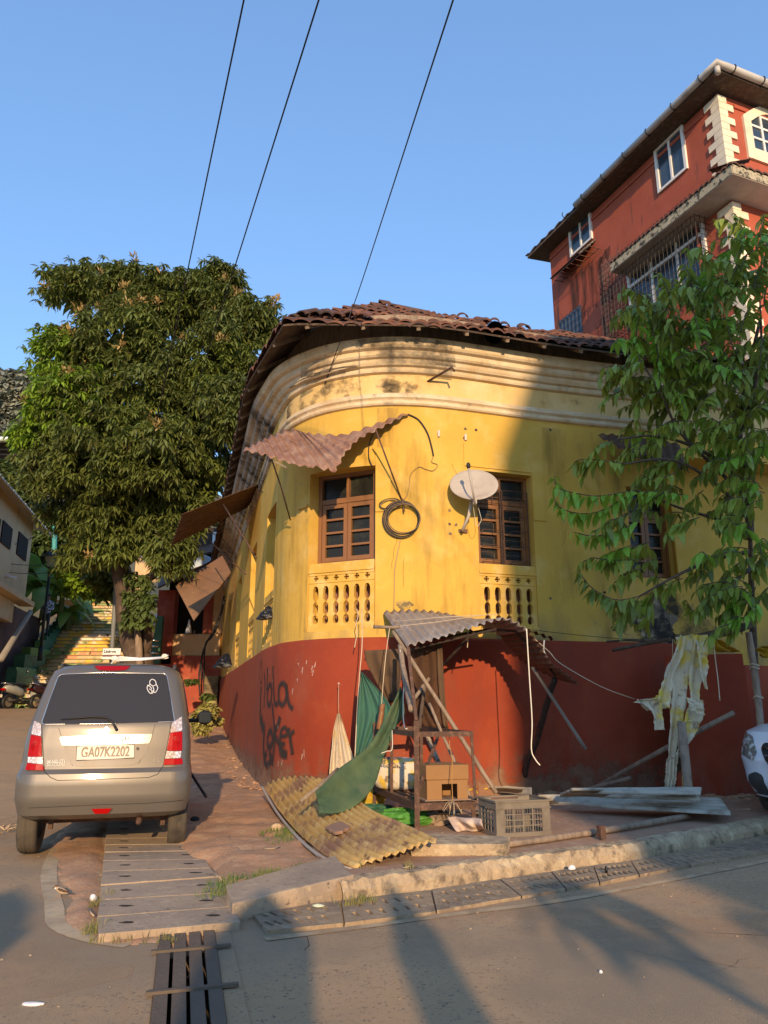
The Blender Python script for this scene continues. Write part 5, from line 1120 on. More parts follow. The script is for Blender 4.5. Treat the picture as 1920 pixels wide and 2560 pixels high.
# litter, pebbles
def litter(x,y,z,r,mt,label,cat,seed,name='litter'): p=G(x,y,z); return crumple((p.x,p.y,z+r[2]*.5),r,mt,name,label,cat,seed,10,6,.5)
litter(84,2512,.0,(.05,.018,.006),WHITE,'small torn white paper on the road near the left edge','paper',2,'paper_scrap')
litter(232,2249,.04,(.02,.02,.018),WHITE,'small white pebble beside the concrete slabs','pebble',4,'white_pebble')
litter(690,2074,.09,(.045,.035,.03),mat('pale_stone',(.5,.36,.22),.9),'pale round stone on the dirt verge','stone',6,'stone')
litter(795,2266,.03,(.035,.012,.008),mat('pale_green_plastic',(.5,.55,.4),.5),'pale green plastic scrap on the gutter cover','scrap',8,'plastic_scrap')
litter(1430,2172,.03,(.03,.02,.015),WHITE,'small white cup lying in the gutter','cup',9,'paper_cup')
litter(1515,2178,.04,(.012,.02,.02),BAGB,'small black scrap in the gutter','scrap',10,'black_scrap')
litter(486,2050,.1,(.045,.03,.02),BAGB,'crumpled black bag beside the rear tyre of the car','bag',11,'black_bag')
litter(1502,2432,.0,(.008,.008,.007),WHITE,'tiny white pebble on the road','pebble',12,'white_pebble')
litter(50,1802,.35,(.14,.09,.04),WHITE,'crumpled paper on the far road','paper',13,'paper_scrap')
litter(14,1799,.35,(.05,.05,.03),WHITE,'small white scrap on the far road','paper',14,'paper_scrap')
for k in range(7):
    a=G(8+20*(hsh(k,1)-.3),2080+14*(hsh(k,2)-.5),0)
    if k==0: DL=thing('dry_leaves','few curled dry leaves on the road at the left edge','leaves',a)
    m=MB(); d=Vector((math.cos(k*1.3-1),math.sin(k*1.3-1),0)); s_=Vector((-d.y,d.x,0)); m.grid([[a-s_*.01*w_+d*t*.1+Vector((0,0,.005+.04*t*hsh(k,5)+.012*abs(j))) for j in(-1,0,1) for s2 in [1]] if 0 else [a+d*t*.1+s_*j*.018*math.sin(math.pi*min(1,t+.1))+Vector((0,0,.005+.04*t+.01*abs(j))) for j in(-1,0,1)] for t in(0,.3,.6,1) for w_ in[0]]); m.build('leaf',DRY,DL)
m=MB()
for k in range(420):
    x,y=-2.9+6.5*hsh(k,1),3.4+6*hsh(k,2); r=.003+.006*hsh(k,3)**3; z=ramp(x,y)+.002
    if in_poly(x,y,poly_pv): z=.12
    elif in_poly(x,y,VERGE): z=.09
    m.ball((x,y,z),(r*1.3,r,r*.7),5,3,jit=.3)
o=m.build('grit',CONC); o['kind']='stuff'; o['label']='scattered grit on the road and pavement'
for k,(x0,y0,x1,y1,z) in enumerate([(555,2200,528,2170,.07),(575,2090,540,2098,.1),(700,2118,655,2122,.1),(1005,2170,1030,2162,.13),(235,2290,222,2272,.03)]):
    tag(rod([G(x0,y0,z),G((x0+x1)/2,(y0+y1)/2+2,z+.01),G(x1,y1,z)],.004,DRY,'dry_twig',None,5),['dry twig lying across the concrete slabs','dry twig on the dirt verge near the wheel','thin twig on the dirt verge below the yellow sheet','curled twig in front of the cracked block','pale twig between the road and the slabs'][k],'twig')
tag(rod([P(475,1930,8.4),P(515,1992,7.9)],.014,BARKD,'old_pipe',None,6),'thin dark pipe lying on the verge beside the car','pipe')
# sparrow
b=G(152,2241,.004); SP=thing('sparrow','small brown sparrow with white cheek standing on the road marking','bird',b)
m=MB(); body=[(-.012,.046,.000),(-.033,.054,.009)]
def bp(x,z,y=0): return b+Vector((x,y,z))
m.tube([bp(-.048,.050),bp(-.042,.052),bp(-.030,.049),bp(-.016,.040),bp(0,.033),bp(.018,.027),bp(.034,.021),bp(.046,.018)],[.004,.0115,.0125,.0155,.019,.0165,.009,.004],10)
m.build('body',mat('bird_body',(.42,.31,.2),.9),SP,smooth=True)
m=MB(); m.tube([bp(-.046,.056),bp(-.036,.060),bp(-.024,.055)],[.006,.010,.007],8); m.build('crown',mat('bird_crown',(.12,.06,.03),.9),SP,smooth=True)
m=MB(); m.ball(bp(-.035,.048,-.009),(.008,.004,.005),8,6); m.build('cheek',WHITE,SP,smooth=True)
m=MB(); m.tube([bp(-.052,.051),bp(-.061,.049)],[.0035,.0006],6); m.build('beak',BLACK,SP)
m=MB(); m.ball(bp(-.043,.053,-.0095),.0016,6,4); m.build('eye',BLACK,SP)
for s_ in(-1,1):
    m=MB(); m.tube([bp(-.016,.046,.012*s_),bp(.005,.040,.0165*s_),bp(.032,.030,.010*s_),bp(.05,.022,.004*s_)],[.006,.0085,.006,.001],8); m.build('wing',mat('bird_wing',(.16,.07,.03),.9,[((.03,.02,.015),90,.45,.55),((.6,.5,.38),60,.64,.66)]),SP,smooth=True)
    m=MB(); m.tube([bp(.002,.016,.007*s_),bp(-.002,.008,.008*s_),bp(-.004,.001,.008*s_),bp(-.014,.0005,.008*s_)],.0011,5); m.build('leg',mat('bird_leg',(.35,.2,.12),.7),SP)
m=MB(); m.box(bp(.064,.016),(.044,.012,.003)); m.build('tail',mat('bird_tail',(.07,.05,.04),.9),SP)
# ---------------- cars: body as a loft of level outlines
class Body:
    def __init__(s,prof,rr=.2,rf=.35,bulge=.05):
        s.z=[p[0] for p in prof]; s.hw=[p[1] for p in prof]; s.yr=[p[2] for p in prof]; s.yf=[p[3] for p in prof]; s.rr=rr; s.rf=rf; s.bu=bulge
    def at(s,z): return interp(s.z,s.hw,z),interp(s.z,s.yr,z),interp(s.z,s.yf,z)
    def rear(s,x,z):
        hw,yr,_=s.at(z); x=abs(x); r=min(s.rr,hw*.6); y=yr+s.bu*(min(x,hw-r)/hw)**2
        if x>hw-r: k=min(1,(x-hw+r)/r); y+=r*.8*(1-math.sqrt(max(0,1-k*k)))
        return y
    def ring(s,z):
        hw,yr,yf=s.at(z); r=min(s.rr,hw*.6); pts=[]
        for i in range(25): x=-(hw-r)+2*(hw-r)*i/24; pts.append((x,s.rear(x,z)))
        yb=s.rear(hw-r,z)
        for i in range(1,9): a=math.pi/2*i/8; pts.append((hw-r+r*math.sin(a),yb+r*.8*(1-math.cos(a))))
        rf=min(s.rf,hw*.6); y1=yf-rf
        for i in range(1,18): pts.append((hw,lerp(pts[32][1],y1,i/18)))
        for i in range(9): a=math.pi/2*i/8; pts.append((hw-rf+rf*math.cos(a),y1+rf*.7*math.sin(a)))
        yc=pts[-1][1]
        for i in range(1,24): x=(hw-rf)*(1-2*i/24); pts.append((x,yc+.3*rf*(1-(x/(hw-rf))**2)))
        for i in range(9): a=math.pi/2*(1-i/8); pts.append((-(hw-rf+rf*math.cos(a)),y1+rf*.7*math.sin(a)))
        for i in range(1,18): pts.append((-hw,lerp(y1,pts[32][1],i/18)))
        for i in range(0,8): a=math.pi/2*(1-i/8); pts.append((-(hw-r+r*math.sin(a)),yb+r*.8*(1-math.cos(a))))
        return [(x,y,z) for x,y in pts]
    def mesh(s,cap=True,dz=.03):
        zs=[]
        for i in range(len(s.z)-1):
            n=max(1,round((s.z[i+1]-s.z[i])/dz)); zs+=[lerp(s.z[i],s.z[i+1],k/n) for k in range(n)]
        zs.append(s.z[-1]); m=MB(); rows=[s.ring(z) for z in zs]; m.grid(rows,close=True)
        n=len(rows[0]); m.f.append(tuple(len(m.v)-n+k for k in range(n))); m.m.append(0); m.f.append(tuple(range(n-1,-1,-1))); m.m.append(0); return m
    def patch(s,poly,off,th,mt,name,parent,fn_=None,step=.04,smooth=True):
        """outline in (x,z) draped over the rear face (or fn_) as a thin shell"""
        fn_=fn_ or s.rear; bm=bmesh.new(); vs=[bm.verts.new((x,0,z)) for x,z in poly]; bm.faces.new(vs)
        for ax,co in(((1,0,0),0),((0,0,1),2)):
            lo=min(p[0 if co==0 else 1] for p in poly); hi=max(p[0 if co==0 else 1] for p in poly); k=lo+step
            while k<hi:
                bmesh.ops.bisect_plane(bm,geom=bm.verts[:]+bm.edges[:]+bm.faces[:],plane_co=(k if co==0 else 0,0,k if co==2 else 0),plane_no=ax); k+=step
        ret=bmesh.ops.extrude_face_region(bm,geom=bm.faces[:]); top=set(e for e in ret['geom'] if isinstance(e,bmesh.types.BMVert))
        for v in bm.verts: v.co.y=fn_(v.co.x,v.co.z)-(off if v in top else off-th)
        bmesh.ops.recalc_face_normals(bm,faces=bm.faces[:]); me=bpy.data.meshes.new(name); bm.to_mesh(me); bm.free(); me.materials.append(mt)
        o=bpy.data.objects.new(name,me); COL.objects.link(o); o.parent=parent; return o
def cutter(o,c,r,w_):
    m=MB(); m.lathe([(r,-w_),(r,w_)],c,28,axis='X'); n=len(m.v)//2
    m.f.append(tuple(range(n))); m.f.append(tuple(range(2*n-1,n-1,-1))); m.m+=[0,0]
    k=m.build('cut',BLACK,local=True); bm=bmesh.new(); bm.from_mesh(k.data); bmesh.ops.recalc_face_normals(bm,faces=bm.faces[:]); bm.to_mesh(k.data); bm.free()
    md=o.modifiers.new('c','BOOLEAN'); md.operation='DIFFERENCE'; md.object=k; md.solver='EXACT'
    return k
def bake(o,ks):
    bm=bmesh.new(); bm.from_mesh(o.data); bmesh.ops.recalc_face_normals(bm,faces=bm.faces[:]); bm.to_mesh(o.data); bm.free()
    dg=bpy.context.evaluated_depsgraph_get(); dg.update(); me=bpy.data.meshes.new_from_object(o.evaluated_get(dg)); o.modifiers.clear(); o.data=me
    for k in ks: bpy.data.objects.remove(k)
def smoothby(o,ang=35):
    for p in o.data.polygons: p.use_smooth=True
    try: o.data.set_sharp_from_angle(angle=R_(ang))
    except Exception: pass
def wheel(parent,c,r,w_,side):
    t=MB().lathe([(r*.60,-w_*.42),(r*.80,-w_*.5),(r*.93,-w_*.48),(r*.985,-w_*.38),(r,-w_*.25),(r*.99,-w_*.20),(r,-w_*.15),(r,-w_*.04),(r*.985,-w_*.02),(r*.985,w_*.02),(r,w_*.04),(r,w_*.15),(r*.99,w_*.2),(r,w_*.25),(r*.985,w_*.38),(r*.93,w_*.48),(r*.8,w_*.5),(r*.6,w_*.42)],c,36,axis='X').build('wheel',TYRE,parent,smooth=True,local=True)
    h=MB(); h.lathe([(r*.61,-w_*.4),(r*.58,-w_*.1),(.0,-w_*.05),(.0,w_*.1),(r*.2,w_*.15),(r*.58,w_*.12),(r*.61,w_*.4)],c,24,axis='X'); h.build('rim',mat('rim_grey',(.3,.29,.28),.4,metal=.7),t,smooth=True,local=True)
    return t
CAR=thing('parked_car','grey metallic hatchback parked on the verge with its back to the viewer','car',(-2.215,6.2,.02),R_(14.7))
B1=Body([(.29,.58,.14,3.15),(.335,.64,.035,3.2),(.45,.667,.0,3.22),(.58,.672,.0,3.22),(.64,.670,.012,3.22),(.675,.660,.045,3.2),(.72,.655,.05,3.2),(.85,.650,.062,3.15),(1.0,.632,.085,2.9),(1.05,.62,.105,2.45),(1.22,.585,.175,2.2),(1.38,.545,.245,2.0),(1.445,.515,.285,1.9),(1.485,.46,.33,1.85),(1.51,.37,.42,1.75),(1.525,.20,.6,1.6)],.17,.4,.045)
bo=B1.mesh().build('body',PAINT,CAR,local=True)
ks=[cutter(bo,(sx*.62,y,.28),.325,.16) for sx in(-1,1) for y in(.56,2.62)]
for k in ks: k.parent=CAR
bpy.context.view_layer.update()
bake(bo,ks); smoothby(bo,32)
def pp(l,cx=607.,zf=None): # crop pixels -> rear face metres
    return [((x-cx)*.00137,1.04-(y-497)*.00129) for x,y in l]
def cpx(x,y):   # crop pixel of the photo to the lifted rear surface (x,z), following its lean and the car's yaw
    sx,sy=x/2.37,1600+y/2.37; a,b=ray(sx,sy); ca_,sa_=math.cos(R_(14.7)),math.sin(R_(14.7)); X,Z=0,.8
    for _ in range(12):
        yl=B1.rear(X,Z); # ray: world (a*t,t,1.2+b*t); local = R^-1 (w - loc)
        # solve t for local y = yl
        # local y = -(wx-lx)*sa + (wy-ly)*ca
        t=(yl+(-(-(-2.215)))*0+(-2.215)*-sa_*-1*0)
        den=-a*sa_+ca_; t=(yl+(-(-2.215))*-sa_*-1*0+(6.2*ca_)-(-2.215)*sa_)/den if False else (yl+6.2*ca_-(-2.215)*sa_)/den
        wx,wy,wz=a*t,t,1.2+b*t; X=(wx+2.215)*ca_+(wy-6.2)*sa_; Z=wz-.02
        X=max(-.66,min(.66,X)); Z=max(.34,min(1.52,Z))
    return X,Z
def pc(l): return [cpx(*p) for p in l]
def rp(l,r=.03,n=4):  # round polygon corners
    out=[]; N_=len(l)
    for i in range(N_):
        p=Vector(l[i]); a=Vector(l[i-1]); b=Vector(l[(i+1)%N_]); da=(a-p); db=(b-p); ra=min(r,da.length*.45); rb=min(r,db.length*.45); A_=p+da.normalized()*ra; B_=p+db.normalized()*rb
        for k in range(n+1):
            t=k/n; q=A_*(1-t)**2+p*2*t*(1-t)+B_*t*t; out.append((q.x,q.y))
    return out
# rear window
gl=B1.patch(rp(pc([(243,500),(350,205),(600,193),(988,200),(1035,480),(1028,484),(600,496)]),.035),.006,.01,GLS,'rear_window',CAR)
def outline(poly,r,off,mt,name,parent,z=None,close=True):
    m=MB(); pts=[Vector((x,B1.rear(x,z)-off,z)) for x,z in poly]; pts=pts+[pts[0]] if close else pts; m.tube(pts,r,5,cap=False); return m.build(name,mt,parent,smooth=True,local=True)
outline(rp(pc([(243,500),(350,205),(600,193),(988,200),(1035,480),(1028,484),(600,496)]),.035),.004,.006,SILV,'window_trim',gl)
# tailgate seams
def seam(pts,name='panel_seam',r=.0028): 
    q=[]; l=pc(pts)
    for i in range(len(l)-1):
        for k in range(8): q.append((lerp(l[i][0],l[i+1][0],k/8),lerp(l[i][1],l[i+1][1],k/8)))
    q.append(l[-1]); m=MB(); m.tube([Vector((x,B1.rear(x,z)-.0005,z)) for x,z in q],r,5); return m.build(name,BLACK,bo,smooth=True,local=True)
seam([(247,505),(262,775),(300,815),(340,832),(880,815),(935,795),(968,742),(1015,490)]); seam([(120,995),(600,975),(860,968),(1085,948)],r=.0022)
seam([(347,520),(372,600),(400,700),(430,745)],r=.0016); seam([(920,498),(895,580),(860,660),(820,735)],r=.0016)
# lamps
for nm,red1,clr1,clr2,red2,al in (('left',[(185,560),(246,572),(250,690),(166,690)],[(205,478),(246,497),(246,570),(186,556)],[(167,692),(252,692),(255,735),(165,725)],[(163,728),(256,738),(262,771),(150,768)],0),
    ('right',[(1008,548),(1080,540),(1080,655),(988,655)],[(1078,452),(1080,538),(1012,548),(1018,492)],[(988,658),(1074,658),(1070,698),(978,702)],[(976,704),(1080,700),(1083,735),(968,740)],0)):
    L_=B1.patch(rp(pc(red1),.012),.014,.02,REDL,'tail_lamp',CAR)
    B1.patch(rp(pc(clr1),.012),.013,.02,CLRL,'indicator_lens',L_); B1.patch(rp(pc(clr2),.006),.0125,.02,CLRL,'reversing_lens',L_); B1.patch(rp(pc(red2),.008),.013,.02,REDL,'reflector_lens',L_)
    c=pc([((210 if nm=='left' else 1040),(628 if nm=='left' else 600))])[0]
    for rr in(.014,.026,.038):
        m=MB(); m.tube([Vector((c[0]+rr*math.cos(a)*.8,B1.rear(c[0],c[1])-.0155-.001*rr,c[1]+rr*math.sin(a))) for a in [6.2832*k/20 for k in range(21)]],.0016,4,cap=False); m.build('lamp_ring',REDL,L_,local=True)
B1.patch(rp(pc([(558,153),(778,153),(745,178),(665,182),(585,178)]),.012),.012,.02,REDL,'brake_lamp',CAR)
fg=B1.patch(rp(pc([(543,1000),(662,997),(640,1040),(562,1040)]),.006),.012,.03,REDL,'fog_lamp',CAR)
B1.patch(rp(pc([(538,997),(545,1000),(563,1042),(640,1042),(664,996),(668,999),(645,1048),(558,1048)]),.003),.010,.02,CHROME,'lamp_surround',fg)
# plate recess, chrome bar, plate, badges
B1.patch(rp(pc([(372,612),(895,608),(860,680),(815,728),(780,745),(450,752),(415,730),(392,690)]),.02),.0035,.004,mat('plate_recess',(.15,.13,.11),.45,metal=.3,coat=.3),'plate_recess',CAR)
cb_=B1.patch(rp(pc([(355,575),(600,562),(902,556),(898,580),(885,612),(600,618),(368,622)]),.008),.017,.022,CHROME,'chrome_bar',CAR)
pl_=B1.patch(rp(pc([(456,628),(795,618),(795,697),(453,712)]),.004),.012,.01,PLATE,'number_plate',CAR)
outline(pc([(456,628),(795,618),(795,697),(453,712)]),.0028,.013,DGREY,'plate_rim',pl_)
def ctext(s,size,cpts,mt,name,parent,off,bold=0.,ext=.0015,xs=1,sp=1):
    (x0,z0),(x1,z1)=pc(cpts); m=text_mb(s,size,ext,bold); w0=max(v[0] for v in m.v)-min(v[0] for v in m.v); k=math.hypot(x1-x0,z1-z0)/w0; cx,cz=(x0+x1)/2,(z0+z1)/2; sl=(z1-z0)/(x1-x0)
    m.v=[(cx+x*k,B1.rear(cx+x*k,cz)-off-zz,cz+sl*x*k+y*k*xs) for x,y,zz in m.v]; return m.build(name,mt,parent,local=True)
ctext('GA07K2202',.09,[(482,669),(768,662)],LETT,'plate_number',pl_,.0135,.002,xs=1.55)
ctext('WAGONR',.05,[(470,594),(775,588)],DGREY,'model_lettering',cb_,.0185,.0006,xs=.62)
ctext('MARUTI',.03,[(280,722),(385,720)],SILV,'maker_lettering',CAR,.004,.001); ctext('SUZUKI',.03,[(280,738),(385,736)],SILV,'maker_lettering',CAR,.004,.001); ctext('VXI',.03,[(908,715),(952,713)],SILV,'trim_lettering',CAR,.004,.001)
# maker emblem: an angular S
lx,lz=pc([(630,535)])[0]; e=[(0,.028),(.024,.008),(.012,.0),(.024,-.008),(0,-.028),(-.024,-.012),(-.016,-.006),(0,-.017),(.008,-.010),(-.024,.010),(-.0,.028)]
e=[(.0,.027),(.023,.010),(.015,.005),(.0,.015),(-.008,.009),(.023,-.009),(.0,-.027),(-.023,-.010),(-.015,-.005),(.0,-.015),(.008,-.009),(-.023,.009)]
B1.patch([(lx+a,lz+b) for a,b in e],.007,.006,CHROME,'emblem',CAR,step=.5)
# wiper
q=pc([(690,528),(670,490),(630,458),(540,455),(450,463),(362,470)]); m=MB(); m.tube([Vector((x,B1.rear(x,z)-.02,z)) for x,z in q],[.012,.010,.008,.007,.005,.003],6); wp=m.build('wiper',BLACK,CAR,smooth=True,local=True)
m=MB(); m.ball((q[0][0],B1.rear(*q[0])-.02,q[0][1]),.013,8,6); m.build('wiper_pivot',BLACK,wp,smooth=True,local=True)
m=MB(); c=pc([(816,645)])[0]; m.lathe([(.0,-.004),(.011,-.004),(.013,.0)],(0,0,0),12,axis='Y'); m.v=[(x+c[0],y+B1.rear(*c)-.008,z+c[1]) for x,y,z in m.v]; m.build('lock',DGREY,CAR,local=True)
# sticker on the rear window: a white line drawing shape
c=pc([(905,275)])[0]
for k,(pts) in enumerate([[(900,232),(918,240),(925,262),(908,272),(890,262),(888,245),(900,232)],[(925,262),(935,285),(920,312),(905,300)],[(890,262),(872,280),(880,305),(896,318),(900,300),(885,290)],[(905,275),(912,295),(903,318)],[(872,268),(888,275),(900,290)]]):
    l=[(p[0],p[1]) for p in pc(pts)]; m=MB(); m.tube(cr([Vector((x,B1.rear(x,z)-.0075,z)) for x,z in l],4),.0035,5); m.build('window_sticker',WHITE,gl,smooth=True,local=True)
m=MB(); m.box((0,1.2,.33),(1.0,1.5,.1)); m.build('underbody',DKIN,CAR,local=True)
m=MB(); m.tube([(-.5,.56,.24),(.5,.56,.24)],.03,8); m.build('rear_axle',IRON,CAR,local=True)
m=MB(); m.tube([(.28,.08,.26),(.28,.3,.28)],.022,10); m.build('exhaust_pipe',IRON,CAR,smooth=True,local=True)
for x in(.46,-.42): MB().box((x,.42,.23),(.035,.05,.09)).build('tow_bracket',IRON,CAR,local=True)
for sx in(-1,1):
    for y in(.56,2.62): wheel(CAR,(sx*.583,y,.262 if not(y<1 and 0) else .262),.272,.155,sx)
# side windows, mirrors, roof rails
for sx in(-1,1):
    m=MB(); 
    for ya,yb in((.42,.95),(1.0,1.55),(1.6,2.1)):
        rows=[]
        for k in range(5):
            z=lerp(1.07,1.37,k/4); hw=B1.at(z)[0]+.004; tl=.14*k/4; rows.append([(sx*hw,max(ya,B1.rear(hw,z)+.09),z),(sx*hw,yb-(tl if yb>2 else 0),z)])
        m=MB().grid(rows); m.build('side_window',GLS,CAR,thick=.006,local=True)
    m=MB(); m.tube([(sx*.47,.42,1.475),(sx*.47,.5,1.505),(sx*.48,1.6,1.53),(sx*.48,1.72,1.50)],.014,6); m.build('roof_rail',DGREY,CAR,smooth=True,local=True)
    m=MB(); m.ball((sx*.80,1.98,1.03),(.085,.05,.075),12,8); mr=m.build('door_mirror',BLACK,CAR,smooth=True,local=True); m=MB(); m.tube([(sx*.62,2.0,1.0),(sx*.74,1.99,1.0)],.022,6); m.build('mirror_arm',BLACK,mr,local=True)
    m=MB(); m.box((sx*.80,1.928,1.03),(.12,.004,.10)); m.build('mirror_glass',mat('mirror_dark',(.25,.25,.25),.1,metal=1),mr,local=True,bevel=.001)
# bundle of sticks tied on the roof
BN=thing('stick_bundle','bundle of thin white sticks tied across the roof of the grey car','sticks',(-1.9,7.0,1.6))
for k in range(6): 
    a=P(282+3*k,1652-2*k,6.95); b=P(418-4*k,1642+3*hsh(k),7.15); rod([a,a.lerp(b,.5)+Vector((0,0,-.012)),b],.006,WHITE,'stick',BN,5)
for x,y in((287,1646),(412,1641)): 
    c=P(x,y,7.05); m=MB(); m.ball(c,(.035,.03,.022),8,6,jit=.3); m.build('cord_knot',ROPEW,BN)
rod([P(290,1648,6.95),P(281,1655,6.95),P(276,1665,6.85)],.006,ROPEW,'cord_end',BN,5)
# white car at the right edge, facing the viewer
WC=thing('parked_car','white car at the right edge of the view, facing the viewer','car',(7.40,9.40,.04),R_(122))
B2=Body([(.20,.70,.25,3.9),(.26,.80,.12,4.05),(.40,.84,.04,4.12),(.55,.86,.02,4.12),(.62,.87,.05,4.13),(.75,.87,.07,4.08),(.88,.86,.1,4.0),(.94,.83,.12,3.8),(.99,.76,.15,3.2),(1.05,.72,.2,2.9),(1.25,.66,.35,2.5),(1.45,.60,.5,2.1),(1.52,.5,.7,1.9)],.25,.42,.05)
o2=B2.mesh().build('body',WHP,WC,local=True); ks=[cutter(o2,(sx*.83,y,.31),.36,.2) for sx in(-1,1) for y in(.75,3.3)]
for k in ks: k.parent=WC
bpy.context.view_layer.update(); bake(o2,ks); smoothby(o2,32)
def front(x,z):
    hw,yr,yf=B2.at(z); rf=min(.42,hw*.6); y1=yf-rf; ax=abs(x)
    if ax<=hw-rf: y=y1+.7*rf+.3*rf*(1-(ax/(hw-rf))**2)
    else: k=min(1,(ax-hw+rf)/rf); y=y1+.7*rf*math.sqrt(max(0,1-k*k))
    return y
def fpatch(poly,off,th,mt,name,parent): return B2.patch([(x,z) for x,z in poly],-off,-th,mt,name,parent,fn_=front)
for sx in(-1,1):
    hl=fpatch(rp([(sx*a,b) for a,b in[(.60,.60),(.80,.66),(.845,.80),(.82,.875),(.66,.84),(.56,.70)]],.03),.012,.03,mat('headlamp_clear',(.16,.15,.13),.12,coat=1,layers=[((.6,.6,.58),14,.5,.6)]),'headlamp',WC)
    fpatch(rp([(sx*a,b) for a,b in[(.50,.30),(.66,.30),(.74,.36),(.72,.46),(.60,.50),(.52,.47)]],.03),.008,.03,DGREY,'fog_lamp_recess',WC); 
    fpatch([(sx*a,b) for a,b in[(.80,.34),(.815,.34),(.822,.52),(.80,.52)]],.006,.02,BLACK,'bumper_slot',WC)
gp=rp([(-.50,.78),(.50,.78),(.52,.72),(.40,.50),(.30,.46),(-.30,.46),(-.40,.50),(-.52,.72)],.03); gro=fpatch(gp,.006,.02,BLACK,'grille',WC)
for k in range(4):
    z=.53+.065*k; hw=.38+.035*k; m=MB(); m.tube([Vector((x,front(x,z)+.02,z+.01*math.cos(x*3))) for x in [lerp(-hw,hw,q/16) for q in range(17)]],.010,5); m.build('grille_bar',CHROME,gro,smooth=True,local=True)
fpatch(rp([(-.74,.205),(.74,.205),(.70,.30),(.50,.31),(.42,.38),(-.42,.38),(-.50,.31),(-.70,.30)],.02),.01,.02,DGREY,'lower_bumper',WC)
for sx in(-1,1):
    for y in(.75,3.3): wheel(WC,(sx*.76,y,.31),.315,.2,sx)
fpatch(rp([(-.60,1.02),(.60,1.02),(.52,1.38),(-.52,1.38)],.03),.004,.01,GLS,'windscreen',WC)
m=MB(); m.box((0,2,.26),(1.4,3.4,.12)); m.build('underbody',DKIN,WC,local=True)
# scooters
def scooter(loc,rz,label,bodym,pl,sc=1.):
    t=thing('parked_scooter',label,'scooter',loc,rz,'scooters parked at the foot of the stairs'); L=dict(local=True)
    for y,nm in((0.22,'rear'),(1.45,'front')):
        w_=MB(); w_.lathe([(.15,-.045),(.21,-.05),(.235,-.03),(.24,0),(.235,.03),(.21,.05),(.15,.045)],(0,y,.24),24,axis='X'); o=w_.build('wheel',BLACK,t,smooth=True,**L); h=MB(); h.lathe([(.15,-.03),(.03,-.02),(.03,.02),(.15,.03)],(0,y,.24),12,axis='X'); h.build('rim',SILV,o,**L)
    m=MB(); m.tube([(0,-.02,.62),(0,.10,.66),(0,.35,.62),(0,.62,.55),(0,.75,.42)],[.05,.13,.15,.13,.08],14); o=m.build('body',bodym,t,smooth=True,**L)
    m=MB(); m.tube([(0,.0,.76),(0,.15,.80),(0,.45,.78),(0,.78,.76)],[.05,.11,.12,.08],12); m.v=[(x,y,.77+(z-.77)*.45) for x,y,z in m.v]; m.build('seat',BLACK,t,smooth=True,**L)
    m=MB(); m.box((0,.92,.30),(.26,.45,.05)); m.build('footboard',DGREY,t,bevel=.01,**L)
    m=MB(); m.grid([[(x*w_,1.18+.10*(z-.3)-.08*(1-x*x),z) for x in(-1,-.6,-.2,.2,.6,1)] for z,w_ in((.28,.16),(.5,.23),(.75,.22),(.92,.14))]); m.build('leg_shield',bodym,t,smooth=True,thick=.03,**L)
    m=MB(); m.ball((0,1.20,1.0),(.14,.11,.09),12,8); m.build('headlamp_housing',BLACK if bodym is not LEGS else LEGS,t,smooth=True,**L)
    m=MB(); m.tube([(-.33,1.08,1.0),(-.15,1.17,1.02),(.15,1.17,1.02),(.33,1.08,1.0)],.016,6); hb=m.build('handlebar',BLACK,t,**L)
    for sx in(-1,1):
        m=MB(); m.tube([(sx*.22,1.14,1.02),(sx*.27,1.12,1.16)],.007,5); mm=m.build('mirror_stem',BLACK,t,**L); m=MB(); m.ball((sx*.29,1.10,1.20),(.058,.018,.04),12,8); m.build('mirror',mat('mirror_bright',(.9,.92,.95),.08,metal=1,var=0),t,smooth=True,**L)
    m=MB(); m.tube([(-.13,.25,.74),(-.14,-.02,.80),(0,-.10,.82),(.14,-.02,.80),(.13,.25,.74)],.014,6); m.build('grab_rail',SILV,t,smooth=True,**L)
    m=MB(); m.box((0,-.04,.62),(.22,.05,.07)); m.build('tail_lamp',REDL,t,bevel=.015,**L)
    m=MB(); m.box((0,-.10,.42),(.17,.012,.085)); p=m.build('number_plate',PLATE,t,**L)
    x=text_mb(pl,.03,.001,.0005); x.v=[(a,-.108-c,.42+b) for a,b,c in x.v]; x.build('plate_number',BLACK,p,**L)
    m=MB(); m.tube([(0,-.02,.58),(0,-.08,.46),(0,-.02,.34)],.02,6); m.build('mudguard',BLACK,t,**L)
    m=MB(); m.tube([(.13,.1,.30),(.14,.55,.28)],.04,8); m.build('silencer',DGREY,t,smooth=True,**L)
    return t
LEGS=mat('pale_grey_panel',(.30,.30,.26),.4,coat=.4); DKR=mat('black_maroon_panel',(.03,.012,.014),.25,coat=.6)
scooter((*P(73,1772,23.8)[:2],1.0),R_(-22),'dark maroon scooter standing on the right, nearer the grey car',DKR,'GA0313')
scooter((*P(3,1772,23.6)[:2],1.0),R_(-22),'grey scooter standing on the left, cut by the left edge of the view',LEGS,'GA4457')
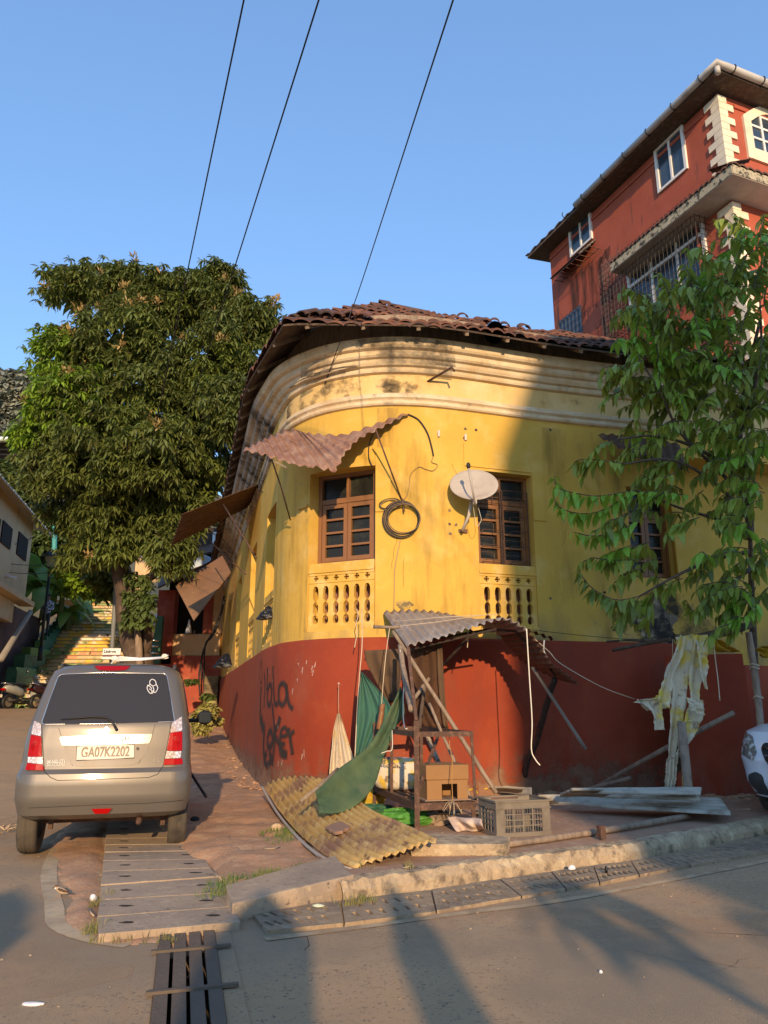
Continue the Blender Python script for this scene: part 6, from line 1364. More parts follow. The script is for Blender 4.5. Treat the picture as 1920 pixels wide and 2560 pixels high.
# ---------------- red building, upper right
RB=thing('red_apartment_building','tall red building with cream quoins and a caged window behind the yellow house','building',(6.86,12.58,0))
Cn=Vector((6.86,12.58,0)); dS=Vector((-.371,.928,0)); dF=Vector((.928,.371,0)); nS=-dF; nF=-dS; SL=6.02; FL=9
def SW(x,y,off=0):   # pixel on the side wall -> (u,z)
    a,b=ray(x,y); o=Cn+nS*off; t=(o.x-a*o.y)/(a*dS.y-dS.x); return t,1.2+b*(o.y+dS.y*t)
def FW(x,y,off=0):
    a,b=ray(x,y); o=Cn+nF*off; t=(o.x-a*o.y)/(a*dF.y-dF.x); return t,1.2+b*(o.y+dF.y*t)
def SP_(u,z,off=0): p=Cn+dS*u+nS*off; return Vector((p.x,p.y,z))
def FP_(v,z,off=0): p=Cn+dF*v+nF*off; return Vector((p.x,p.y,z))
def wbox(fn_,u0,u1,z0,z1,o0,o1,m):
    vs=[fn_(u,z,o) for o in(o0,o1) for z in(z0,z1) for u in(u0,u1)]
    m.add(vs,[(0,1,3,2),(4,6,7,5),(0,4,5,1),(2,3,7,6),(0,2,6,4),(1,5,7,3)]); return m
m=MB(); pl=[Cn,Cn+dF*FL,Cn+dF*FL+dS*SL,Cn+dS*SL]; m.prism([tuple(p[:2]) for p in pl],0,13.35); m.build('wall',REDB,RB)
def rect(fn2,l):
    q=[fn2(*p) for p in l]; us=[a[0] for a in q]; zs=[a[1] for a in q]; us.sort(); zs.sort(); return (us[0]+us[1])/2,(us[2]+us[3])/2,(zs[0]+zs[1])/2,(zs[2]+zs[3])/2
def awin(fn_,r,nv,fr=.06,label=None,hbar=None,gl=WGL):
    u0,u1,z0,z1=r; m=MB(); wbox(fn_,u0,u1,z0,z1,-.05,.012,m); g=m.build('pane',gl,RB)
    m=MB()
    for a,b,c,d in((u0-fr*.2,u0+fr,z0,z1),(u1-fr,u1+fr*.2,z0,z1),(u0+fr,u1-fr,z1-fr,z1),(u0+fr,u1-fr,z0,z0+fr)): wbox(fn_,a,b,c,d,.0,.05,m)
    for k in range(1,nv): u=lerp(u0,u1,k/nv); wbox(fn_,u-fr*.45,u+fr*.45,z0+fr,z1-fr,.013,.04,m)
    if hbar: wbox(fn_,u0+fr,u1-fr,hbar-fr*.6,hbar+fr*.6,.013,.052,m)
    m.build('window_frame',WHF,RB); return r
c1=lambda x,y:(1250+x/2.476,100+y/2.476); c77=lambda x,y:(1650+x/3.685,100+y/3.685)
awin(SP_,rect(SW,[c1(960,690),c1(1130,535),c1(1170,800),c1(990,945)]),2)
rB=awin(SP_,rect(SW,[c1(435,1180),c1(560,1060),c1(580,1260),c1(440,1320)]),2)
rC=rect(SW,[c1(790,1420),c1(1250,1060),c1(1310,1500),c1(820,1740)]); rC=(rC[0],rC[1],rC[2]-.0,rC[3]); awin(SP_,rC,3,.07,hbar=lerp(rC[2],rC[3],.66))
rD=rect(SW,[c1(370,1740),c1(500,1640),c1(520,1880),c1(375,1850)]); rD=(rD[0],rD[1],rD[2]-.5,rD[3]); m=MB(); wbox(SP_,*rD,-.05,.008,m); m.build('pane',WGL,RB)
def cage(r,dep,nv,nh,arch,name='window_cage',z0e=0):
    u0,u1,z0,z1=r; m=MB(); t=.0065
    for k in range(nv+1):
        u=lerp(u0,u1,k/nv); top=z1-(.0 if arch else 0)
        m.tube([SP_(u,z0,dep),SP_(u,top-.12,dep)],t,4,cap=False)
        if arch and k<nv: u2=lerp(u0,u1,(k+1)/nv); m.tube([SP_(lerp(u,u2,.5-.5*math.cos(a)),top-.12+.12*math.sin(a),dep) for a in [math.pi*q/6 for q in range(7)]],t,4,cap=False)
        if dep>.2: m.tube([SP_(u,z0,.02),SP_(u,z0,dep)],t,4,cap=False)
    for k in range(nh+1):
        z=lerp(z0,z1-.12,k/nh); m.tube([SP_(u0,z,0.02),SP_(u0,z,dep),SP_(u1,z,dep),SP_(u1,z,.02)],t,4,cap=False)
    if dep>.2:
        for q in(.33,.66): m.tube([SP_(u0,z0,dep*q),SP_(u1,z0,dep*q)],t,4,cap=False); m.tube([SP_(u0,z0,dep*q),SP_(u0,z1-.1,dep*q)],t,4,cap=False); m.tube([SP_(u1,z0,dep*q),SP_(u1,z1-.1,dep*q)],t,4,cap=False)
    return m.build(name,BARB,RB)
cage((rC[0]-.15,rC[1]+.55,rC[2]-.15,rC[3]+.22),.40,26,13,True); cage(rD,.04,6,6,True,'window_grille')
# slab and rack under the far window
m=MB(); vs=[SP_(rB[0]-.1,rB[2]-.08,.0),SP_(rB[1]+.5,rB[2]-.08,.0),SP_(rB[1]+.5,rB[2]-.42,.36),SP_(rB[0]+.15,rB[2]-.42,.36)]; m.add(vs,[(0,1,2,3)]); m.build('sun_shade',BAGB,RB,thick=.04)
m=MB()
for k in range(9): u=lerp(rB[0]-.3,rB[1]+.4,k/8); m.tube([SP_(u,rB[2]-.5,.02),SP_(u,rB[2]-.5,.38)],.01,4)
for q in(.1,.38): m.tube([SP_(rB[0]-.3,rB[2]-.5,q),SP_(rB[1]+.4,rB[2]-.5,q)],.01,4)
m.build('iron_rack',IRON,RB)
# run-off stains and a repaired patch on the side wall
def sdecal(u0,u1,z0,z1,mt,name,off=.004):
    m=MB(); pts=[]; n=18
    top=[(lerp(u0,u1,i/n),z1-.5*hsh(i,3)*(z1-z0)*.3) for i in range(n+1)]; bot=[(lerp(u1,u0,i/n),z0+.5*hsh(i,5)*(z1-z0)*.4) for i in range(n+1)]
    c=SP_((u0+u1)/2,(z0+z1)/2,off); ring=[SP_(a,b,off) for a,b in top+bot]; m.add([c]+ring,[(0,1+k,1+(k+1)%len(ring)) for k in range(len(ring))]); return m.build(name,mt,RB)
sdecal(rB[0]-.6,rB[1]+.2,rD[3]-.6,rB[2]-.5,STAIN,'run_stain'); sdecal(rC[1]+.1,rC[1]+1.3,6.5,rC[3]-.6,STAIN,'run_stain',.005); sdecal(rC[1]+.2,rC[1]+.9,rC[3]-.5,rC[3]+.75,decal('cement_patch',(.36,.14,.09),2,.3,.5,(1,1,1),None,.7),'repair_patch',.006)
# string band under the eave, left chajja fin, spout
m=MB(); wbox(SP_,.4,SL,13.12,13.2,.0,.03,m); wbox(FP_,.4,FL,13.12,13.2,.0,.03,m); m.build('string_course',REDB,RB)
m=MB(); e=Cn+dS*SL; m.add([SP_(SL,7.9,0),SP_(SL,8.6,0),SP_(SL+.25,8.15,0),SP_(SL+.55,8.0,0),SP_(SL+.55,7.9,0)]+[SP_(SL,7.9,-2),SP_(SL,8.6,-2),SP_(SL+.25,8.15,-2),SP_(SL+.55,8.0,-2),SP_(SL+.55,7.9,-2)],[(0,1,2,3,4),(9,8,7,6,5),(0,4,9,5),(4,3,8,9),(3,2,7,8),(2,1,6,7)]); m.build('ledge',REDB,RB)
m=MB(); m.tube([SP_(SL,10.95,-.1),SP_(SL+.45,10.95,-.1)],.06,10); m.build('spout',GUT,RB,smooth=True)
# eave: corrugated roof edge, gutter with brackets
E=6.61,12.0
Ec=Cn+nS*.42+nF*.42; EZ=13.5
m=MB(); rows=[[],[]]
n=60
for i in range(n+1):
    p=Ec+dS*(i/n)*(SL+1.0); z=EZ+.03*math.cos(i*1.9); rows[0].append((p.x,p.y,z)); q=p-nS*3.2+ (dS*2.6 if 0 else Vector()); k=min(i/n*7,3.4)/3.4; q=p-nS*3.0*min(1,i/n*2.2+.001); rows[1].append((q.x,q.y,EZ+1.3*min(1,i/n*2.2)+.03*math.cos(i*1.9)))
m.grid(rows); rows=[[],[]]
for i in range(n+1):
    p=Ec+dF*(i/n)*(FL+.6); z=EZ+.03*math.cos(i*1.9); rows[0].append((p.x,p.y,z)); q=p-nF*3.0*min(1,i/n*3.2+.001); rows[1].append((q.x,q.y,EZ+1.3*min(1,i/n*3.2)+.03*math.cos(i*1.9)))
m.grid(rows); m.build('roof',RUST_SHADE,RB,thick=.03)
m=MB(); m.prism([tuple(p[:2]) for p in(Ec+dS*(SL+.9),Ec,Ec+dF*(FL+.5),Ec+dF*(FL+.5)+dS*SL)],EZ-.12,EZ-.06); m.build('eave_board',BARK,RB)
m=MB(); m.tube([Ec+dS*4.6+Vector((0,0,EZ-.02))+nS*.06,Ec+dS*.2+Vector((0,0,EZ-.02))+nS*.06,Ec+Vector((0,0,EZ-.0))+nS*.05+nF*.05,Ec+dF*.2+Vector((0,0,EZ-.02))+nF*.06,Ec+dF*FL+Vector((0,0,EZ-.02))+nF*.06],.075,12); gt=m.build('gutter',GUT,RB,smooth=True)
m=MB(); c=Ec+Vector((0,0,EZ-.1))+nS*.02+nF*.02; m.tube([c+Vector((0,0,.05)),c-Vector((0,0,.12))],.055,12); m.build('downpipe',GUT,gt,smooth=True)
for k in range(7):
    for d,nn in((dS,nS),(dF,nF)):
        c=Ec+d*(.35+.78*k)+nn*.06+Vector((0,0,EZ-.02)); m=MB(); m.tube([c+(nn*math.cos(a)+Vector((0,0,1))*math.sin(a))*.088 for a in [math.pi*(-1+1.25*q/8) for q in range(9)]],.012,5); m.build('gutter_bracket',BLACK,gt)
# tiled canopy wrapping the corner
K0=2.95; cz=11.0
Kc=Cn+nS*.58+nF*.58
m=MB(); m.prism([tuple(p[:2]) for p in(SP_(K0,0,0)+nS*.0,SP_(K0,0,.58),Kc,FP_(FL,0,.58),FP_(FL,0,0.0),Cn)],cz-.20,cz-.08); m.build('canopy_soffit',SOFF,RB)
m=MB()
for a,b in((SP_(K0,0,.585),Kc+nS*.005),(Kc+nF*.005,FP_(FL,0,.585))): m.beam(Vector((a.x,a.y,cz-.09)),Vector((b.x,b.y,cz-.09)),.02,.19)
m.build('canopy_fascia',MOSS,RB)
def ctiles(a,b,back,n):
    d=(b-a)/n; rows=[]; r0=[];r1=[]
    for i in range(n*6+1):
        p=a+d*(i/6); h=.045*abs(math.sin(math.pi*i/6)); q=p+back; r0.append((p.x,p.y,cz+.02+h)); r1.append((q.x,q.y,cz+.30+h))
    return MB().grid([[(x,y,z-.04) for x,y,z in r0],r0,r1]).build('canopy_tiles',TILE,RB)
ctiles(SP_(K0,0,.62),Cn+nS*.62+nF*.62,-nS*.62,26); ctiles(Cn+nS*.62+nF*.62,FP_(FL,0,.62),-nF*.62,50)
# quoins
for zt,zb in((13.3,cz+.15),(cz-.25,6.4)):
    z=zt; k=0
    while z-.16>zb:
        a,b=(.19,.36) if k%2 else (.36,.19)
        m=MB(); m.prism([tuple(p[:2]) for p in(Cn+nS*.035+nF*.035,Cn+dF*b+nF*.035,Cn+dF*b-nF*.02,Cn+dF*.01-nF*.02+dS*.0,Cn+dS*a-nS*.02,Cn+dS*a+nS*.035)],z-.158,z); m.build('quoin',QUOIN,RB,bevel=.008); z-=.165; k+=1
# arched windows on the front
def arch(v0,v1,z0,z1,nm):
    zc=z1-(v1-v0)*.28; out=[(v0,z0),(v1,z0),(v1,zc)]+[(lerp(v1,v0,k/10),zc+(z1-zc)*math.sin(math.pi*k/10)) for k in range(1,10)]+[(v0,zc)]
    return out
def fpanel(outer,holes,th,off,mt,name):
    pm=curve_panel(outer,holes,th); pm.v=[tuple(FP_(x,y,off+z)) for x,y,z in pm.v]; return pm.build(name,mt,RB)
def awin_f(v0,v1,z0,z1):
    fpanel(arch(v0-.2,v1+.2,z0-.28,z1+.2,0),[arch(v0,v1,z0,z1,0)],.06,.02,QUOIN,'window_trim')
    fpanel(arch(v0,v1,z0,z1,0),[],.01,-.0+.006,WGL,'pane')
    m=MB(); f=.05
    for u in [lerp(v0,v1,k/4) for k in range(5)]: wbox(FP_,u-f/2 if u>v0 else u,u+f/2,z0,z1-.1,.012,.035,m)
    for k in range(4): z=lerp(z0,z1-.12,k/3); wbox(FP_,v0,v1,z-f/2,z+f/2,.012,.033,m)
    m.build('window_frame',WHF,RB)
v0,_=FW(*c77(812,700)); zt=FW(*c77(850,650))[1]; zb=FW(*c77(860,1010))[1]
awin_f(v0,v0+1.25,zb,zt); awin_f(v0+.1,v0+1.3,zb-2.75,zt-2.75); awin_f(v0+2.6,v0+3.8,zb,zt)
rod([SP_(.9,cz-.2,.03),SP_(.9,5,.03)],.04,REDB,'rain_pipe',RB,8)
# white building sliver behind the small tree on the right
m=MB(); m.box((10.2,11.6+.6,4),(5.2,2.4,8)); o=m.build('white_building',mat('white_render',(.75,.73,.72),.8)); tag(o,'pale building glimpsed through the leaves at the right edge','building')
# ---------------- far left: stairs, houses, walls
ST_=thing('painted_stairs','long public staircase with painted risers climbing the hill','staircase',(-10,25,1))
def stair(n0,n,Z0,z0,L0,L1,R0,R1,rise=.163,run=.31,green=True):
    m=MB(); tr=MB()
    for k in range(n):
        Z=Z0+k*run; z=z0+k*rise; t=k/max(1,n-1)
        xl=lerp(L0,L1,t); xr=lerp(R0,R1,t)
        m.add([(xl,Z,z),(xr,Z,z),(xr,Z,z+rise-.03),(xl,Z,z+rise-.03)],[(0,1,2,3)])
        tr.box(((xl+xr)/2,Z+run/2-.02,z+rise-.015),(xr-xl,run+.04,.03))
    o=m.build('risers',MURAL,ST_); tr.build('treads',STEP,ST_); return Z0+n*run,z0+n*rise
def XA(x,Z): a,_=ray(x,1600); return a*Z
Z1,z1=stair(0,9,25.0,1.05,XA(48,25),XA(92,27.6),XA(430,25),XA(430,27.6))
Z2,z2=stair(0,13,Z1+.5,z1,XA(108,28.2),XA(152,32.2),XA(390,28.2),XA(370,32.2))
Z3,z3=stair(0,11,Z2+.5,z2,XA(205,32.7),XA(232,36),XA(305,32.7),XA(298,36))
MB().box(((XA(92,27.8)+XA(430,27.8))/2,Z1+.28,z1-.05),(XA(430,27.8)-XA(92,27.8),.62,.1)).build('landing',STEP,ST_)
MB().box(((XA(150,32.5)+XA(370,32.5))/2,Z2+.28,z2-.05),(XA(370,32.5)-XA(150,32.5),.62,.1)).build('landing',STEP,ST_)
# green stepped parapet, left of the stairs
PW=thing('green_parapet','stepped green parapet running up the left side of the painted stairs','parapet',(-12,25,1))
def gblock(x0,x1,yt,yb,Z,dep,mt):
    a=P(x0,yt,Z); b=P(x1,yb,Z); m=MB(); m.box(((a.x+b.x)/2,Z+dep/2,(a.z+b.z)/2),(abs(b.x-a.x),dep,a.z-b.z)); m.build('parapet_block',mt,PW,bevel=.01)
gblock(17,39,1668,1712,25.2,1.4,GRB); gblock(36,59,1636,1676,26.4,1.6,GRB); gblock(54,75,1618,1645,27.6,1.8,GRBL); gblock(87,98,1604,1630,28.6,1.8,GRBL)
for k in range(8): x=90+8.3*k; gblock(x,x+13,1600-9.2*k,1650-9*k,28.8+.5*k,.9,GRB)
for k in range(7): x=184+7*k; gblock(x,x+12,1535-9.5*k,1578-10*k,32.5+.6*k,.9,GRB)
# sign board on a pole, pole, utility post
SB=thing('small_sign_board','small white notice board on a pole at the foot of the stairs','sign',P(282,1700,22))
a=P(258,1621,22);b=P(300,1648,22); m=MB(); m.box(((a.x+b.x)/2,22,(a.z+b.z)/2),(b.x-a.x,.02,a.z-b.z)); m.build('board',WHITE,SB)
m=MB(); m.box(((a.x+b.x)/2,21.985,lerp(a.z,b.z,.68)),(b.x-a.x,.005,(a.z-b.z)*.18)); m.build('purple_stripe',PURP,SB)
place(text_mb('Linkers',.12,.002,.004),Vector((lerp(a.x,b.x,.40),21.98,lerp(a.z,b.z,.3))),Vector((1,0,0)),Vector((0,0,1))).build('lettering',DGREY,SB)
pole('electric_pole',[P(278,1660,22.3),P(284,1560,22.3),P(289,1490,22.3),P(291,1400,22.3)],.07,mat('grey_pole_paint',(.16,.17,.17),.6),'grey metal pole in front of the painted stairs','pole',jit=0)
PW1=rod([P(278,1700,22.3),P(279,1650,22.3)],.06,OLDW,'pole_base',None); tag(PW1,'base of the sign pole hidden behind the car roof','post')
# lamp post
LP=thing('street_lamp','black street lamp with a glass lantern beside the stairs','street lamp',P(99,1652,27))
lb=P(99,1652,27); lt=P(124,1425,27); rod([lb,lb.lerp(lt,.15)],.085,LAMPI,'lamp_base',LP,10); rod([lb,lt],.05,LAMPI,'lamp_pole',LP,8)
c=P(127,1400,27); m=MB(); m.lathe([(.08,-.28),(.24,.12)],c,8); m.build('lantern_glass',LAMPG,LP); m=MB(); m.lathe([(.06,-.34),(.10,-.28),(.09,-.26)],c,8); m.lathe([(.33,.10),(.30,.16),(.14,.30),(.12,.36),(.0,.42)],c,12); m.build('lantern_cap',LAMPI,LP); 
for k in range(2): m=MB(); s_=1 if k else -1; m.tube([c+Vector((s_*.07,0,-.3)),c+Vector((s_*.3,0,-.1)),c+Vector((s_*.3,0,.12))],.02,5); m.build('lantern_arm',LAMPI,LP)
# person on the stairs
def person(base,h,label):
    t=thing('person',label,'person',base); s=h/1.7; L=dict(local=True,smooth=True)
    me=bpy.data.meshes.new('body'); J=[(0,0,.95),(0,0,1.15),(0,.01,1.38),(0,.01,1.50),(0,0,1.60),(.09,0,.92),(.10,-.02,.5),(.10,.0,.08),(.10,-.12,.03),(-.09,0,.92),(-.10,.02,.5),(-.10,.02,.08),(-.10,-.1,.03),(.19,.01,1.40),(.24,-.02,1.12),(.10,-.22,1.10),(-.19,.01,1.40),(-.24,-.02,1.12),(-.10,-.24,1.12),(.03,-.25,1.12),(-.04,-.27,1.14),(0,-.01,1.68)]
    Ed=[(0,1),(1,2),(2,3),(3,4),(4,21),(0,5),(5,6),(6,7),(7,8),(0,9),(9,10),(10,11),(11,12),(2,13),(13,14),(14,15),(15,19),(2,16),(16,17),(17,18),(18,20)]
    rr=[.13,.125,.15,.055,.085,.095,.065,.045,.035,.095,.065,.045,.035,.07,.048,.035,.07,.048,.035,.03,.03,.075]
    me.from_pydata([(x*s,y*s,z*s) for x,y,z in J],Ed,[]); me.materials.append(TROU); o=bpy.data.objects.new('body',me); COL.objects.link(o); md=o.modifiers.new('k','SKIN'); sk=me.skin_vertices[0].data if me.skin_vertices else None
    if not me.skin_vertices:
        bm=bmesh.new(); bm.from_mesh(me); bm.verts.layers.skin.verify(); bm.to_mesh(me); bm.free()
    for i,v in enumerate(me.skin_vertices[0].data): v.radius=(rr[i]*s,rr[i]*s*.8)
    me.skin_vertices[0].data[0].use_root=True; u=o.modifiers.new('u','SUBSURF'); u.levels=2; u.render_levels=2
    bpy.context.view_layer.update(); dg=bpy.context.evaluated_depsgraph_get(); m2=bpy.data.meshes.new_from_object(o.evaluated_get(dg)); o.modifiers.clear(); o.data=m2
    m2.materials.clear(); m2.materials.append(TROU); m2.materials.append(SHIRT); m2.materials.append(SKIN)
    for p in m2.polygons:
        c=p.center; p.use_smooth=True; p.material_index=0 if c.z<.98*s else (2 if c.z>1.5*s or (c.y<-.2*s) else 1)
    o.parent=t
    m=MB(); m.ball((0,.015*s,1.70*s),(.085*s,.095*s,.08*s),12,8); m.build('hair',HAIR,t,**L)
    m=MB(); m.ball((0,-.095*s,1.64*s),(.014*s,.02*s,.022*s),6,5); m.build('nose',SKIN,t,**L)
    m=MB(); m.box((0,-.29*s,1.14*s),(.075*s,.02,.13*s)); m.build('phone',BLACK,t,local=True)
    return t
pb=P(122,1487,29.5); person((pb.x,29.5,pb.z-1.72),1.7,'person in a blue checked shirt looking down at a phone behind the lamp post')
# cream house at the left edge
def hX(Z): return -6.4-.25*Z
LH=thing('cream_house','cream house with a scalloped metal eave at the left edge','house',(-12,24,3))
m=MB(); A_=[(hX(18),18),(hX(27),27),(hX(27)-6,28.5),(hX(18)-6,19.5)]; zb_=4.8
m.prism(A_,zb_-.0,7.7); m.build('wall',CRH,LH)
m=MB(); ov=[(hX(17.5)+.5,17.5),(hX(28)+.5,28.2),(hX(28)-3,29),(hX(17.5)-3,18.3)]
n=80; rows=[[],[],[]]
for i in range(n+1):
    t=i/n; x=lerp(ov[0][0],ov[1][0],t); y=lerp(ov[0][1],ov[1][1],t); z=7.5+.03*math.sin(i*2.6); rows[0].append((x,y,z-.05)); rows[1].append((x,y,z)); rows[2].append((lerp(ov[3][0],ov[2][0],t),lerp(ov[3][1],ov[2][1],t),z+1.4))
MB().grid(rows).build('roof',mat('pale_metal_roof',(.5,.42,.3),.6),LH,thick=.02)
for x0,y0,x1,y1 in((6,1300,24,1368),(46,1328,63,1398),(-20,1280,-6,1345)):
    a0,b0=ray(x0,y0); Za=-6.4/(a0+.25); a1,b1=ray(x1,y1); Zb=-6.4/(a1+.25); b0=ray(x0,y0)[1]; z1_=1.2+b0*Za; z0_=1.2+ray(x0,y1-14)[1]*Za
    m=MB(); m.box((hX((Za+Zb)/2)+.01,(Za+Zb)/2,(z0_+z1_)/2),(.06,abs(Zb-Za),abs(z1_-z0_)),rz=math.atan(.25)); w_=m.build('window',DKIN,LH)
m=MB(); m.box((hX(22.6)+.1,22.6,zb_-.1),(.5,9.2,.16),rz=math.atan(.25)); m.build('balcony_slab',CRH,LH)
m=MB(); m.box((hX(23.5)-.3,23.5,zb_-.55),(.5,4.5,.7),rz=math.atan(.25)); m.build('lower_wall',CRH,LH)
rod([P(3,1437,24),P(40,1446,24)],.05,WHITE,'lamp_tube',LH,8)
RW=thing('dark_retaining_wall','dark red stained retaining wall under the cream house','wall',(-13,24,1))
m=MB(); m.prism([(hX(16)-.6,16),(hX(24.6)-.6,24.6),(hX(24.6)-5,25),(hX(16)-5,17)],.2,4.6); m.prism([(hX(24.7)-.3,24.7),(XA(96,31),31),(XA(96,31)-6,32),(hX(24.7)-6,25)],.2,4.6); m.build('wall_face',DKW,RW)
rod([P(2,1648,21),P(76,1530,26.5)],.09,mat('dirty_white_pipe',(.26,.23,.18),.9),'rain_pipe',RW,8)
# earth of the hill
mb=MB(); rows=[]
for j in range(26):
    Y=24+j*3.2; row=[]
    for i in range(40):
        X=-70+i*2.0; k=max(0,(Y-27)); z=.2+min(k*.36,40)+ (max(0,-X-17)*.5 if X<-17 else 0)+1.2*(vnoise(X*.2,Y*.2)-.5)
        if X>-6: z=min(z,.2+max(0,Y-40)*.3*min(1,max(0,(6-X)/12)))
        if -13.5<X<-6 and Y<38: z=min(z,.45*(Y-26.5)-.6) 
        row.append((X,Y,z-1.1))
    rows.append(row)
mb.grid(rows); struct('hillside',mb,HILL,smooth=True)
# red and cream shop front at the end of the side facade
SHP=thing('shop_house','red and peach shop front with a dark tin awning past the yellow house','shop',(-6.6,26.6,1))
def fbox(x0,y0,x1,y1,Z,dep,mt,name,par,bev=0):
    a=P(x0,y0,Z); b=P(x1,y1,Z); m=MB(); m.box(((a.x+b.x)/2,Z+dep/2,(a.z+b.z)/2),(abs(b.x-a.x),dep,a.z-b.z)); return m.build(name,mt,par,bevel=bev)
SR_=mat('shop_red',(.33,.06,.03),.8,[((.45,.14,.07),2,.5,.75),((.18,.06,.04),4,.55,.75)],bump=.2)
fbox(397,1475,426,1660,26.0,.5,SR_,'pillar',SHP); fbox(426,1585,548,1640,26.1,.3,CRS,'half_wall',SHP,.03); fbox(385,1640,556,1790,26.0,.5,SR_,'base_wall',SHP)
fbox(426,1440,560,1586,26.8,.2,DKIN,'dark_opening',SHP); fbox(512,1480,528,1586,26.3,.15,SR_,'post',SHP); fbox(527,1440,566,1586,26.35,.2,CRS,'side_wall',SHP)
m=MB(); a=P(395,1470,25.4);b=P(560,1388,25.0); c=P(600,1370,29); d=P(400,1430,29); m.add([a,b,c,d],[(0,1,2,3)]); m.build('tin_awning',RUST_SHADE,SHP,thick=.06)
m=MB(); m.lathe([(.0,.5),(.03,.45),(.05,.3),(.10,.15),(.12,0)],P(471,1584,26.1),10); m.build('finial',WHITE,SHP,smooth=True)
fbox(472,1480,520,1484,26.7,.05,SILV,'shelf',SHP); fbox(472,1520,520,1523,26.7,.05,SILV,'shelf',SHP)
FH=thing('upper_house','dark timber upper storey seen above the shop awning','house',(-6,31,3))
fbox(475,1320,560,1440,30,2,mat('dark_timber',(.045,.032,.024),.9,[((.12,.1,.08),6,.55,.7,(.2,.2,4))]),'wall',FH); m=MB(); m.add([P(405,1408,28.6),P(560,1375,28.2),P(560,1345,31),P(420,1392,31)],[(0,1,2,3)]); m.build('roof',RUST_SHADE,FH,thick=.08); fbox(532,1330,544,1425,29.9,.1,WHITE,'door_frame',FH)
o=MB(); c=P(500,1422,27.2); rows=[[c+Vector((math.cos(a)*.5*r/4,-.1*(1-(r/4)**2)*-1,math.sin(a)*.5*r/4+math.cos(a)*.12*r/4)) for a in [6.2832*k/24 for k in range(24)]] for r in range(5)]; o.grid(rows,close=True)
tag(o.build('satellite_dish',mat('blue_white_dish',(.45,.55,.65),.5),smooth=True,thick=.01),'pale blue satellite dish on the shop roof','satellite dish')
PH=thing('peach_house','sunlit peach house on the slope behind the mango tree','house',(-9,38,6))
fbox(340,1395,470,1500,36,3,CRS,'wall',PH); fbox(360,1330,460,1398,40,3,mat('tan_wall',(.6,.45,.28),.9),'upper_wall',PH); fbox(350,1388,440,1392,35.8,.06,WHITE,'railing',PH); fbox(350,1440,430,1444,35.8,.06,WHITE,'railing',PH); fbox(345,1362,400,1375,39.8,.1,GRB,'green_band',PH)
fbox(130,1420,180,1500,40,3,CRS,'side_wing',PH); fbox(195,1385,250,1470,42,3,mat('cream_far',(.6,.5,.36),.9),'far_wing',PH)
DR=thing('dark_roof_shed','dark open shed roof up the slope at the far left','shed',(-22,45,20))
m=MB(); m.add([P(-20,1105,40),P(60,1100,40),P(95,1150,40),P(90,1172,43),P(-20,1150,43)],[(0,1,2,3,4)]); m.build('roof',BARKD,DR,thick=.15); rod([P(-20,1098,40),P(72,1098,40)],.15,WHITE,'ridge_pipe',DR)
for k in range(4): rod([P(-20,1112+k*12,40.5),P(80,1110+k*14,40.5)],.06,BLACK,'rafter',DR)
# teal pole
pole('teal_pole',[P(133,1480,30.5),P(135,1400,30.5),P(138,1290,30.5)],.1,mat('teal_paint',(.05,.28,.25),.6),'teal painted pole rising behind the street lamp','pole',jit=0)
# steel handrail and green gate piece by the trunk
HR=thing('steel_handrail','steel handrail beside the mango trunk','handrail',(-9,25,2))
for x0,y0,x1,y1 in((362,1650,366,1600),(366,1600,396,1602),(372,1615,396,1616),(370,1632,396,1633),(380,1600,392,1535),(372,1650,385,1560)): rod([P(x0,y0,24),P(x1,y1,24)],.03,SILV,'rail',HR,6)
fbox(375,1540,398,1660,25,.2,GRB,'green_panel',HR)
# overhead wires
def wire(name,pts,r,label):
    m=MB(); m.tube(cr(pts,10),r,5); return tag(m.build(name,CABLE,smooth=True),label,'wire',None)
def span(a,b,sag=.1,ext=.0): 
    a=Vector(a);b=Vector(b); return [a.lerp(b,t)-Vector((0,0,sag*4*t*(1-t))) for t in(0,.1,.2,.35,.5,.7,.85,1)]
def back(a,b,k): a=Vector(a);b=Vector(b); return a+(a-b)*k
w1a=(-1.1,4.6,6.5); w1b=(-8.1,23,5.6); wire('power_line',span(back(w1a,w1b,.5),w1b,.0),.0075,'leftmost overhead power line crossing the sky')
w2a=(-.517,4.6,6.5); w2b=(-7.6,23,5.7); wire('power_line',span(back(w2a,w2b,.5),w2b,.0),.0075,'middle overhead power line crossing the sky')
w3=[P(1175,-120,3.3),P(1133,0,3.7),P(906,700,8.3),P(855,840,9.0),P(769,1076,10.3),P(720,1172,11.2),P(692,1214,12.0),P(660,1230,12.9),P(648,1222,13.6)]
wire('power_line',w3,.0065,'rightmost overhead wire coming down to the yellow house')
for k,(a,b) in enumerate([((0,1405,24),(110,1412,26)),((0,1428,24),(120,1432,26)),((0,1372,24),(110,1330,26))]): wire('thin_wire',span(P(*a),P(*b),.05),.012,['upper thin wire across the cream house','lower thin wire across the cream house','slanting thin wire across the cream house'][k])
# cables hanging by the shop
for k,l in enumerate([[(560,1490),(545,1560),(520,1600),(505,1640),(503,1700)],[(562,1500),(540,1575),(515,1610),(498,1680),(500,1740)],[(556,1520),(530,1590),(512,1620),(510,1760)]]):
    wire('hanging_cable',[P(x,y,25.2) for x,y in l],.03,['left cable of the three hanging by the shop wall','middle cable of the three hanging by the shop wall','right cable of the three hanging by the shop wall'][k])
fbox(512,1690,540,1800,25.0,.6,mat('mossy_stub',(.2,.15,.08),.95,[((.09,.07,.04),5,.45,.6)],bump=.8),'broken_pillar',None); tag(bpy.data.objects['broken_pillar'],'broken mossy masonry stub at the end of the yellow house','pillar')
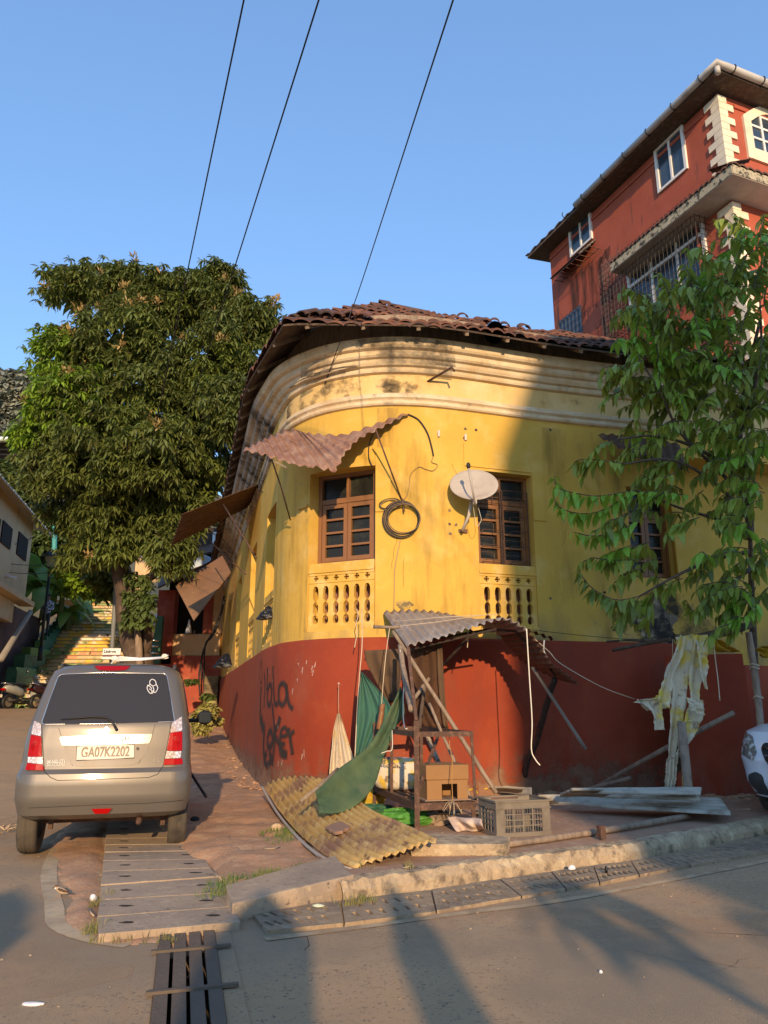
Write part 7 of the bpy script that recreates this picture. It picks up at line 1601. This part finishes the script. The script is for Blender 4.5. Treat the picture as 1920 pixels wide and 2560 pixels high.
# buildings across the street and added unseen pillars (they cast the long evening shadows)
HB=thing('house_across_street','plain plastered house across the street, its wall shading the right of the scene','house',(9,-16,0))
m=MB(); m.box((5.36+7,-19,6.9),(14,8,13.8)); m.build('wall',CRH,HB); m=MB(); m.box((5.36+7.2,-19,13.9),(14.4,8.4,.2)); m.build('roof',TILE,HB)
for k in range(4):
    for j in range(3): m=MB(); m.box((7.4+k*3,-14.99,2.6+j*3.8),(1.2,.06,1.6)); m.build('window',WGL,HB)
for k,(x,w_,h,lb) in enumerate([(.30,.50,2.38,'middle plastered gate pier across the street'),(1.12,.22,2.45,'narrow gate pier across the street, right of the middle one'),(-1.35,.75,2.42,'wide gate pier across the street, left of the middle one')]):
    t=thing('shadow_pillar',lb,'gate pier',(x,-4,0),0,'gate piers across the street'); m=MB(); m.box((x,-4,h/2),(w_,.5,h)); m.build('pillar_shaft',CRH,t,bevel=.02)
    m=MB(); m.lathe([(w_*.5,0),(w_*.38,.12),(w_*.22,.22),(.0,.32)],(x,-4,h),14); m.build('pillar_cap',CRH,t,smooth=True)
# ---------------- foliage
def leaves_mesh(name,base,dirs,length,width,droop,mt,parent=None,curl=.0,smooth=False):
    """base (N,3); dirs (N,3) unit; five-vertex curved leaves"""
    N_=len(base); L=length[:,None]; up=np.array([0,0,1.]); side=np.cross(dirs,up); sn=np.linalg.norm(side,axis=1,keepdims=True); side=np.where(sn>1e-3,side/np.maximum(sn,1e-6),np.array([1.,0,0]))
    tw=(RNG.random((N_,1))-.5)*1.6; nrm=np.cross(side,dirs); side=side*np.cos(tw)+nrm*np.sin(tw); W_=width[:,None]/2; dr=droop[:,None]; vs=[base]
    lat=(RNG.random((N_,1))-.5)*.35
    def cen(t): return base+dirs*L*(t-.22*dr*t*t)-up*L*dr*.5*t*t+side*L*lat*t*t
    for t,wf in((.22,.72),(.5,1.),(.78,.66)):
        c=cen(t); vs+=[c+side*W_*wf+nrm*W_*.22*wf,c,c-side*W_*wf+nrm*W_*.22*wf]
    vs.append(cen(1.)); V_=np.stack(vs,1).reshape(-1,3); o=np.arange(N_)[:,None]*11
    tl=[[0,2,1],[0,3,2],[10,7,8],[10,8,9]]
    for q in(1,4): tl+=[[q,q+1,q+4],[q,q+4,q+3],[q+1,q+2,q+5],[q+1,q+5,q+4]]
    F=np.concatenate([o+np.array([x]) for x in tl],1).reshape(-1,3)
    me=bpy.data.meshes.new(name); me.vertices.add(len(V_)); me.vertices.foreach_set('co',V_.ravel()); me.loops.add(F.size); me.loops.foreach_set('vertex_index',F.ravel().astype(np.int32)); me.polygons.add(len(F)); me.polygons.foreach_set('loop_start',np.arange(0,F.size,3,dtype=np.int32)); me.polygons.foreach_set('loop_total',np.full(len(F),3,dtype=np.int32)); me.polygons.foreach_set('use_smooth',np.ones(len(F),dtype=bool))
    me.update(); me.materials.append(mt); o=bpy.data.objects.new(name,me); COL.objects.link(o)
    if parent is not None: 
        o.parent=parent; V_=V_-np.array(parent.location); me.vertices.foreach_set('co',V_.ravel()); me.update()
    return o
def unit(a): return a/np.maximum(np.linalg.norm(a,axis=1,keepdims=True),1e-6)
def rosettes(centers,n,length,mt,name,parent,w=.26,droop=(.5,1.3),hang=.25):
    C=np.repeat(np.array(centers),n,0); N_=len(C); a=RNG.random(N_)*6.2832; el=RNG.uniform(-.75,.45,N_)
    D=np.stack([np.cos(a)*np.cos(el),np.sin(a)*np.cos(el),np.sin(el)],1); L=length*RNG.uniform(.6,1.15,N_)
    return leaves_mesh(name,C+RNG.normal(0,length*.07,(N_,3)),unit(D),L,L*w,RNG.uniform(*droop,N_),mt,parent)
def shell(c,r,n,front=True,lo=.72):
    out=[]
    while len(out)<n:
        v=RNG.normal(size=3); v/=np.linalg.norm(v)
        if front and v[1]>.35: continue
        k=RNG.uniform(lo,1.05)*(1+.12*math.sin(v[0]*7+c[0]*3)*math.cos(v[2]*6+c[2])); out.append(c+v*np.array(r)*k)
    return out
def limbs(name,root_pts,r0,targets,mt,parent,seed=1):
    m=MB(); m.tube(root_pts,r0,10); o=m.build(name,mt,parent,smooth=True); top=Vector(root_pts[-1])
    return o
MT=thing('mango_tree','big mango tree with drooping dark leaves and orange flowers behind the car','tree',P(330,1700,21.5))
lob=[(440,280,155),(640,250,150),(800,330,200),(1000,380,230),(1250,330,190),(1420,520,210),(1530,480,150),(1300,700,250),(700,600,280),(400,700,200),(360,900,165),(255,1130,150),(500,1000,250),(900,850,260),(1200,1000,230),(650,1250,280),(320,1350,165),(950,1250,230),(430,1600,155),(700,1600,250),(950,1600,200),(1180,1330,190),(1400,1000,200),(660,1800,130),(560,230,90),(700,215,70),(1150,240,90),(1330,210,80),(460,1850,85),(390,600,105),(1000,1850,130),(1150,1600,130)]
cs=[];csy=[];fl=[];lobes3=[]
for k,(x,y,r) in enumerate(lob):
    Zt=19.6+1.6*(hsh(k,1)-.5)+(.9 if y<450 else 0)-(.7 if 900<y<1500 else 0); sx,sy=x/2.37,600+y/2.37; c=np.array(P(sx,sy,Zt)); rr=r/2.37/1720*Zt; lobes3.append((c,rr))
    cl_=shell(c,(rr,rr*.95,rr*.92),int(34*(r/200)**2)+5); pts=[q+RNG.normal(0,.15,3)*np.array([1,.6,.8]) for q in cl_ for _ in range(7)]
    for p in pts:
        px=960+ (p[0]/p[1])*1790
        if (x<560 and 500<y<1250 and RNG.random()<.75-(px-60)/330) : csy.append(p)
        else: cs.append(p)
        if y<760 and RNG.random()<.014 or (RNG.random()<.003): fl.append(p)
# sub-clumps at the rim for an uneven outline
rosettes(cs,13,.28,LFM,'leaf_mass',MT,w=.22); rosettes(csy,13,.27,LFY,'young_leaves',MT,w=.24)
inner=[]
for c,rr in lobes3: inner+=shell(c+np.array([0,.4,0]),(rr*.8,rr*.6,rr*.8),int(45*rr*rr)+8,False,.2)
rosettes(inner,9,.45,LFM,'inner_leaves',MT,w=.4)
if fl:
    C=np.repeat(np.array(fl),30,0); N_=len(C); D=unit(RNG.normal(size=(N_,3))+np.array([0,-.3,.9])); L=RNG.uniform(.08,.22,N_); C=C+D*.05+RNG.normal(0,.05,(N_,3))+np.array([0,-.12,.05]); leaves_mesh('flower_sprays',C,D,L,L*.25,np.full(N_,.1),LFF,MT)
tb=P(338,1720,21.4); 
m=MB(); m.tube(cr([P(352,1730,21.4),P(345,1650,21.4),P(330,1600,21.3),P(318,1540,21),P(312,1470,20.8),P(300,1380,20.4),P(330,1200,20),P(360,1050,19.8)],5),[.42]*6+[.34]*6+[.3]*6+[.27]*6+[.2]*6+[.12]*6,12); tk=m.build('trunk',BARK,MT,smooth=True)
for l,r in(([P(312,1470,20.8),P(380,1440,20.6),P(430,1390,20.4),P(470,1340,20.2)],.16),([P(345,1650,21.4),P(368,1600,21.3),P(362,1540,21.2),P(350,1480,21)],.2),([P(305,1400,20.4),P(230,1300,20),P(180,1200,19.5)],.15),([P(312,1300,20.2),P(420,1180,20),P(520,1050,19.8)],.14),([P(330,1200,20),P(300,1000,19.6),P(320,880,19.4)],.12)):
    m=MB(); m.tube(cr(l,5),[lerp(r,r*.4,i/(5*(len(l)-1))) for i in range(5*(len(l)-1)+1)],8); m.build('branch',BARK,MT,smooth=True)
m=MB(); m.tube([P(352,1700,20.9),P(346,1600,20.9),P(338,1545,21)],[.11,.1,.08],8); tag(m.build('bare_stake',OLDW,smooth=True),'bare grey stake leaning on the mango trunk','stake')
# leafy vine on the trunk
vc=[np.array(P(x,y,20.4)) for x,y in [(345+35*(hsh(k,1)-.5)*2,1500+70*(hsh(k,2)-.5)*2) for k in range(80)]]; 
VN=thing('trunk_creeper','leafy creeper growing round the mango trunk','creeper',P(345,1560,20.4)); rosettes(vc,10,.24,LFB,'creeper_leaves',VN,w=.5)
# background greenery: bushes on the left, hill trees
def tree(name,label,cat,blobs,Z,mt,n,leaf,group=None,trunk=True,w=.5,fr=True):
    c0=P(blobs[0][0],blobs[0][1],Z); t=thing(name,label,cat,(c0.x,Z,max(.2,c0.z-4)),0,group); pts=[]
    for k,(x,y,r) in enumerate(blobs):
        c=np.array(P(x,y,Z+1.2*(hsh(k,3)-.5))); rr=r/1740*Z; pts+=shell(c,(rr,rr*.8,rr*.85),int(n*(r/50)**2)+6,fr,.5)
    rosettes(pts,12,leaf,mt,'crown',t,w=w,droop=(.1,.8))
    if trunk:
        b=P(blobs[0][0],blobs[0][1],Z); m=MB(); m.tube([(b.x,Z,max(0,b.z-5)),(b.x+.1,Z,b.z-2),(b.x,Z,b.z+.4)],[.22,.17,.07],8); m.build('trunk',BARK,t,smooth=True)
    return t
tree('bushy_tree','light green bushy tree at the left edge above the cream house','tree',[(20,1190,40),(60,1230,50),(15,1250,45),(90,1290,45),(110,1350,40),(60,1310,40),(140,1330,35),(30,1320,30)],34,LFB,120,.42)
tree('bushy_tree','green bushy tree behind the teal pole','tree',[(150,1290,40),(170,1350,35),(200,1330,40),(120,1400,35),(90,1420,30),(180,1400,30),(95,1370,30)],36,LFB,110,.42)
tree('hill_tree','hazy tree on the hilltop at the left edge','tree',[(0,980,70),(40,960,40),(70,985,45),(30,1040,60),(-30,1020,60),(80,1050,50)],70,LFH,150,1.0)
tree('hill_tree','tree on the slope below the hilltop, behind the mango tree','tree',[(60,1110,50),(120,1080,60),(10,1100,50)],66,LFH,120,1.0)
for k,(x,y,r) in enumerate([(215,1460,45),(150,1450,30),(250,1440,40),(180,1430,30)]):
    pass
tree('leafy_shrub','leafy shrub overhanging the left side of the painted stairs','shrub',[(190,1440,26),(165,1425,22),(215,1455,24),(230,1480,20),(185,1470,22)],27,LFY,130,.32,trunk=False)
tree('leafy_shrub','dark leafy shrub hanging over the top of the stairs','shrub',[(265,1440,32),(295,1465,26),(240,1425,28),(270,1480,22)],25,LFM,130,.34,trunk=False)
tree('potted_weeds','yellowing weeds piled against the broken pillar','weeds',[(505,1790,18),(522,1770,14),(500,1815,14),(535,1800,10)],17,mat('yellow_weed',(.3,.27,.07),.8,var=.4,vscale=5),160,.20,trunk=False)
tree('leafy_shrub','green shrub filling the gap behind the car mirror','shrub',[(480,1700,14),(520,1740,12)],24,LFB,60,.2,trunk=False)
# banana plants
def banana(base,h,n,label,seed):
    t=thing('banana_plant',label,'banana plant',base,0,'banana plants beside the stairs'); b=Vector(base); m=MB(); m.tube([b,b+Vector((0,0,h*.5))],[.14,.09],8); m.build('stem',mat('banana_stem',(.16,.19,.06),.7),t,smooth=True)
    for k in range(n):
        a=6.2832*k/n+seed; L=h*(.75+.3*hsh(k,seed)); pts=[];top=b+Vector((0,0,h*.45))
        rise=.9 if k%2 else .55; rows=[]
        for i in range(10):
            u=i/9; c=top+Vector((math.cos(a)*L*u*.75,math.sin(a)*L*u*.75,L*(rise*u-1.0*u*u*(1.25-rise*.4)))); w_=.30*h*.5*math.sin(math.pi*min(1,.06+u*.97))**.6; s_=Vector((-math.sin(a),math.cos(a),0)); rows.append([c-s_*w_+Vector((0,0,-.3*w_)),c,c+s_*w_+Vector((0,0,-.3*w_))])
        MB().grid(rows).build('leaf',BAN,t,smooth=True)
    return t
for k,(x,y,Z,h) in enumerate([(105,1530,30.5,2.6),(150,1525,30.8,2.3),(85,1490,31.5,3.0),(168,1560,31.2,1.7)]): banana(tuple(P(x,y+20,Z)),h,8,['banana plant behind the street lamp','banana plant just right of the checked-shirt person','tall banana plant against the cream house','low banana plant beside the green parapet'][k],k+.3)
# ---------------- small tree on the right, in front of the house
RT=thing('custard_apple_tree','small tree with long drooping leaf rows overhanging the yellow wall at the right','tree',P(1880,2000,9.0))
def br(pts,r,name='branch',taper=.35):
    q=cr(pts,6); m=MB(); m.tube(q,[lerp(r,r*taper,i/(len(q)-1)) for i in range(len(q))],7); m.build(name,BARK,RT,smooth=True); return q
br([P(1900,2010,10.1),P(1890,1750,9.9),P(1880,1500,9.5),P(1876,1350,9.0)],.07,'trunk'); br([P(1876,1350,9.0),P(1868,1200,8.9),P(1850,1050,8.8),P(1900,800,8.6)],.055,'trunk')
mains=[[(1872,1330,9.0),(1800,1300,8.8),(1700,1270,8.5),(1590,1225,8.3)],[(1870,1380,9.0),(1780,1400,8.8),(1690,1440,8.5),(1600,1490,8.3)],[(1868,1250,8.9),(1800,1180,8.7),(1700,1080,8.5),(1650,980,8.4),(1600,900,8.3)],[(1860,1150,8.9),(1830,1000,8.7),(1790,850,8.5),(1770,700,8.4)],[(1855,1080,8.8),(1900,900,8.5),(1900,750,8.3)],[(1872,1300,9.0),(1790,1210,8.6),(1680,1150,8.3),(1560,1160,8.1)],[(1876,1420,9.0),(1840,1450,8.6),(1780,1480,8.3)],[(1868,1220,8.9),(1760,1130,8.6),(1640,1090,8.4),(1540,1100,8.2)]]
for l in mains: br([P(*p) for p in l],.028)
twigs=[]; # (list of px pts) with leaf rows
def T(*l,fresh=False,Z=8.3,s=1.): twigs.append((l,fresh,Z,s))
T((1590,1225),(1500,1240),(1450,1235),(1395,1220),(1386,1190),fresh=True,Z=8.15); T((1590,1225),(1520,1270),(1460,1285),(1400,1270),(1385,1245),fresh=True,Z=8.2); T((1600,1300),(1540,1330),(1480,1340),(1435,1330),fresh=True,Z=8.2)
T((1600,1490),(1540,1500),(1480,1470),(1445,1425),Z=8.1); T((1600,1400),(1530,1400),(1480,1395),(1450,1410),Z=8.2); T((1600,1490),(1560,1540),(1545,1560),Z=8.2); T((1640,1460),(1620,1540),(1590,1560),Z=8.3)
T((1560,1160),(1500,1150),(1445,1150),(1435,1165),Z=8.1); T((1540,1100),(1490,1120),(1460,1190),Z=8.1); T((1700,1440),(1680,1470),(1640,1440),Z=8.4); T((1780,1480),(1740,1530),(1715,1500),Z=8.3)
T((1840,1450),(1830,1530),(1815,1550),Z=8.2,fresh=True); T((1900,1500),(1870,1540),(1815,1545),Z=8.1,fresh=True); T((1720,1240),(1660,1230),(1590,1230),Z=8.2,fresh=True); T((1690,1180),(1640,1200),(1600,1185),Z=8.3)
T((1600,900),(1560,940),(1535,930),Z=8.3); T((1650,980),(1600,1000),(1590,1060),Z=8.3); T((1600,900),(1590,840),(1600,780),(1605,765),Z=8.3,fresh=True); T((1650,950),(1640,860),(1620,800),Z=8.3,fresh=True); T((1540,860),(1545,845),(1570,850),Z=8.3,fresh=True)
for k in range(175):
    # generic filling twigs inside the crown outline
    x=lerp(1560,1925,hsh(k,21)); lo_=interp([1540,1600,1700,1780,1840,1925],[1000,760,720,640,560,540],x); y=lerp(lo_,1560,hsh(k,22)**1.15)
    if x<1640 and y>1000 and hsh(k,23)<.5: continue
    if 1640<x<1860 and y>1240 and hsh(k,29)<.5: continue
    a=math.pi+ (hsh(k,24)-.5)*2.2; L=45+60*hsh(k,25); T((x,y),(x+L*.5*math.cos(a),y+L*.35*math.sin(a)),(x+L*math.cos(a),y+L*.55*math.sin(a)+18),fresh=hsh(k,26)<.16,Z=8.0+.95*hsh(k,27),s=.85+.3*hsh(k,28))
for k in range(85):
    x=lerp(1640,1925,hsh(k,31)); lo_=interp([1640,1700,1780,1840,1925],[740,710,640,590,560],x); y=lerp(lo_,1050,hsh(k,32)); a=-math.pi/2+(hsh(k,34)-.5)*2.6; L=50+60*hsh(k,35); T((x,y),(x+L*.5*math.cos(a),y+L*.5*math.sin(a)),(x+L*math.cos(a),y+L*.8*math.sin(a)),fresh=hsh(k,36)<.2,Z=8.0+.9*hsh(k,37))
for k in range(60):
    x=lerp(1790,1935,hsh(k,51)); y=lerp(1040,1560,hsh(k,52)); a=math.pi*(.5+hsh(k,53)); L=45+50*hsh(k,54); T((x,y),(x+L*.5*math.cos(a),y+L*.3*math.sin(a)),(x+L*math.cos(a),y+L*.5*math.sin(a)+15),fresh=hsh(k,56)<.25,Z=8.0+.8*hsh(k,57))
LB=[[],[]];LD=[[],[]];LL=[[],[]];LDr=[[],[]]
tw=MB()
for l,fresh,Z,s in twigs:
    q=[P(x,y,Z+.06*i) for i,(x,y) in enumerate(l)]; q=resample(cr(q,6),12); 
    MB_t=tw.tube(q,[.006]*11+[.003],5)
    Lt=sum((q[i+1]-q[i]).length for i in range(11)); nl=max(6,int(Lt/.042)); qq=resample(q,nl)
    for i,p in enumerate(qq[1:]):
        t=(qq[i+1]-qq[i]); t.z*=.3; t=t.normalized() if t.length>1e-4 else Vector((1,0,0)); sd=Vector((-t.y,t.x,0)); 
        for sg in(-1,1):
            d=(sd*sg*.85+t*(.2+.5*hsh(i,sg,2))+Vector((1.3*(hsh(i,7,len(LL[0])*.37+sg)-.5),1.3*(hsh(i,8,len(LL[0])*.53+sg)-.5),-.15-.8*hsh(i,sg,len(LL[0])*.71)))).normalized(); f=1 if fresh else 0
            LB[f].append(tuple(p)); LD[f].append(tuple(d)); LL[f].append(s*.19*(.6+.7*hsh(i,sg,Z*9))*(.6+.4*math.sin(math.pi*min(1,(i+2)/(nl+1))))); LDr[f].append(.7+.7*hsh(i,3,sg))
o=tw.build('twigs',BARK,RT,smooth=True); o['kind']='stuff'
for f,(mt_,nm) in enumerate(((LFT,'leaf_mass'),(LFTY,'fresh_leaves'))):
    L_=np.array(LL[f]); leaves_mesh(nm,np.array(LB[f]),unit(np.array(LD[f])),L_,L_*.36,np.array(LDr[f]),mt_,RT)
# trees across the street whose shadows reach the road
def street_tree(x,y,h,r,label,seed):
    t=thing('street_tree',label,'tree',(x,y,0),0,'trees across the street'); pts=[]
    for k in range(9): c=np.array([x+r*.8*(hsh(k,seed)-.5)*2,y+r*.6*(hsh(k,seed+1)-.5),h+r*.7*(hsh(k,seed+2)-.5)*2]); pts+=shell(c,(r*.4,r*.4,r*.3),8,False,.3)
    rosettes(pts,9,.35,LFM,'crown',t,w=.35); m=MB(); m.tube([(x,y,0),(x+.1,y,h*.5),(x,y,h)],[.12,.09,.04],8); m.build('trunk',BARK,t,smooth=True)
    for k in range(6): a=k*1.05+seed; m=MB(); m.tube([(x,y,h*.55),(x+r*.5*math.cos(a),y+r*.3*math.sin(a),h*.85),(x+r*.9*math.cos(a),y+r*.5*math.sin(a),h+.3*r*math.sin(k*2))],[.05,.035,.01],6); m.build('branch',BARK,t,smooth=True)
street_tree(2.9,-4.2,2.0,1.0,'sparse young tree across the street, right of the gate piers',3)
